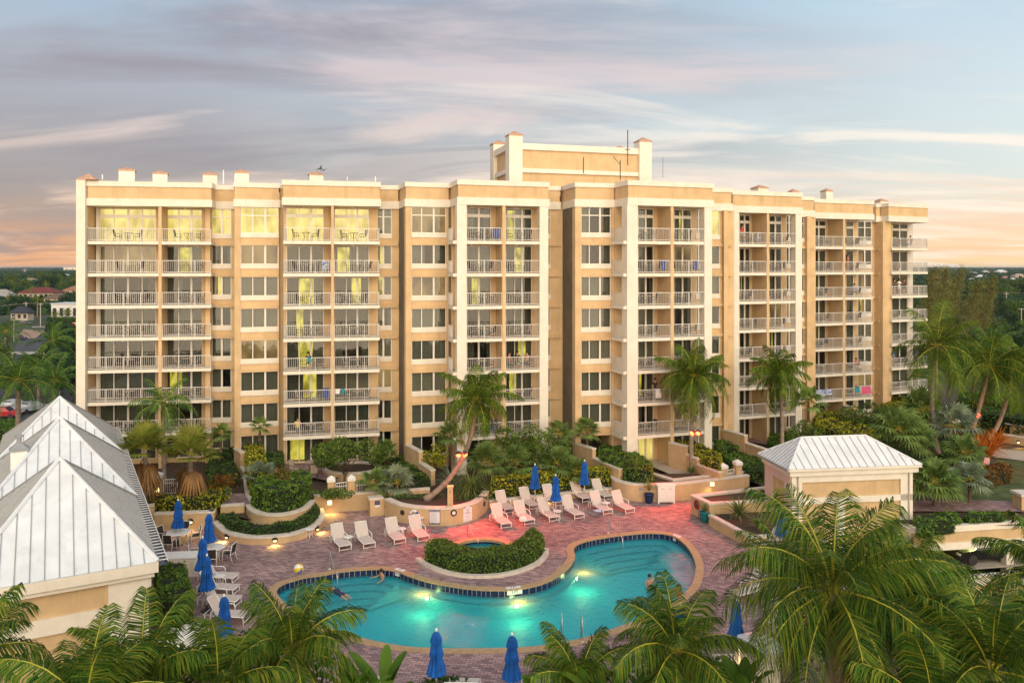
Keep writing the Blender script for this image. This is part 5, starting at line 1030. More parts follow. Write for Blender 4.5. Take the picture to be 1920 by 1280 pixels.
hedge('sloping gold hedge right of the red lamp palm', HP([(1268, 822), (1296, 824), (1352, 851), (1350, 872), (1318, 862), (1270, 838)], 2.2), TG, 2.25, hedge_y, 85, .11, bump=.14)
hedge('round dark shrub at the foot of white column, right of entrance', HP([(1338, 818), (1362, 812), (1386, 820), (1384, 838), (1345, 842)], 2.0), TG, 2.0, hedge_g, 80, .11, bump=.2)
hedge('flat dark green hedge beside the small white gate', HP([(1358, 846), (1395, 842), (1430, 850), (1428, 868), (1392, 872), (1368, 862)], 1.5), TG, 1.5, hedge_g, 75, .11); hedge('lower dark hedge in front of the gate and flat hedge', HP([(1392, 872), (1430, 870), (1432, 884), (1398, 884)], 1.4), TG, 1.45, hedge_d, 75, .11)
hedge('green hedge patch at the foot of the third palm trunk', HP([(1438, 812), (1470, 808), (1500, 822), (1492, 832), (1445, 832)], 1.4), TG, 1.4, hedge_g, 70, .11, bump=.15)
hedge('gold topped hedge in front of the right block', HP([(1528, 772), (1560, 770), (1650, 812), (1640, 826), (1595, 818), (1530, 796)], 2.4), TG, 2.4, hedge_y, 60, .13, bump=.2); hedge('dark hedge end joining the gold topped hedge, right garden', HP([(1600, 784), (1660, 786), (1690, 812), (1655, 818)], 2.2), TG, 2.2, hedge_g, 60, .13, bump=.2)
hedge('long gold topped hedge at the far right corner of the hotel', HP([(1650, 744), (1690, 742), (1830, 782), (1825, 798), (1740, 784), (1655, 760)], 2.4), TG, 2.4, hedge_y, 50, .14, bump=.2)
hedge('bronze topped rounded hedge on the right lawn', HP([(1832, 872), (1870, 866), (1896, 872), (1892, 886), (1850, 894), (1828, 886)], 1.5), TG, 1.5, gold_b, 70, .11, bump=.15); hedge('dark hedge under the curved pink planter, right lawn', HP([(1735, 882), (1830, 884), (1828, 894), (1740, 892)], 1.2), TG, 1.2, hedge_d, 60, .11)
hedge('bright green spreading shrub hanging over the garage parapet, left one', HP([(1718, 966), (1780, 958), (1802, 968), (1790, 976), (1722, 986)], 1.1), .3, 1.1, hedge_g, 80, .11, bump=.25); hedge('bright green spreading shrub over the garage parapet, right one', HP([(1808, 960), (1860, 956), (1888, 962), (1880, 968), (1815, 970)], 1.1), .5, 1.1, hedge_g, 80, .11, bump=.25)
hedge('dark green boxed hedge beside the white counter by the pool house', HP([(292, 1056), (345, 1052), (360, 1108), (345, 1128), (300, 1128)], 1.5), -.02, 1.5, hedge_g, 130, .09, bump=.14); bush('shrub', 'low bronze shrub in front of the boxed hedge', tuple(G(325, 1152, 0)), 1.2, .8, .9, gold_b, 500, .08, 5)
SP_ = [(G(812, 1062, 0)).to_2d(), G(838, 1076, 0).to_2d(), G(870, 1083, 0).to_2d(), G(905, 1084, 0).to_2d(), G(945, 1080, 0).to_2d(), G(985, 1068, 0).to_2d(), G(1010, 1050, 0).to_2d(), G(1016, 1030, 0).to_2d(), G(1004, 1017, 0).to_2d()]
cb = sm([G(779, 1050, 0).to_2d(), G(800, 1064, 0).to_2d(), G(835, 1077, 0).to_2d(), G(880, 1084, 0).to_2d(), G(925, 1083.5, 0).to_2d(), G(970, 1076, 0).to_2d(), G(1010, 1060, 0).to_2d(), G(1028, 1042, 0).to_2d(), G(1028, 1031, 0).to_2d()]); 
o = thing('curb', 'pale curved curb around the crescent hedge', 'curb', (cb[0][0], cb[0][1], 0), world=True); mb = MB(); ribbon(mb, cb, 0, .30, -.02, .16); mb.build('curb_stone', cap_m, o)
hl = [(p[0], p[1]) for p in offset(cb, .36)]; inner = sm([G(1000, 1019, 0).to_2d(), G(985, 1030, 0).to_2d(), G(960, 1050, 0).to_2d(), G(915, 1058, 0).to_2d(), G(870, 1056, 0).to_2d(), G(838, 1042, 0).to_2d(), G(815, 1043, 0).to_2d(), G(800, 1050, 0).to_2d()])
hedge('crescent shaped dark green hedge curving round the hot tub', hl[2:-1] + [tuple(p) for p in inner], -.02, 1.05, hedge_g, 190, .075, bump=.07)
for lb, px, d, rx, ry, h, m, n, s, tk in (('broad green tree with round crown in the round patio planter', 645, 60.2, 2.6, 1.6, 3.6, shrub_g, 3800, .13, .9), ('large loose white-flowering shrub beside the fifth balcony column', 990, 61.5, 2.5, 1.4, 4.0, shrub_g, 3000, .12, .8), ('green shrub tree growing in front of the white column at the right block', 1502, 68.5, 1.7, 1.3, 3.2, shrub_g, 1500, .13, .8), ('green bush by the wall under the sixth bay window', 725, 63.5, 1.2, .8, 2.6, shrub_g, 1000, .12, .6), ('loose dark bush left of the taller fan palm behind gold hedge', 1040, 62.0, 1.5, 1.0, 2.8, shrub_g, 1300, .12, .6), ('brown green bush in front of the right block ground floor', 1625, 76, 2.6, 1.5, 3.6, shrub_g, 1500, .14, .8), ('gold green bush inside the stepped wall, right of blank tall wall', 812, 62.5, 1.1, .8, 2.5, hedge_y, 900, .12, .5)): c = at(px, d, TG); bush('broad_shrub', lb, tuple(c), rx, ry, h, m, n, s, int(px), 'shrub', tk)
bush('flowering_shrub', 'pale flowering bushes behind the retaining wall left of lamp pillar', tuple(at(625, 54.8, 1.0)), 2.0, .5, .9, shrub_g, 800, .10, 77)
hedge('dark low ground cover under the fan palms behind the pavilion', HP([(1635, 822), (1720, 808), (1800, 815), (1842, 850), (1742, 876), (1652, 856)], .9), TG, .95, hedge_d, 45, .15, bump=.25)
hedge('long dark hedge behind the far right tan wall', HP([(1842, 778), (1995, 802), (1995, 778), (1842, 756)], 2.4), TG, 2.6, hedge_d, 40, .16, bump=.25); hedge('green hedge rising behind the leaning palm trunks', HP([(1800, 752), (1990, 766), (1990, 744), (1800, 738)], 3.0), TG, 3.2, hedge_g, 35, .18, bump=.3)
# ------------------------------------------------------------------ palms and tropical plants
def T(px, d, y): return tuple(at(px, d, hgt(y, d)))
b = G(797, 937, 1.05); palm('leaning_palm', 'leaning coconut palm with red lamp in the curved planter', tuple(b), T(893, b.y + .6, 752), 30, 3.7, 1.0, .045, 62, frond_far, (.2, .13), (.75, 0, -.65), droop=1.75, hang=.8, seed=1)
b = G(1297, 882, 1.05); palm('coconut_palm', 'tall coconut palm with red lamp right of the entrance door', tuple(b), T(1302, b.y, 708), 32, 3.9, 1.1, .048, 64, frond_far, (.18, .13), (-.12, 0, 0), droop=1.8, hang=.8, seed=2)
b = at(1465, 66, TG); palm('coconut_palm', 'slim coconut palm in front of the fifth block, centre right', tuple(b), T(1462, 66, 704), 30, 3.4, 1.0, .048, 60, frond_far, (.17, .12), (.12, 0, 0), droop=1.8, hang=.8, seed=3)
b = G(1758, 850, 1.2); palm('coconut_palm', 'tallest coconut palm with pale curved trunk at far right block', tuple(b), T(1757, b.y, 650), 18, 5.0, 1.4, .05, 66, frond_far, (.2, .14), (-.45, 0, 0), droop=1.6, hang=.55, seed=4)
b = G(1812, 832, 1.2); palm('leaning_palm', 'leaning coconut palm carrying the red lamp at far right', tuple(b), T(1855, b.y, 688), 20, 5.0, 1.4, .05, 62, frond_far, (.2, .14), (.1, 0, -.3), droop=1.7, hang=.8, seed=5)
b = at(1850, 72, TG + .5); palm('leaning_palm', 'leaning coconut palm nearest the right edge of the garden', tuple(b), T(1899, 72, 692), 20, 5.0, 1.4, .05, 62, frond_far, (.2, .14), (.3, 0, -.5), droop=1.7, hang=.8, seed=6)
b = at(308, 60, TG); palm('royal_palm', 'royal palm standing before the left balconies', tuple(b), T(305, 60, 757), 15, 3.1, .75, .05, 44, royal_m, (.17, .12), droop=1.7, hang=.45, el=(-25, 75), seed=7, shaft=1.3)
b = G(272, 945, 1.15); fan_palm('skirted_fan_palm', 'fan palm with brown dead skirt, left of the pair behind the umbrellas', tuple(b), hgt(842, b.y) - 1.15, 20, 1.1, 1.25, fan_y, seed=1, r=.13, skirt=11, el=(0, 82), droop=.15)
b = G(357, 945, 1.15); fan_palm('skirted_fan_palm', 'fan palm with brown dead skirt, right of the pair behind the umbrellas', tuple(b), hgt(852, b.y) - 1.15, 20, 1.1, 1.3, fan_y, seed=2, r=.13, skirt=11, el=(0, 82), droop=.15)
for lb, px, d, y, n, lp, rb, m, h in (('small fan palm against the hotel in left garden', 414, 63.5, 812, 14, .55, .6, fan_m, 1.5), ('small fan palm above the gold hedge under the first bay', 487, 64, 798, 12, .5, .6, fan_m, 1.2), ('fan palm tuft at the recess right of the second block', 723, 64, 845, 14, .6, .7, fan_m, 1.2), ('fan palm by the tall blank wall, right of fifth balcony column', 1048, 63, 815, 16, .8, .85, fan_m, 1.8), ('fan palm under the third bay window', 1101, 64.6, 808, 16, .75, .8, fan_m, 1.5), ('dark fan palm behind the gold bush under second bay', 845, 63.5, 815, 14, .8, .9, fan_m, 1.6), ('silvery fan palm beside the gold hedge in the left garden', 490, 57.5, 893, 16, .8, .85, blue_fan, .5), ('fan palm clump left of the low white railing panel', 700, 56.2, 905, 14, .7, .8, fan_m, .4), ('pale fan palm clump in front of the dark shrub bank', 744, 56.5, 905, 16, .8, .85, blue_fan, .4), ('round green fan palm behind the gold hedge, left of middle umbrella', 967, 60.3, 868, 22, .9, .95, fan_m, 1.0), ('round green fan palm left of the flowering shrub', 912, 59.3, 866, 22, .9, 1.0, fan_m, 1.3), ('dark fan palm right of the middle umbrella', 1045, 60.5, 868, 20, .9, 1.0, fan_m, 1.0), ('low fan palm at the stepped wall behind gold hedge', 1078, 60, 884, 16, .8, .85, fan_m, .8), ('dark fan palm beside the white column of the right block', 1516, 70, 752, 16, .9, 1.0, fan_m, 1.8), ('cycad like fan palm behind the pavilion roof, leftmost', 1685, 63, 805, 26, 1.2, 1.3, fan_m, 1.4), ('fan palm behind the pavilion, in the middle of the clump', 1708, 64, 822, 26, 1.2, 1.3, fan_m, 1.2), ('fan palm at the top of the right clump below gold hedge', 1728, 70, 770, 22, 1.2, 1.3, fan_m, 1.4), ('silvery fan palm left of the orange bromeliads', 1790, 65, 800, 26, 1.3, 1.3, blue_fan, 1.4), ('fan palm at the front of the pink planter', 1808, 60, 848, 24, .9, 1.0, fan_m, .9), ('large fan palm right of the pavilion wall', 1752, 54.5, 905, 28, 1.05, 1.25, fan_m, 1.5), ('silvery leaning fan palm on the lawn edge', 1818, 55.5, 898, 24, .85, .95, blue_fan, 1.8)):
    c = at(px, d, hgt(y, d)); fan_palm('fan_palm', lb, (c.x, c.y, c.z - h), h, n, lp, rb, m, seed=int(px), r=.10, el=(-25, 80))
spiky('strappy_plant', 'big drooping strap leaved plant right of the leaning palm', G(882, 925, 1.1) + Vector((0, .4, 0)), 150, 2.3, .035, fan_m, seed=1, el=(25, 85), droop=1.9); spiky('strappy_plant', 'spiky strap leaved plant just behind the leaning trunk', G(845, 905, 1.1), 80, 1.9, .035, blue_fan, seed=2, el=(15, 85), droop=1.5)
bush('ground_cover', 'dark low ground cover filling the curved palm planter', tuple(G(830, 936, 1.0)), 3.2, .5, .45, hedge_d, 900, .07, 42)
spiky('yucca', 'yellow green areca palm in the entrance planter', G(1192, 900, 1.1), 60, 2.0, .04, fan_y, 'plant', 3, (30, 88), 1.0, .3); spiky('yucca', 'spiky plant at the foot of the red lamp palm', G(1297, 886, 1.1), 40, 1.1, .04, fan_m, 'plant', 4, (15, 80), 1.0)
spiky('areca_palm', 'feathery palm in the low right planter beside the slanting wall', G(1385, 975, .55), 70, 1.7, .045, fan_m, 'plant', 5, (20, 85), 1.1, .3); spiky('areca_palm', 'smaller feathery palm at the tip of the low right planter', G(1425, 995, .55), 40, 1.1, .045, fan_m, 'plant', 6, (20, 85), 1.1, .2)
for k, (px, d, y) in enumerate(((1845, 63.5, 830), (1862, 62.5, 838), (1838, 62, 845), (1872, 64, 828), (1852, 61.5, 850), (1825, 63, 838))): spiky('bromeliad', 'orange bromeliad in the glowing cluster by the leaning palms', T(px, d, y + 6), 46, 1.7, .085, brom, 'plant', 20 + k, (10, 85), .8, group='orange bromeliads by the palms')
def potted(label, p, m, prof, plant):
    o = thing('plant_pot', label, 'pot', p); mb = MB(); mb.lathe(prof, 20); mb.build('pot', m, o, True); V, Q, M = cat(plant); npmesh('leaves', V, Q, plant_m, o); return o
prof = [(.18, 0), (.26, .1), (.33, .45), (.34, .62), (.38, .64), (.38, .70), (.31, .70), (.29, .6)]
def flower(n, h, r, rng): P = rng.normal(size=(n, 3)) * np.array([r, r, h * .28]) + np.array([0, 0, .75 + h * .35]); return [leaves(P, .10, rng)]
def strap(n, ln, z0, rng):
    out = []
    for i in range(n):
        az = i * 2.4; e = R(rng.uniform(35, 85)); p = np.array([0, 0, z0]); S = np.array([-math.sin(az), math.cos(az), 0]); rows = []
        for j in range(5): wd = .03 * (1 - j / 4.4); rows += [p - S * wd, p + S * wd]; ee = e - .9 * (j / 4) ** 1.3; p = p + np.array([math.cos(az) * math.cos(ee), math.sin(az) * math.cos(ee), math.sin(ee)]) * ln / 4
        out.append((np.array(rows), np.array([[2 * j, 2 * j + 1, 2 * j + 3, 2 * j + 2] for j in range(4)])))
    return out
plant_m = [leaf('croton_leaf', [(.05, .10, .02), (.12, .12, .02), (.38, .09, .03), (.10, .12, .03)], .2)]; o = potted('teal glazed pot with red and green flowers on the terrace', G(418, 936, 1.1), teal, prof, flower(420, .8, .38, RNG)); o.scale = (1.15,) * 3
plant_m = [fan_m]; potted('navy blue pot with spindly palm left of the white cabinet', G(1217, 943, 0), navy_pot, prof, strap(36, 1.0, .9, RNG)); potted('dark teal pot with leafy plant at the planter corner by the hose', G(1321, 978, 0), teal, prof, strap(40, .75, .7, RNG))
# ------------------------------------------------------------------ pool furniture
def lounger():
    o = thing('lounger', 'x', 'lounger', group='white pool loungers'); r = .024; W2_ = .34; H = .36
    mb = MB()
    for sx in (-W2_, W2_): mb.tube([(sx, -1.0, H), (sx, .95, H)], r, 6)
    for y in (-1.0, -.35, .3, .95): mb.tube([(-W2_, y, H), (W2_, y, H)], r * .9, 6)
    mb.build('frame', wpaint, o, True)
    for sx in (-W2_, W2_):
        for y in (-.93, .86): mb = MB(); mb.tube([(sx, y, H), (sx * 1.03, y + (.03 if y > 0 else -.03), 0)], r, 6); mb.build('leg', wpaint, o, True)
    mb = MB(); mb.tube([(-W2_, -.96, .12), (W2_, -.96, .12)], r * .8, 6); mb.build('stretcher', wpaint, o, True)
    mb = MB(); mb.prism([(-W2_ + .03, -.98), (W2_ - .03, -.98), (W2_ - .03, .30), (-W2_ + .03, .30)], H + .012, H + .03); mb.build('seat', sling, o)
    a = R(58); L_ = .86; ca, sa = math.cos(a), math.sin(a); Mb = Matrix.Translation((0, .30, H + .02)) @ Matrix.Rotation(a, 4, 'X'); mb = MB(Mb); mb.box((-W2_ + .03, 0, -.01), (W2_ - .03, L_, .012)); bk = mb.build('backrest', sling, o)
    mb = MB(Mb)
    for sx in (-W2_, W2_): mb.tube([(sx, 0, 0), (sx, L_, 0)], r, 6)
    mb.tube([(-W2_, L_, 0), (W2_, L_, 0)], r, 6); mb.build('back_frame', wpaint, bk, True)
    for sx in (-W2_ - .05, W2_ + .05): mb = MB(); mb.tube([(sx, -.22, H - .02), (sx, -.20, H + .2), (sx, -.1, H + .27), (sx, .45, H + .27), (sx, .55, H + .2), (sx, .58, 0)], r, 6); mb.build('armrest', wpaint, o, True)
    mb = MB(); mb.tube([(-W2_, .62, .05), (-W2_, .62 + .0, H), ], r * .8, 5); mb.tube([(W2_, .62, .05), (W2_, .62, H)], r * .8, 5); mb.build('prop', wpaint, o); return o
lg = lounger(); SCL = 1.07; first = [True]
def put_l(px, y, rz, label, h=0):
    p = G(px, y, h)
    if first[0]: first[0] = False; lg.location = p; lg.rotation_euler = (0, 0, R(rz)); lg.scale = (SCL,) * 3; lg['label'] = label; return lg
    return dup(lg, p, R(rz), label, scale=SCL)
# (pixel of the footprint's middle, heading of the head end)
for px, y, rz, lb in ((638, 1024, 29, 'white lounger, first from the left in the row of four left of the hot tub'), (683, 1020, 28, 'white lounger, second from the left in the row of four left of the hot tub'), (740, 1012, 27, 'white lounger, third in the row of four, near the pool rules board'), (784, 1007, 26, 'white lounger just below the life ring'),
    (938, 983, 24, 'white lounger in the front row at its left end, under red light'), (981, 976.5, 24, 'white lounger with crumpled white towel in the front row'), (1026, 971, 25, 'white lounger in the front row left of the side table'), (1072, 966, 26, 'white lounger in the front row right of the side table'), (1125, 958, 26, 'white lounger with blue patterned towel in the front row'), (1166, 956, 26, 'white lounger at the right end of the front row'),
    (945, 956, 24, 'white lounger in the back row at its left end by the planter'), (990, 949, 24, 'white lounger in the back row left of the glowing wall light'), (1034, 943, 25, 'white lounger in the back row behind the middle umbrella'), (1087, 936, 26, 'white lounger in the back row right of the middle umbrella'), (1127, 932, 26, 'white lounger at the right end of the back row'),
    (408, 1090, 83, 'white lounger facing the pool, farthest of the three by the umbrellas'), (408, 1112, 83, 'white lounger facing the pool, middle of the three by the umbrellas'), (410, 1134, 83, 'white lounger facing the pool, nearest of the three by the umbrellas'), (425, 1164, 83, 'white lounger behind the umbrella at lower left'),
    (1437, 1028, -78, 'white lounger by the low slanting wall under the big palm'), (1405, 1118, -60, 'white lounger half hidden by palm fronds at the lower right'), (855, 1316, 178, 'white lounger at the bottom edge between the two front umbrellas'), (880, 1316, 178, 'white lounger at bottom edge, right of its twin'), (995, 1318, 178, 'white lounger at bottom edge right of the front umbrella'), (700, 1312, 178, 'white lounger at bottom edge behind the banana leaves')): put_l(px, y, rz, lb)
def side_table():
    o = thing('side_table', 'x', 'side table', group='round white side tables'); mb = MB(); mb.lathe([(.02, .46), (.25, .46), (.27, .475), (.27, .49), (.25, .5), (.02, .5)], 18); mb.build('table_top', wpaint, o)
    for k in range(4): a = k * 1.57 + .4; mb = MB(); mb.tube([(math.cos(a) * .17, math.sin(a) * .17, .46), (math.cos(a) * .15, math.sin(a) * .15, .2), (math.cos(a) * .21, math.sin(a) * .21, 0)], .018, 5); mb.build('leg', wpaint, o)
    mb = MB(); mb.tube([(math.cos(a) * .155, math.sin(a) * .155, .2) for a in np.linspace(0, 6.28, 13)], .014, 5); mb.build('ring_brace', wpaint, o); return o
stb = side_table()
for i, (px, y, lb) in enumerate(((580, 1007, 'small round white table by the low curved planter wall'), (653, 1022, 'small round white table between the two leftmost loungers'), (753, 1006, 'small round white table between the loungers near the pool rules board'), (787, 985, 'small round white table under the life ring'), (1045, 972, 'small round white table in the middle of the front lounger row'), (1136, 956, 'small round white table between the two rightmost front loungers'), (412, 1098, 'small round white table between the loungers by the umbrellas'))):
    if i == 0: stb.location = G(px, y); stb['label'] = lb; stb.scale = (1.1,) * 3
    else: dup(stb, G(px, y), i, lb, scale=1.1)
def umbrella():
    o = thing('umbrella', 'x', 'umbrella', group='closed blue umbrellas'); rng = random.Random(3)
    mb = MB(); mb.lathe([(.03, 0), (.028, 2.62)], 8); mb.build('pole', wpaint, o, True)
    mb = MB(); wob = lambda j, z: 1 + (.16 if j % 2 else -.14) * (1 if z < 2.45 else .3) + .05 * math.sin(j * 2.3 + z * 3)
    mb.lathe([(.30, 1.02), (.33, 1.05), (.29, 1.25), (.22, 1.5), (.18, 1.72), (.22, 1.66), (.235, 1.68), (.20, 1.9), (.16, 2.1), (.15, 2.2), (.185, 2.17), (.19, 2.19), (.16, 2.38), (.11, 2.52), (.03, 2.6)], 24, wob=wob); mb.build('canopy', bluefab, o)
    mb = MB(); mb.lathe([(.03, 2.58), (.05, 2.61), (.05, 2.66), (.02, 2.71), (.004, 2.72)], 10); mb.build('finial', wpaint, o, True)
    mb = MB(); mb.lathe([(.28, 0), (.28, .06), (.08, .09), (.05, .3)], 18); mb.build('base', dark, o); return o
um = umbrella()
def put_u(px, ytop, d, rz, lb, s=1.0):
    z = hgt(ytop, d); sc = z / 2.72; p = Vector(((px - 960) / F * d, d, 0))
    if 'used' not in um: um['used'] = 1; o = um; o.location = p; o['label'] = lb; o.scale = (sc,) * 3; o.rotation_euler = (0, 0, rz)
    else: o = dup(um, p, rz, lb, scale=sc)
    return o
def dfor(ytop, h): return F * (CAMZ - h) / (ytop - HY)
for i, (px, yt, h, lb) in enumerate(((334, 934, 2.85, 'closed blue umbrella over the farther round dining table'), (392, 958, 2.85, 'closed blue umbrella over the nearer round dining table'), (380, 1004, 2.85, 'closed blue umbrella just in front of the dining tables, partly hidden'), (388, 1037, 2.85, 'closed blue umbrella beside the three loungers facing the pool'), (420, 1112, 2.85, 'closed blue umbrella at lower left above palm fronds'), (1003, 868, 2.9, 'closed blue umbrella by the gold hedge, left of three'), (1042, 888, 2.9, 'closed blue umbrella in the lounger rows, middle of three'), (1096, 861, 2.9, 'closed blue umbrella by the gold hedge, right of three'), (818, 1176, 2.9, 'closed blue umbrella at the bottom, left of two by the pool edge'), (960, 1184, 2.9, 'closed blue umbrella at the bottom, right of two by the pool edge'), (1465, 946, 2.9, 'closed blue umbrella beside the pavilion wall'), (1276, 1131, 2.9, 'closed navy umbrella top among palm fronds at pool right end'), (1380, 1120, 2.9, 'closed blue umbrella behind palm fronds at the lower right'))): put_u(px, yt, dfor(yt, h), i * 1.1, lb)
del um['used']
# an umbrella lying tilted by the pavilion
def dining_table():
    o = thing('dining_table', 'x', 'table', group='round white dining tables'); mb = MB(); mb.lathe([(.05, .70), (.62, .70), (.66, .715), (.66, .735), (.62, .75), (.05, .75)], 28); mb.build('table_top', wpaint, o)
    for k in range(4): a = k * 1.57 + .6; mb = MB(); mb.tube([(math.cos(a) * .5, math.sin(a) * .5, .7), (math.cos(a) * .42, math.sin(a) * .42, .35), (math.cos(a) * .52, math.sin(a) * .52, 0)], .022, 6); mb.build('leg', wpaint, o, True)
    return o
dt = dining_table(); d1 = dfor(934, 2.85); d2 = dfor(958, 2.85); t1 = at(334, d1, 0); t2 = at(400, d2 + .1, 0); dt.location = t1; dt['label'] = 'round white dining table nearest the planter wall'; dup(dt, t2, .5, 'round white dining table nearer the pool')
dt.scale = (1.08,) * 3
def dchair():
    o = thing('dining_chair', 'x', 'chair', group='white framed dining chairs'); r = .02
    for sx in (-.26, .26):
        mb = MB(); mb.tube([(sx, -.25, 0), (sx, -.22, .43), (sx, -.18, .62), (sx, -.1, .66), (sx, .26, .66)], r, 6); mb.build('armrest', wpaint, o, True)
        mb = MB(); mb.tube([(sx, .34, 0), (sx, .22, .43), (sx, .34, .98)], r, 6); mb.build('back_leg', wpaint, o, True)
    mb = MB(); mb.tube([(-.26, -.22, .42), (.26, -.22, .42)], r, 6); mb.tube([(-.26, .22, .42), (.26, .22, .42)], r, 6); mb.tube([(-.26, .34, .97), (.26, .34, .97)], r, 6); mb.build('frame', wpaint, o, True)
    mb = MB(); mb.box((-.24, -.22, .42), (.24, .22, .445)); mb.build('seat', slingdark, o); mb = MB(Matrix.Translation((0, .23, .45)) @ Matrix.Rotation(R(-12), 4, 'X')); mb.box((-.24, -.01, 0), (.24, .012, .52)); mb.build('backrest', slingdark, o); return o
dc0 = dchair(); fst = [True]
for t, a, lb in ((t1, 165, 'dark sling dining chair left of the farther round table'), (t1, 265, 'dark sling dining chair in front of the farther round table'), (t1, 25, 'white framed dining chair right of the farther round table'), (t1, 95, 'dark sling dining chair behind the farther table under the umbrella'), (t2, 350, 'dark sling dining chair right of the nearer round table'), (t2, 285, 'dark sling dining chair in front of the nearer round table'), (t2, 200, 'white framed dining chair left of the nearer table, behind umbrella')):
    p = t + Vector((math.cos(R(a)) * .98, math.sin(R(a)) * .98, 0)); rz = R(a - 90)
    if fst[0]: fst[0] = False; dc0.location = p; dc0.rotation_euler = (0, 0, rz); dc0['label'] = lb; dc0.scale = (1.08,) * 3
    else: dup(dc0, p, rz, lb, scale=1.08)
# counter, cabinet, hose reel, ball, towels
c = G(329, 1083, 0); ct = thing('service_counter', 'white panelled counter between dining tables and boxed hedge', 'counter', c); ct.rotation_euler = (0, 0, R(6)); mb = MB(); mb.box((-1.0, .1, 0), (1.05, 1.1, 1.0)); mb.build('body', wpaint, ct); mb = MB(); mb.box((-1.06, .04, 1.0), (1.1, 1.16, 1.06)); mb.build('counter_top', wpaint, ct)
for k in range(4): mb = MB(); mb.box((-.93 + k * .49, .085, .12), (-.52 + k * .49, .098, .9)); mb.build('door_panel', white, ct)
c = G(1250, 944, 0); cb_ = thing('towel_cabinet', 'white two door towel cabinet against the planter wall', 'cabinet', c); cb_.rotation_euler = (0, 0, R(3)); mb = MB(); mb.box((-.62, .05, .1), (.62, .65, 1.28)); mb.box((-.62, .05, 0), (-.5, .65, .1)); mb.box((.5, .05, 0), (.62, .65, .1)); mb.build('body', wpaint, cb_); mb = MB(); mb.box((-.68, 0, 1.28), (.68, .7, 1.34)); mb.build('cabinet_top', wpaint, cb_)
for sx in (-1, 1):
    mb = MB(); mb.box((sx * .01 + (0 if sx > 0 else -.56), .025, .16), (sx * .01 + (.56 if sx > 0 else 0), .048, 1.18)); dr = mb.build('door', wpaint, cb_); mb = MB(); mb.box((sx * .3 - .12, .005, 1.05), (sx * .3 + .12, .022, 1.08)); mb.build('handle', seam, dr)
hp = W10[0] + (W10[1] - W10[0]) * .35; tt = (W10[1] - W10[0]).normalized(); nn_ = Vector((tt.y, -tt.x)); hs = thing('hose_reel', 'coiled red hose on reel at the box planter wall', 'hose reel', (hp.x, hp.y, .8), world=True); M = facing(hp + nn_ * .02, nn_, .82); mb = MB(M)
for k in range(5): mb.tube([(math.cos(a) * (.16 + k * .035), math.sin(a) * (.16 + k * .035), .05 + .01 * (k % 2)) for a in np.linspace(0, 6.28, 17)], .02, 5)
mb.tube([(.2, -.2, .06), (.26, -.5, .06), (.3, -.75, .1), (.15, -.8, .15)], .018, 5); mb.build('hose', red_p, hs, True); mb = MB(M); mb.lathe([(.15, 0), (.15, .1), (.05, .12)], 14); mb.build('reel', bronze, hs)
M = facing(at(1200.5, 56.8, 0).xy + Vector((0, -.02)), (-.2, -1), .9); bp = on_wall(w9, 1201, 914, .9); M = facing(bp[0], bp[1], .9); nb = thing('small_plaque', 'small grey plaque on planter wall left of the navy pot', 'sign', M.translation, world=True); mb = MB(M); mb.box((-.13, -.09, 0), (.13, .09, .015)); mb.build('plate', grey_ink, nb)
bl = thing('beach_ball', 'yellow and white beach ball in the air over the deck', 'ball', at(560, 43.2, .75), world=True); bm_ = [wpaint, pr('ball_yellow', (.80, .55, .03), .4), pr('ball_blue', (.12, .16, .5), .4)]; mb = MB(Matrix.Translation(OFF[bl.name]) @ Matrix.Rotation(R(60), 4, 'Y') @ Matrix.Rotation(R(35), 4, 'X')); n = 24
for i in range(12):
    for j in range(n):
        q = [(math.sin(math.pi * (i + a) / 12) * math.cos(2 * math.pi * (j + b_) / n) * .26, math.sin(math.pi * (i + a) / 12) * math.sin(2 * math.pi * (j + b_) / n) * .26, math.cos(math.pi * (i + a) / 12) * .26) for a, b_ in ((0, 0), (1, 0), (1, 1), (0, 1))]; mb.face(q, [1, 0, 1, 0, 1, 2][j * 6 // n])
mb.build('ball_panels', bm_, bl, True)
def crumple(label, px, y, z, mats, s):
    c = at(px, y, z); mb = MB(Matrix.Translation(c) @ Matrix.Rotation(R(15), 4, 'Z')); n = 10; V = [[((i / n - .5) * s[0], (j / n - .5) * s[1], s[2] * (abs(math.sin(i * 1.3 + j * .7)) * .6 + .4 * abs(math.cos(j * 1.9 - i * .5))) * (1 - (2 * i / n - 1) ** 4) * (1 - (2 * j / n - 1) ** 4) + .012) for j in range(n + 1)] for i in range(n + 1)]
    for i in range(n):
        for j in range(n): mb.face([V[i][j], V[i + 1][j], V[i + 1][j + 1], V[i][j + 1]])
    return tag(mb.build('towel', mats), label, 'towel')
g = G(981, 973, .45); crumple('crumpled white towel with navy bag shape on a front row lounger', 981, g.y - .25, .46, [tw_w], (.5, .5, .3)); g = G(1122, 957, .45); crumple('blue and white patterned towel lying on a front row lounger', 1122, g.y - .1, .46, [tw_b], (.55, .6, .08))
def handrail(label, pts, n=1, sep=.5, name='handrail'):
    o = thing(name, label, 'handrail', pts[0], world=True); mb = MB(); mb.tube(smooth_path(pts, 5), .024, 7); mb.build('rail', chrome, o, True); mb = MB(); mb.lathe([(.07, pts[0][2] - .005), (.07, pts[0][2] + .03), (.03, pts[0][2] + .05)], 12, (pts[0][0], pts[0][1])); mb.build('base_plate', wpaint, o); return o
def rail3(label, a, b, h=.95): a = Vector(a); b = Vector(b); d = b - a; handrail(label, [a, a + Vector((0, 0, h)), a + d * .12 + Vector((0, 0, h + .02)), a + d * .6 + Vector((0, 0, h * .62)), b + Vector((0, 0, h * .55)), b + Vector((0, 0, 0)) - Vector((0, 0, .75))])
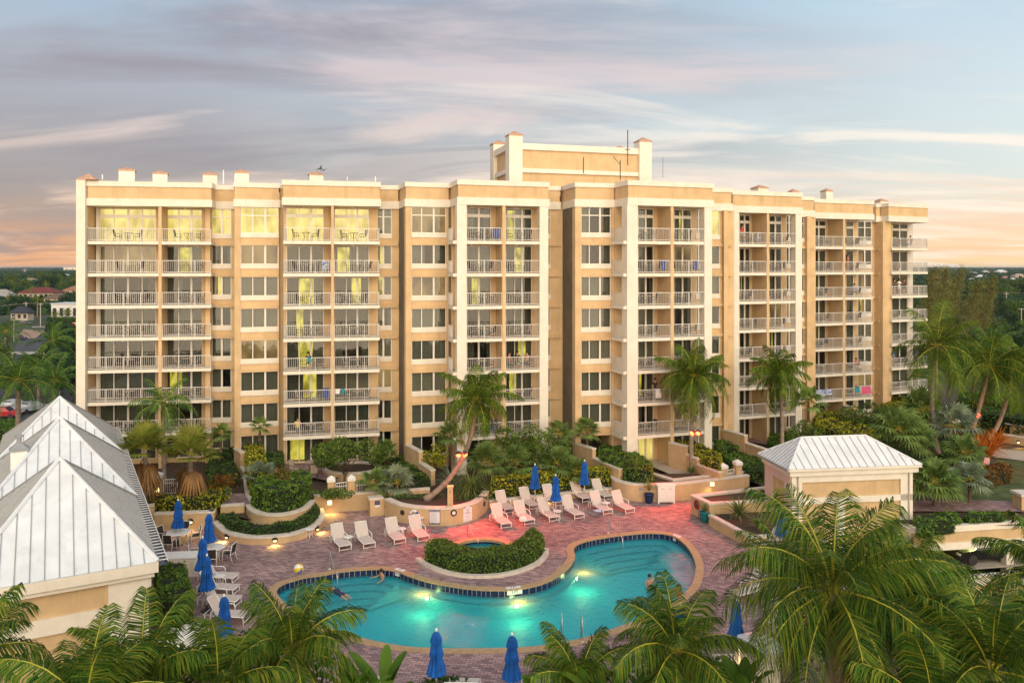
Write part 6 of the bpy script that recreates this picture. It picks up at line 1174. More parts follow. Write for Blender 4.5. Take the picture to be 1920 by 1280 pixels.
rail3('curved steel handrail at the left pool steps', G(618, 1066.5), G(632, 1096)); rail3('curved steel handrail at the right pool steps', G(1141, 999), G(1167, 1026)); rail3('steel handrail beside the hot tub', G(877, 1012), G(896, 1028), .95)
for dx in (0, 1):
    a = G(1092 - 38 * dx + 0, 1203 - 2 * dx, 0) ; q = Vector((0, 1.0, 0)); handrail('right arched rail of the steel pool ladder' if not dx else 'left arched rail of the steel pool ladder', [a, a + Vector((0, 0, .75)), a + q * .25 + Vector((-.0, 0, 1.05)), a + q * .6 + Vector((0, 0, .9)), a + q * .85 + Vector((0, 0, -.3)), a + q * .9 + Vector((0, 0, -.8))], name='pool_ladder')
# patio chairs and table on the lit ground floor patio
pt = at(585, 62.5, .93)
pc = bchair().build('patio_chair', [bronze, tan_sling]); tag(pc, 'tan sling chair left of the table on the lit patio', 'chair'); pc.location = at(552, 62, .93); pc.rotation_euler = (0, 0, R(60)); pc.scale = (1.15,) * 3
dup(pc, at(588, 60.9, .93), R(-160), 'tan sling chair in front of the table on the lit patio', scale=1.15); dup(pc, at(1414, 66.5, .97), R(160), 'tan sling chair on the ground floor patio right of the stepped wall', scale=1.15)
tp = dup(tb0, pt, .4, 'tan round table on the lit ground floor patio', scale=1.25)
cl = thing('cooler', 'blue cooler bag on the patio beside the chair', 'cooler', at(1423, 66.2, .97)); mb = MB(); mb.box((-.22, -.15, 0), (.22, .15, .55)); mb.build('bag', teal, cl); mb = MB(); mb.tube([(-.15, 0, .55), (-.12, 0, .75), (.12, 0, .75), (.15, 0, .55)], .02, 5); mb.build('handle', teal, cl)
# white octagonal pillar, railings and lattice among the lower right palms
c = G(1424, 1206, 1.7); wp = thing('white_gate_post', 'broad white angular post with flat cap at the lower right', 'post', (c.x, c.y, 0), world=True); mb = MB(); mb.lathe([(.85, 0), (.85, 1.6)], 8, (c.x, c.y)); mb.build('post_body', white, wp); mb = MB(); mb.lathe([(.98, 1.6), (.98, 1.75), (.2, 1.95)], 8, (c.x, c.y)); mb.build('post_cap', wpaint, wp)
fence('white picket railing behind the angular white post', G(1440, 1172, 0), G(1535, 1105, 0), 0, 1.1); fence('lit white picket panel left of the angular post', Vector((c.x - 2.0, c.y - .2, 0)), Vector((c.x - .9, c.y - .1, 0)), 0, 1.35); fence('white picket railing going down beside the box planter', G(1405, 948, .0), G(1452, 972, .0), .2, 1.0)
lp = thing('path_lamp', 'small glowing path lamp beside the white angular post', 'lamp', (c.x - 1.5, c.y + .5, 0), world=True); mb = MB(); mb.lathe([(.04, 0), (.04, .5)], 8, (c.x - 1.5, c.y + .5)); mb.build('stake', dark, lp); mb = MB(); mb.lathe([(.06, .5), (.08, .62), (.01, .68)], 10, (c.x - 1.5, c.y + .5)); mb.build('lamp_glass', lamp_e, lp); light('lamp_light', 'POINT', (c.x - 1.5, c.y + .1, .75), 40, (1, .75, .3), lp)
c = G(330, 1195, 1.2); mb = MB(Matrix.Translation((c.x, c.y, 0)) @ Matrix.Rotation(R(25), 4, 'Z')); sh = thing('canopy_roof', 'small white curved canopy roof at the lower left behind palms', 'canopy', (c.x, c.y, 0), world=True); mb.tube([(-1.3, 0, .9), (1.3, 0, .9)], .75, 18); mb.build('cover', wpaint, sh, True); q = MB(mb.M); q.box((-1.2, -.6, 0), (1.2, .6, .9)); q.build('base', tan_wall, sh)
# red floodlights strapped to the palm trunks
def flood(label, p, n, targets, e):
    o = thing('floodlight', label, 'lamp', p, world=True); p = Vector(p); n = Vector(n).normalized(); mb = MB(); mb.tube([p - n * .25, p], .02, 5); mb.build('bracket', dark, o)
    for k, t in enumerate(targets):
        d = (Vector(t) - p).normalized(); Mx = Matrix.Translation(p + Vector((.45 * k, -.05, 0))) @ d.to_track_quat('Z', 'Y').to_matrix().to_4x4(); mb = MB(Mx); mb.lathe([(.08, -.30), (.19, -.2), (.21, .0), (.19, .0)], 12); h = mb.build('lamp_head', dark, o); mb = MB(Mx); mb.lathe([(.185, -.01), (.16, .03), (.01, .06)], 12); mb.build('lamp_glass', red_e, h)
        if k == 0: light('red_glow', 'POINT', p + n * .35, 130 if e > 1000 else 60, (1, .10, .03), o, size=.1)
        light('red_beam', 'SPOT', p + Vector((.45 * k, -.05, 0)) + d * .1, e, (1, .06, .025), o, t, .06, 84, .7)
flood('glowing red floodlight on the leaning palm trunk', T(860, 54.0, 853), (.5, -.9, 0), [G(850, 1010), G(960, 1000)], 1500)
flood('glowing red floodlight on the tall palm right of the entrance', T(1297, 59.4, 812), (0, -1, 0), [G(1090, 990), G(1262, 985)], 1700)
flood('glowing red floodlight on the far right leaning palm', T(1833, 70.5, 778), (0, -1, 0), [T(1855, 62, 850)], 700)
# ------------------------------------------------------------------ people
def person(label, loc, rz, pose, shirt, trousers, hair=hair_m, s=1.0, long_hair=False, skin=None):
    """one skinned body (torso, neck, head with nose, arms with five fingers, legs with feet), clothes as face materials"""
    J = {}; E = []; Rr = {}
    def j(n, p, r, parent=None, w=None): J[n] = Vector(p); Rr[n] = r if isinstance(r, tuple) else (r, r); E.append((parent, n)) if parent else None
    z = {'stand': .92, 'sit': .50, 'swim': .92}[pose['base']]
    j('pelvis', (0, 0, z), (.15, .11)); j('waist', (0, .01, z + .17), (.125, .09), 'pelvis'); j('chest', (0, .0, z + .38), (.155, .11), 'waist'); j('neck', (0, .01, z + .55), .052, 'chest'); j('head0', (0, -.015, z + .63), (.07, .08), 'neck'); j('head1', (0, -.02, z + .72), (.077, .095), 'head0'); j('head2', (0, -.01, z + .79), (.06, .07), 'head1'); j('nose', (0, -.118, z + .685), .012, 'head0')
    for sd, sx in (('l', -1), ('r', 1)):
        arm = pose[sd]; j('sho' + sd, (sx * .185, .01, z + .49), .055, 'chest'); p = J['sho' + sd]; e = p + Vector(arm[0]) * Vector((sx, 1, 1)) if False else p + Vector((arm[0][0] * sx, arm[0][1], arm[0][2])); j('elb' + sd, e, .04, 'sho' + sd); wv_ = e + Vector((arm[1][0] * sx, arm[1][1], arm[1][2])); j('wri' + sd, wv_, .028, 'elb' + sd); d = Vector((arm[1][0] * sx, arm[1][1], arm[1][2])).normalized(); j('palm' + sd, wv_ + d * .07, (.038, .02), 'wri' + sd)
        sdv = d.cross(Vector((0, 0, 1)) if abs(d.z) < .8 else Vector((0, 1, 0))).normalized()
        for k in range(4): a = J['palm' + sd] + sdv * (k - 1.5) * .02 + d * .02; j('f%d%s' % (k, sd), a + d * .03, .009, 'palm' + sd); j('g%d%s' % (k, sd), a + d * (.07 - .006 * abs(k - 1.3)) + Vector((0, 0, -.012)), .007, 'f%d%s' % (k, sd))
        j('th' + sd, wv_ + d * .05 + sdv * .045, .010, 'wri' + sd); j('ti' + sd, wv_ + d * .085 + sdv * .06, .008, 'th' + sd)
        leg = pose['legs']; j('hip' + sd, (sx * .095, 0, z - .06), .085, 'pelvis'); p = J['hip' + sd] + Vector((leg[0][0] * sx, leg[0][1], leg[0][2])); j('kne' + sd, p, .055, 'hip' + sd); p = p + Vector((leg[1][0] * sx, leg[1][1], leg[1][2])); j('ank' + sd, p, .038, 'kne' + sd); j('toe' + sd, p + Vector(leg[2]), (.035, .025), 'ank' + sd)
    names = list(J); idx = {n: i for i, n in enumerate(names)}; me = bpy.data.meshes.new('body'); me.from_pydata([J[n] for n in names], [(idx[a], idx[b]) for a, b in E], []); o = bpy.data.objects.new('body', me); COL.objects.link(o); o.modifiers.new('s', 'SKIN')
    for i, n in enumerate(names): v = me.skin_vertices[0].data[i]; v.radius = Rr[n]; v.use_root = (n == 'pelvis')
    u = o.modifiers.new('u', 'SUBSURF'); u.levels = 1; u.render_levels = 1
    dg = bpy.context.evaluated_depsgraph_get(); m2 = bpy.data.meshes.new_from_object(o.evaluated_get(dg)); bpy.data.objects.remove(o)
    m2.materials.clear(); [m2.materials.append(q) for q in (skin or skin_m, shirt, trousers)]
    pts = [(J[n], n) for n in names]
    def reg(c):
        n = min(pts, key=lambda q: (q[0] - c).length)[1]
        if n[:3] in ('che', 'wai', 'sho'): return 1
        if n[:3] in ('pel', 'hip'): return 2
        if n[:3] == 'kne' and pose.get('long'): return 2
        return 0
    m2.polygons.foreach_set('material_index', [reg(p.center) for p in m2.polygons]); m2.polygons.foreach_set('use_smooth', [True] * len(m2.polygons)); m2.update()
    t = thing('person', label, 'person', loc, rz); b = link('body', m2, t); hb = MB(); c = J['head1'] + Vector((0, .022, .028)); n = 14
    hb.lathe([(.104, c.z - .05), (.108, c.z - .01), (.10, c.z + .035), (.075, c.z + .075), (.03, c.z + .095), (.003, c.z + .098)], n, (c.x, c.y))
    if long_hair: hb.tube([(0, c.y + .05, c.z), (0, c.y + .085, c.z - .15), (0, c.y + .09, c.z - .32)], [.09, .10, .05], 8)
    hb.build('hair', hair, t, True); ey = MB()
    for sx in (-.03, .03): ey.lathe([(.002, z + .705), (.011, z + .712), (.002, z + .719)], 6, (sx, -.108))
    ey.build('eyes', dark, t); t.scale = (s,) * 3; return t
down = ((.04, .0, -.28), (.02, -.04, -.24)); STAND = dict(base='stand', l=((.05, .02, -.28), (.03, -.10, -.22)), r=((.05, .02, -.28), (.03, -.10, -.22)), legs=((.0, -.01, -.42), (.0, .02, -.38), (.02, -.15, -.05)))
SIT = dict(base='sit', l=((.06, -.06, -.26), (-.02, -.22, -.06)), r=((.06, -.06, -.26), (-.02, -.22, -.06)), legs=((.03, -.42, .02), (.0, -.02, -.40), (0, -.15, -.04)), long=True)
LEAN = dict(base='stand', l=((.08, -.12, -.24), (-.04, -.22, .02)), r=((.08, -.12, -.24), (-.04, -.22, .02)), legs=((.0, -.01, -.42), (.0, .02, -.38), (.02, -.15, -.05)))
SWIM = dict(base='swim', l=((.12, -.18, -.12), (.10, -.22, .02)), r=((.12, -.18, -.12), (.10, -.22, .02)), legs=((.04, .10, -.40), (.0, .16, -.36), (.02, -.1, -.1)))
REACH = dict(base='swim', l=((.10, -.05, .26), (.02, -.06, .25)), r=((.10, .10, -.24), (.06, .06, -.24)), legs=((.03, .0, -.42), (.0, .05, -.38), (.02, .05, -.14)))
def cloth(n, c): return MATS.get(n) or pr(n, c, .85, .08, 8)
yel, wht, blu, rd, gry, nav, pnk, blk = cloth('yellow_shirt', (.72, .55, .22)), cloth('white_shirt', (.75, .73, .7)), cloth('blue_shirt', (.05, .2, .55)), cloth('red_shirt', (.55, .04, .04)), cloth('grey_trousers', (.2, .2, .22)), cloth('navy_trousers', (.03, .04, .1)), cloth('pink_dress', (.6, .28, .24)), cloth('black_clothes', (.03, .03, .03))
def onb(sg, px, t, k): return sg.w(sg.s(px, t), t, ZF[k] + .014)
for lb, sg, px, t, k, rz, po_, a, b, lh in (('person in yellow shirt sitting on the lowest third column balcony', S2, 558, .7, 1, 10, SIT, yel, gry, False), ('person in pink dress standing on the seventh floor twelfth balcony', S6, 1589, .6, 6, 80, STAND, pnk, pnk, True), ('person in blue shirt on the top corner balcony', S7, 1678, .8, 7, 60, SIT, blu, gry, False), ('person in grey sitting sideways on the top corner balcony', S7, 1707, .9, 7, -70, SIT, gry, gry, False),
    ('dark haired person leaning, left of three on the corner balcony', S7, 1677, .45, 5, 0, LEAN, blk, gry, True), ('person in white shirt, middle of three on the corner balcony', S7, 1686, .45, 5, 0, LEAN, wht, wht, True), ('dark clothed person, right of three on the corner balcony', S7, 1695, .45, 5, 0, LEAN, blk, nav, False), ('person in red and white on the third floor twelfth balcony', S6, 1605, 1.0, 2, 20, SIT, rd, wht, False),
    ('person in pink sitting left on the fourth floor sixth balcony', S3, 955, .9, 3, 60, SIT, pnk, gry, False), ('dark person sitting in the middle of the fourth floor sixth balcony', S3, 970, 1.3, 3, 0, SIT, blk, gry, False), ('person in pink sitting right on the fourth floor sixth balcony', S3, 988, .9, 3, -60, SIT, pnk, nav, False), ('dark haired person behind the table on the fourth floor third balcony', S2, 578, 1.2, 3, 0, SIT, blk, gry, False), ('person standing in a doorway on the third floor corner balcony', S7, 1676, 1.2, 2, 30, STAND, blu, blu, False), ('person in blue beside a chair on the sixth floor twelfth balcony', S6, 1602, .8, 5, -30, SIT, blu, nav, False), ('dark haired person standing on the top floor ninth balcony', S5, 1392, 1.2, 7, 20, STAND, rd, gry, False), ('dark person at the rail on the third floor seventh balcony', S4, 1228, .7, 2, 0, STAND, blk, gry, False)):
    person(lb, onb(sg, px, t, k), sg.ang() + R(rz), po_, a, b, long_hair=lh, s=1.06)
def swimmer(lb, px, y, rz, tilt, po_, a, b, depth=1.42, lh=False):
    p = G(px, y, -.34); t = person(lb, (p.x, p.y, -.34 - depth), R(rz), po_, a, b, long_hair=lh, s=1.06); t.rotation_euler = (R(tilt), 0, R(rz)); return t
swimmer('dark haired swimmer standing in the pool at right', 1218, 1098, 20, 0, LEAN, skin_m, nav, 1.2); swimmer('swimmer in red near the right edge of the pool', 1272, 1116, -60, 0, SWIM, rd, rd, 1.25, True); swimmer('swimmer by the left pool steps near the tile edge', 724, 1083, -55, 10, SWIM, skin_m, nav, 1.25)
p = G(640, 1113, -.34); t = person('person swimming stretched out in the left part of the pool', (p.x + .72, p.y - .8, -.37), 0, REACH, nav, nav, long_hair=True, s=1.06); t.rotation_euler = (R(-84), 0, R(48)) 
# ------------------------------------------------------------------ the town beyond
HOUSES = []
def house(label, px0, px1, ybase, hw, hr, wallc, roofc, depth=None, flat_=False, wins_=4, gz=-3.0, d=None, rot=0):
    d = d or F * (CAMZ - gz) / (ybase - HY); c = at((px0 + px1) / 2, d, gz); W = (px1 - px0) * d / F; D = depth or W * .6; HOUSES.append((c.x, c.y, W * .6 + 3)); o = thing('house', label, 'house', c, R(rot))
    wm = MATS.get('house_wall_%s' % str(wallc)) or pr('house_wall_%s' % str(wallc), wallc, .85, .05, .3); rm = MATS.get('house_roof_%s' % str(roofc)) or pr('house_roof_%s' % str(roofc), roofc, .8, .15, .5)
    mb = MB(); mb.box((-W / 2, 0, 0), (W / 2, D, hw)); mb.build('wall', wm, o); mb = MB()
    if flat_: mb.box((-W / 2 - .2, -.2, hw), (W / 2 + .2, D + .2, hw + .5)); mb.box((-W / 2 + .3, .3, hw + .5), (W / 2 - .3, D - .3, hw + .55))
    else:
        e = .7; a = [(-W / 2 - e, -e, hw), (W / 2 + e, -e, hw), (W / 2 + e, D + e, hw), (-W / 2 - e, D + e, hw)]; q = min(D / 2, W * .4); r0, r1 = (-W / 2 + q, D / 2, hw + hr), (W / 2 - q, D / 2, hw + hr)
        mb.face([a[0], a[1], r1, r0]); mb.face([a[1], a[2], r1]); mb.face([a[2], a[3], r0, r1]); mb.face([a[3], a[0], r0]); mb.box((-W / 2 - e, -e, hw - .2), (W / 2 + e, D + e, hw - .01))
    mb.build('roof', rm, o)
    for k in range(wins_): x = -W / 2 + W * (k + .5) / wins_; w_ = min(1.1, W / wins_ * .25); mb = MB(); mb.box((x - w_, -.06, hw * .3), (x + w_, .0, hw * .78)); mb.build('window', dark, o)
    return o
HO = [('long low house with dark red roof beyond the left palms', 34, 100, 563, 4.6, 3.2, (.5, .44, .36), (.16, .035, .03), 7), ('cream house with brown roof and two small windows at left', 82, 118, 575, 4.2, 2.0, (.66, .56, .44), (.15, .10, .075), 2), ('white flat roofed building beside the hotel corner', 96, 172, 602, 6.2, 0, (.72, .70, .70), (.5, .53, .6), 6), ('house with dark blue grey roof left of the white building', 20, 52, 601, 3.0, 2.4, (.5, .42, .36), (.035, .04, .06), 3), ('grey roofed house at the left edge of the photo', -30, 18, 568, 3.6, 4, (.45, .42, .4), (.30, .29, .28), 3), ('house with orange tile roof beside the hotel corner', 119, 165, 556, 4.4, 3.0, (.6, .46, .3), (.33, .15, .09), 3), ('small house with bright orange roof behind trees at left', 122, 160, 535, 4.0, 3.4, (.6, .5, .4), (.42, .14, .07), 3), ('pale brown roofed house among far trees at left', 40, 66, 533, 4.0, 3.4, (.55, .45, .38), (.30, .21, .17), 3), ('white far house near the horizon at left', 104, 124, 521, 6, 2.5, (.75, .74, .8), (.6, .6, .66), 3), ('long pale block on the left horizon next to hotel', 119, 165, 508.5, 20, 0, (.78, .66, .55), (.6, .5, .45), 4)]
for lb, a, b, y, hw, hr, wc, rc_, n in HO: house(lb, a, b, y, hw, hr, wc, rc_, flat_=hr == 0, wins_=n)
for lb, a, b, y, hw, hr, wc, rc_ in (('white house with steep pale roof among right trees', 1833, 1850, 526, 5, 4, (.7, .68, .7), (.5, .5, .53)), ('white walled house under the right treetops', 1817, 1832, 531.5, 4.5, 2, (.74, .72, .70), (.42, .40, .4)), ('pale large roof near the right horizon', 1870, 1890, 514, 7, 6, (.7, .7, .7), (.62, .62, .64)), ('grey roofed house near the right horizon', 1843, 1856, 515, 7, 5, (.55, .5, .46), (.40, .37, .35)), ('red roofed house half hidden by feathery trees', 1748, 1765, 529, 4, 4, (.5, .4, .35), (.36, .09, .06)), ('pink brown roofed house at the right edge', 1880, 1894, 528, 4, 4, (.45, .36, .34), (.26, .15, .14)), ('small white house at far right treeline', 1896, 1908, 531.5, 4, 3, (.7, .72, .78), (.55, .6, .68)), ('cream villa at the right edge of the town', 1903, 1926, 525, 6, 4, (.68, .55, .45), (.4, .3, .25)), ('white boat shed below the right horizon', 1870, 1877, 533.5, 3.5, 2, (.75, .75, .75), (.7, .7, .7)), ('pale flat house on the right below the horizon', 1818, 1836, 514.5, 5, 2, (.5, .48, .44), (.36, .35, .33))): house(lb, a, b, y, hw, hr, wc, rc_, wins_=3)
def g3(x, y): return G(x, y, -2.98)
mb = MB(); mb.face([G(20, 660, -2.99), G(200, 660, -2.99), G(300, 610, -2.99), G(60, 612, -2.99)]); tag(mb.build('road', asphalt), kind='structure')
mb = MB(); mb.face([G(30, 634, -2.985), G(66, 634, -2.985), G(84, 620, -2.985), G(44, 617, -2.985)]); tag(mb.build('driveway', drive), kind='structure')
mb = MB(); mb.face([G(-60, 800, -2.99), G(140, 800, -2.99), G(135, 690, -2.99), G(-60, 690, -2.99)]); tag(mb.build('parking_lot', asphalt), kind='structure')
mb = MB(); mb.face([G(20, 664, -2.987), G(200, 664, -2.987), G(200, 659, -2.987), G(20, 659, -2.987)]); mb.face([G(60, 613.5, -2.987), G(300, 611.5, -2.987), G(300, 610, -2.987), G(60, 611.8, -2.987)]); tag(mb.build('pavement', concrete), kind='structure')
for lb, px, y, rz, c in (('red car parked behind the bright hedge at left edge', 4, 783, 10, (.4, .02, .03)), ('white car glimpsed through the royal palm fronds', 24, 768, 80, (.6, .62, .66)), ('silver car near the pool house roof tip', 58, 772, 70, (.45, .47, .5)), ('dark sedan parked by the road at left', 44, 609, 8, (.05, .055, .07)), ('purple dark car on the brick driveway', 33, 637, 5, (.07, .03, .08)), ('coral car on the road beside the hotel corner', 143, 612, 5, (.7, .25, .2))): car(lb, G(px, y, -2.98), R(rz), c)
def pole(label, px, ytop, ybase, gz=-3, name='utility_pole'):
    b = G(px, ybase, gz); t = hgt(ytop, b.y); o = thing(name, label, 'pole', b, world=True); mb = MB(); mb.tube([b, (b.x, b.y, t)], b.y / 1700, 6); mb.build('pole', concrete, o); mb = MB(); k = b.y / 1500; mb.box((b.x - 5 * k, b.y - .1, t - 3 * k), (b.x + 5 * k, b.y + .1, t - 2 * k)); mb.build('crossarm', concrete, o); return Vector((b.x, b.y, t))
pa = pole('pale utility pole in front of the white building at left', 76, 568, 612); pb_ = pole('pale utility pole by the dark roofed house', 49, 566, 596); pole('short pale utility pole by the parked sedan', 26, 592, 640); pc_ = pole('tall white utility pole on the right among trees', 1887, 548, 575); pd = pole('white utility pole at the right edge', 1915, 577, 612)
pole('white water tower like mast on the left horizon', 46, 504, 513, name='mast')
def wire(label, pts): mb = MB(); mb.tube(smooth_path(pts, 8), .04, 4); tag(mb.build('power_line', concrete), label, 'cable')
wire('power line strung across the left town', [pa + Vector((-55, -2, -1)), pa + Vector((-28, -1, -2)), pa, pa + Vector((20, 0, -1.5))]); wire('power line running to the right edge of the photo', [pc_ + Vector((-30, 0, -2)), pc_, pc_ + Vector((30, 0, -2.5))])
# trees: three kinds, copied
kinds = []
for i, (m, rx, h, n, sz) in enumerate(((tree_g, 4.2, 8, 1500, .42), (tree_d, 4.6, 9.5, 1500, .45), (tree_g, 3.4, 6.5, 1100, .36))): kinds.append(bush('leafy_tree', 'dark leafy tree standing among the town houses', (0, 0, 0), rx, rx, h, m, n, sz, 60 + i, 'tree', 1.6, clumps=14, group='leafy trees in the town', local=True))
rng = random.Random(5); spots = []
for px, y in ((10, 585), (58, 590), (25, 572), (14, 553), (70, 537), (85, 534), (105, 541), (92, 546), (115, 548), (60, 577), (110, 532), (55, 528), (20, 533), (5, 560), (45, 545), (78, 527), (100, 526), (30, 524), (140, 545), (125, 578), (120, 660), (146, 690), (140, 720), (128, 690), (110, 700), (118, 740), (135, 755), (90, 720), (70, 745), (-10, 700), (20, 745), (-20, 620)): spots.append((px, y, 0))
for px, y in ((1900, 560), (1880, 565), (1860, 560), (1915, 580), (1895, 590), (1870, 600), (1850, 600), (1908, 610), (1925, 560), (1885, 548), (1905, 545), (1860, 545), (1840, 545), (1820, 550), (1890, 620), (1915, 640), (1870, 640), (1840, 640), (1900, 665), (1925, 690), (1880, 690), (1850, 680), (1935, 610), (1820, 610), (1800, 600), (1780, 610), (1760, 640), (1790, 650), (1760, 690), (1770, 560), (1750, 560), (1920, 535), (1865, 535), (1890, 538), (1790, 700), (1830, 720), (1880, 730), (1930, 740)): spots.append((px, y, 1))
for i, (px, y, side) in enumerate(spots):
    p = G(px, y, -3)
    if any(abs(p.x - hx) < hw_ and hy - hw_ * 5 - 50 < p.y < hy + hw_ for hx, hy, hw_ in HOUSES): continue
    src = kinds[1] if (110 < px < 150 and y > 630) else kinds[i % 3]; s = rng.uniform(.6, .95) * (1 if p.y < 400 else min(2.2, p.y / 420))
    dup(src, p, rng.uniform(0, 6), 'leafy tree among the houses left of the hotel' if not side else 'leafy tree in the wood right of the hotel', scale=s, group='leafy trees left of the hotel' if not side else 'leafy trees right of the hotel')
for k in kinds:
    for ch in list(k.children): bpy.data.objects.remove(ch)
    bpy.data.objects.remove(k)
# far mass of trees up to the horizon
P = []
for k in range(5200):
    d = 330 * (14000 / 330) ** (RNG.uniform() ** 1.0); sd_ = RNG.uniform() < .5; px = RNG.uniform(-160, 260) if sd_ else RNG.uniform(1640, 2080)
    c = np.array([(px - 960) / F * d, d, -3]); r = 4.5 + d * .0035
    if any(abs(c[0] - hx) < hw_ and hy - hw_ * 6 - 60 < d < hy + hw_ for hx, hy, hw_ in HOUSES): continue
    P.append((c, r, d))
parts = []
for c, r, d in P:
    n = 16; q = unit(RNG.normal(size=(n, 3))) * np.array([r, r, min(r * .75, 3.2 if d < 800 else 5.5)]) * RNG.uniform(.5, 1, (n, 1)); q[:, 2] = np.abs(q[:, 2]) + .4; parts.append(leaves(q + c, r * .42, RNG, .2, .7))
V, Q, M = cat(parts); tag(npmesh('far_woods', V, Q, tree_d), kind='stuff')
# feathery casuarinas on the right
def casuarina(lb, px, d, ytop, lean, h, seed):
    rng = np.random.default_rng(seed); top = Vector(T(px, d, ytop)); base = Vector((top.x - lean, d + rng.uniform(-2, 2), -3)); o = thing('casuarina_tree', lb, 'tree', base, group='feathery pines right of the hotel', world=True); tr = trunk_mesh(base, top, .32, .06, (lean * .12, 0, 0), 10, 7, False); P = []
    for k in range(58):
        t = .22 + .78 * k / 58; p = base.lerp(top, t) + Vector((lean * .12 * 4 * t * (1 - t), 0, 0)); az = k * 2.4; ln = (3.6 * (1 - t) ** .7 + .6) * rng.uniform(.6, 1.2); e = rng.uniform(.25, 1.0); q = p + Vector((math.cos(az) * ln * math.cos(e), math.sin(az) * ln * math.cos(e), ln * math.sin(e) * .9)); tr.tube([p, p.lerp(q, .5) + Vector((0, 0, -.1)), q], [.05, .035, .015], 4)
        a = np.array(p); b = np.array(q); m = 62; s = rng.uniform(.15, 1.05, (m, 1)); P.append(a + (b - a) * s + rng.normal(0, .42, (m, 3)) * (.6 + .4 * s))
    tr.build('trunk', bark2, o, True); P = np.concatenate(P); n = len(P); dd = unit(np.array([0, 0, .7]) + rng.normal(0, .55, (n, 3))); e = unit(np.cross(dd, rng.normal(size=(n, 3)))) * .035; s = rng.uniform(.3, .75, (n, 1)); V = np.stack([P - e, P + e, P + dd * s + e * .3, P + dd * s - e * .3], 1).reshape(-1, 3); npmesh('crown', V, np.arange(4 * n).reshape(-1, 4), pine_m, o)
for i, (lb, px, d, y, ln) in enumerate((('feathery casuarina just right of the corner balconies', 1750, 140, 506, 1), ('tall feathery casuarina left of the leaning pair', 1773, 145, 504, 2), ('tallest feathery casuarina with pale slanting trunk', 1803, 150, 507, 6), ('casuarina with long leaning bare trunk in the middle', 1838, 150, 530, 9), ('rightmost leaning casuarina before the green wood', 1864, 155, 522, 9), ('shorter feathery casuarina behind the coconut palm', 1785, 160, 535, 3), ('low brown casuarina beside the corner balconies', 1742, 150, 548, 0), ('low casuarina at the right end of the feathery clump', 1852, 165, 556, 5))): casuarina(lb, px, d, y, ln, 20, i + 40)
# palms around the left building edge and in the town
def tpalm(lb, px, ytop, ybase, Ln, seed, mat=royal_m, n=15, nl=26, sh=1.2, r=(.22, .16), el=(-25, 78)):
    b = G(px, ybase, -3); palm('royal_palm' if sh else 'palm_tree', lb, tuple(b), T(px, b.y, ytop), n, Ln, Ln * .26, .07, nl, mat, r, droop=1.6, hang=.45, el=el, seed=seed, shaft=sh)
tpalm('big royal palm with pale trunk behind the pool house roof', 34, 715, 850, 4.8, 11, nl=46, n=17, r=(.3, .22)); tpalm('royal palm with tall green shaft left of the hotel corner', 98, 640, 735, 4.6, 12, nl=40); tpalm('dark royal palm in the shade of the hotel corner', 103, 715, 790, 4.6, 13, nl=40, n=17); tpalm('palm with orange stem at the left edge', 10, 622, 690, 5.2, 14, nl=34, n=16); tpalm('dark palm beside the dark royal palm', 72, 690, 770, 4.5, 18, nl=36, n=16)
tpalm('left date palm in front of the white building', 103, 590, 604, 2.7, 15, frond_far, 18, 20, 0); tpalm('right date palm in front of the white building', 124, 586, 604, 3.0, 16, frond_far, 18, 20, 0); tpalm('palm before the cream house at left', 70, 561, 592, 3.4, 17, frond_far, 16, 18, 0); tpalm('tall thin palm left of the red roofed house', 21, 528, 556, 4.5, 19, frond_far, 16, 18, 0, r=(.5, .3)); tpalm('thin palm behind the red roof', 86, 533, 560, 4.2, 23, frond_far, 16, 18, 0, r=(.4, .25)); tpalm('small palm by the red roof at left', 58, 541, 565, 3.6, 24, frond_far, 16, 18, 0, r=(.4, .25))
hedge('bright green clipped hedge at the left edge below the royal palm', [tuple(G(x, y, -1.6).to_2d()) for x, y in ((-40, 792), (29, 790), (31, 812), (-40, 814))], -3, -1.2, hedge_g, 60, .13); hedge('dark clipped hedge in front of the white building', [tuple(G(x, y, -3).to_2d()) for x, y in ((92, 612), (142, 611), (142, 607), (92, 608))], -3, -.6, hedge_d, 25, .25)
for lb, px, y, Ln, sd_ in (('dark palm in the wood right of the hotel', 1860, 650, 4.5, 31), ('bright palm tuft between the leaning trunks', 1868, 715, 2.8, 33), ('dark palm behind the tallest coconut trunk', 1720, 705, 3.2, 35), ('palm beside the corner of the hotel', 1800, 705, 2.8, 36)): d = 92; c = at(px, d, -2); palm('palm_tree', lb, tuple(c), T(px, d, y), 16, Ln, .9, .06, 30, royal_m, (.18, .13), droop=1.5, hang=.5, seed=sd_)
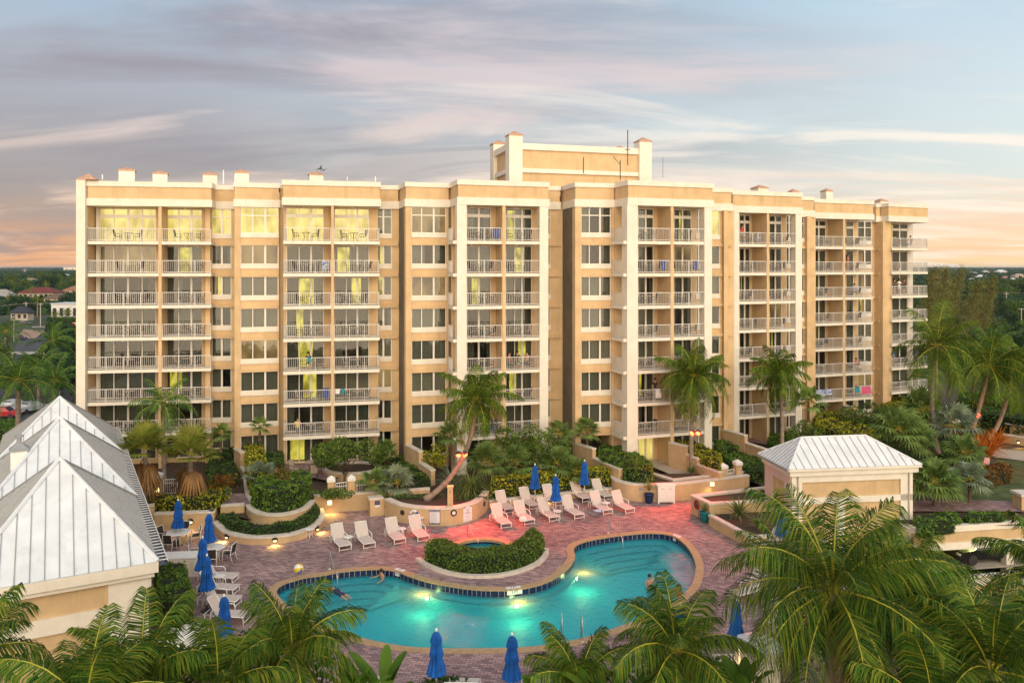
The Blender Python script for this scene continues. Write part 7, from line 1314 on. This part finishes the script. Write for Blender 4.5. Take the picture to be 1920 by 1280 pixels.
# ------------------------------------------------------------------ big coconut palms and banana plants in the foreground
def fg(lb, px, y, d, nf, Ln, seed, base=None, gz=-1.0, fruit=False, el=(-30, 82), r=(.2, .14), nl=84, droop=1.5, hang=.68, tx=0): top = T(px, d, y); palm('coconut_palm', lb, base or (top[0] - tx, d, gz), top, nf, Ln, Ln * .31, .037, nl, frond_m, r, droop=droop, hang=hang, seed=seed, fruit=fruit, el=el, dead=seed % 4)
fg('largest foreground coconut palm with coconuts and bare trunk, lower right', 1562, 1110, 25, 30, 4.5, 51, fruit=True, tx=.3, el=(-42, 86)); fg('foreground coconut palm behind the largest one, right', 1705, 1165, 28, 26, 4.0, 51, tx=-.4); fg('coconut palm entering at the right edge of the photo', 1990, 1085, 27, 20, 3.3, 52, el=(-40, 70)); fg('coconut palm crown at the bottom right corner', 1860, 1260, 23, 20, 3.6, 53); fg('coconut palm over the pool edge at bottom centre right', 1268, 1222, 26, 22, 3.1, 54, el=(-30, 84)); fg('small palm crown in front of the pool ladder', 1085, 1290, 27, 16, 2.6, 55, el=(0, 88)); fg('coconut palm crown at lower left over the pool', 548, 1222, 26, 22, 2.95, 56, el=(-25, 86)); fg('coconut palm crown before the pool house wall, lower left', 264, 1285, 23, 20, 2.95, 57, el=(-15, 86)); fg('palm crown at the bottom between the two left palms', 410, 1292, 24, 18, 2.9, 58); fg('palm fronds entering at the left bottom corner', -60, 1235, 22, 16, 2.9, 59); fg('dark palm crown at the bottom left under the wall', 160, 1330, 21, 16, 3.0, 60); fg('palm crown low in the right corner thicket', 1750, 1350, 22, 16, 3.2, 62); fg('smaller palm crown beside the garage parapet', 1715, 1050, 36, 16, 2.2, 63, nl=46); fg('palm crown between the box planter and big palm', 1470, 1055, 33, 16, 2.6, 64, nl=46)
def banana(lb, px, y, d, n, Ln, seed):
    rng = np.random.default_rng(seed); base = at(px, d, hgt(y, d)); o = thing('banana_plant', lb, 'plant', base, world=True); parts = []
    for i in range(n):
        az = i * 2.4 + rng.uniform(-.3, .3); e = R(rng.uniform(52, 84)); p = np.array(base); S = np.array([-math.sin(az), math.cos(az), 0]); rows = []; k = 9; ln = Ln * rng.uniform(.75, 1.1); nn = None
        for j in range(k + 1):
            t = j / k; wd = .025 if t < .3 else .23 * math.sin(math.pi * min(1, (t - .26) / .76)) ** .6; ee = e - .75 * t ** 2; d_ = np.array([math.cos(az) * math.cos(ee), math.sin(az) * math.cos(ee), math.sin(ee)]); up = np.cross(S, d_) * .25 * wd; rows += [p - S * wd - up, p, p + S * wd - up]; p = p + d_ * ln / k
        rows = np.array(rows); q = []
        for j in range(k): b = 3 * j; q += [[b, b + 1, b + 4, b + 3], [b + 1, b + 2, b + 5, b + 4]]
        parts.append((rows, np.array(q)))
    V, Q, M = cat(parts); npmesh('leaves', V, Q, banana_m, o); MB().tube([base + Vector((0, 0, -2.2)), base + Vector((0, 0, .3))], .1, 8).build('stem', banana_m, o, True)
for a in (('broad leaved banana plant at the bottom, left of the first front umbrella', 720, 1330, 27, 11, 2.1, 1), ('second banana plant at the bottom beside the palm crown', 660, 1350, 26, 9, 2.0, 2), ('banana plant at the bottom right of the pool ladder', 1140, 1350, 26, 10, 2.2, 3), ('banana plant beside the angular white post', 1492, 1255, 29, 10, 2.0, 4), ('banana plant low left of the angular post', 1395, 1320, 27, 8, 1.8, 5), ('banana leaves at the bottom near the second front umbrella', 1010, 1370, 26, 8, 1.8, 6)): banana(*a)
c = at(1570, 31, 0)
for lb, px, y, d, rx, h, sd_ in (('dark shrub thicket under the big right palms', 1640, 1260, 31, 3.4, 2.6, 1), ('dark shrub thicket in the lower right corner', 1840, 1240, 30, 3.2, 2.8, 2), ('dark shrubs under the bottom centre right palm', 1290, 1300, 30, 2.4, 1.6, 3), ('dark shrubs under the lower left palms', 470, 1270, 29, 2.6, 1.8, 4), ('dark shrubs at the bottom left below the pool house wall', 260, 1330, 25, 2.6, 2.0, 5), ('low green shrubs at bottom centre', 800, 1330, 30, 2.6, .8, 6), ('dark shrubs between the two right thickets', 1740, 1190, 35, 2.6, 2.6, 7)): bush('shrub', lb, (at(px, d, 0).x, d, hgt(y, d) - .4), rx, 1.6, h, hedge_d, 1600, .13, 90 + sd_, 'shrub')
mb = MB(); poly_mesh(mb, [[(-22, 16), (19, 16), (19, 30.6), (6, 31.0), (-22, 31.5)]], .006); struct('planting_bed', mb, soil)
# a little evening haze over the far town
mb = MB(); mb.box((-9500, -70, -5), (9500, 15000, 34)); hz = tag(mb.build('haze', []), kind='stuff')
m = bpy.data.materials.new('haze'); m.use_nodes = True; t = m.node_tree; t.nodes.clear(); o = N(t, 'ShaderNodeOutputMaterial'); v = N(t, 'ShaderNodeVolumePrincipled', inp={'Density': .000045, 'Color': (.62, .74, .86, 1)}); L(t, v.outputs[0], o.inputs['Volume']); hz.data.materials.append(m)
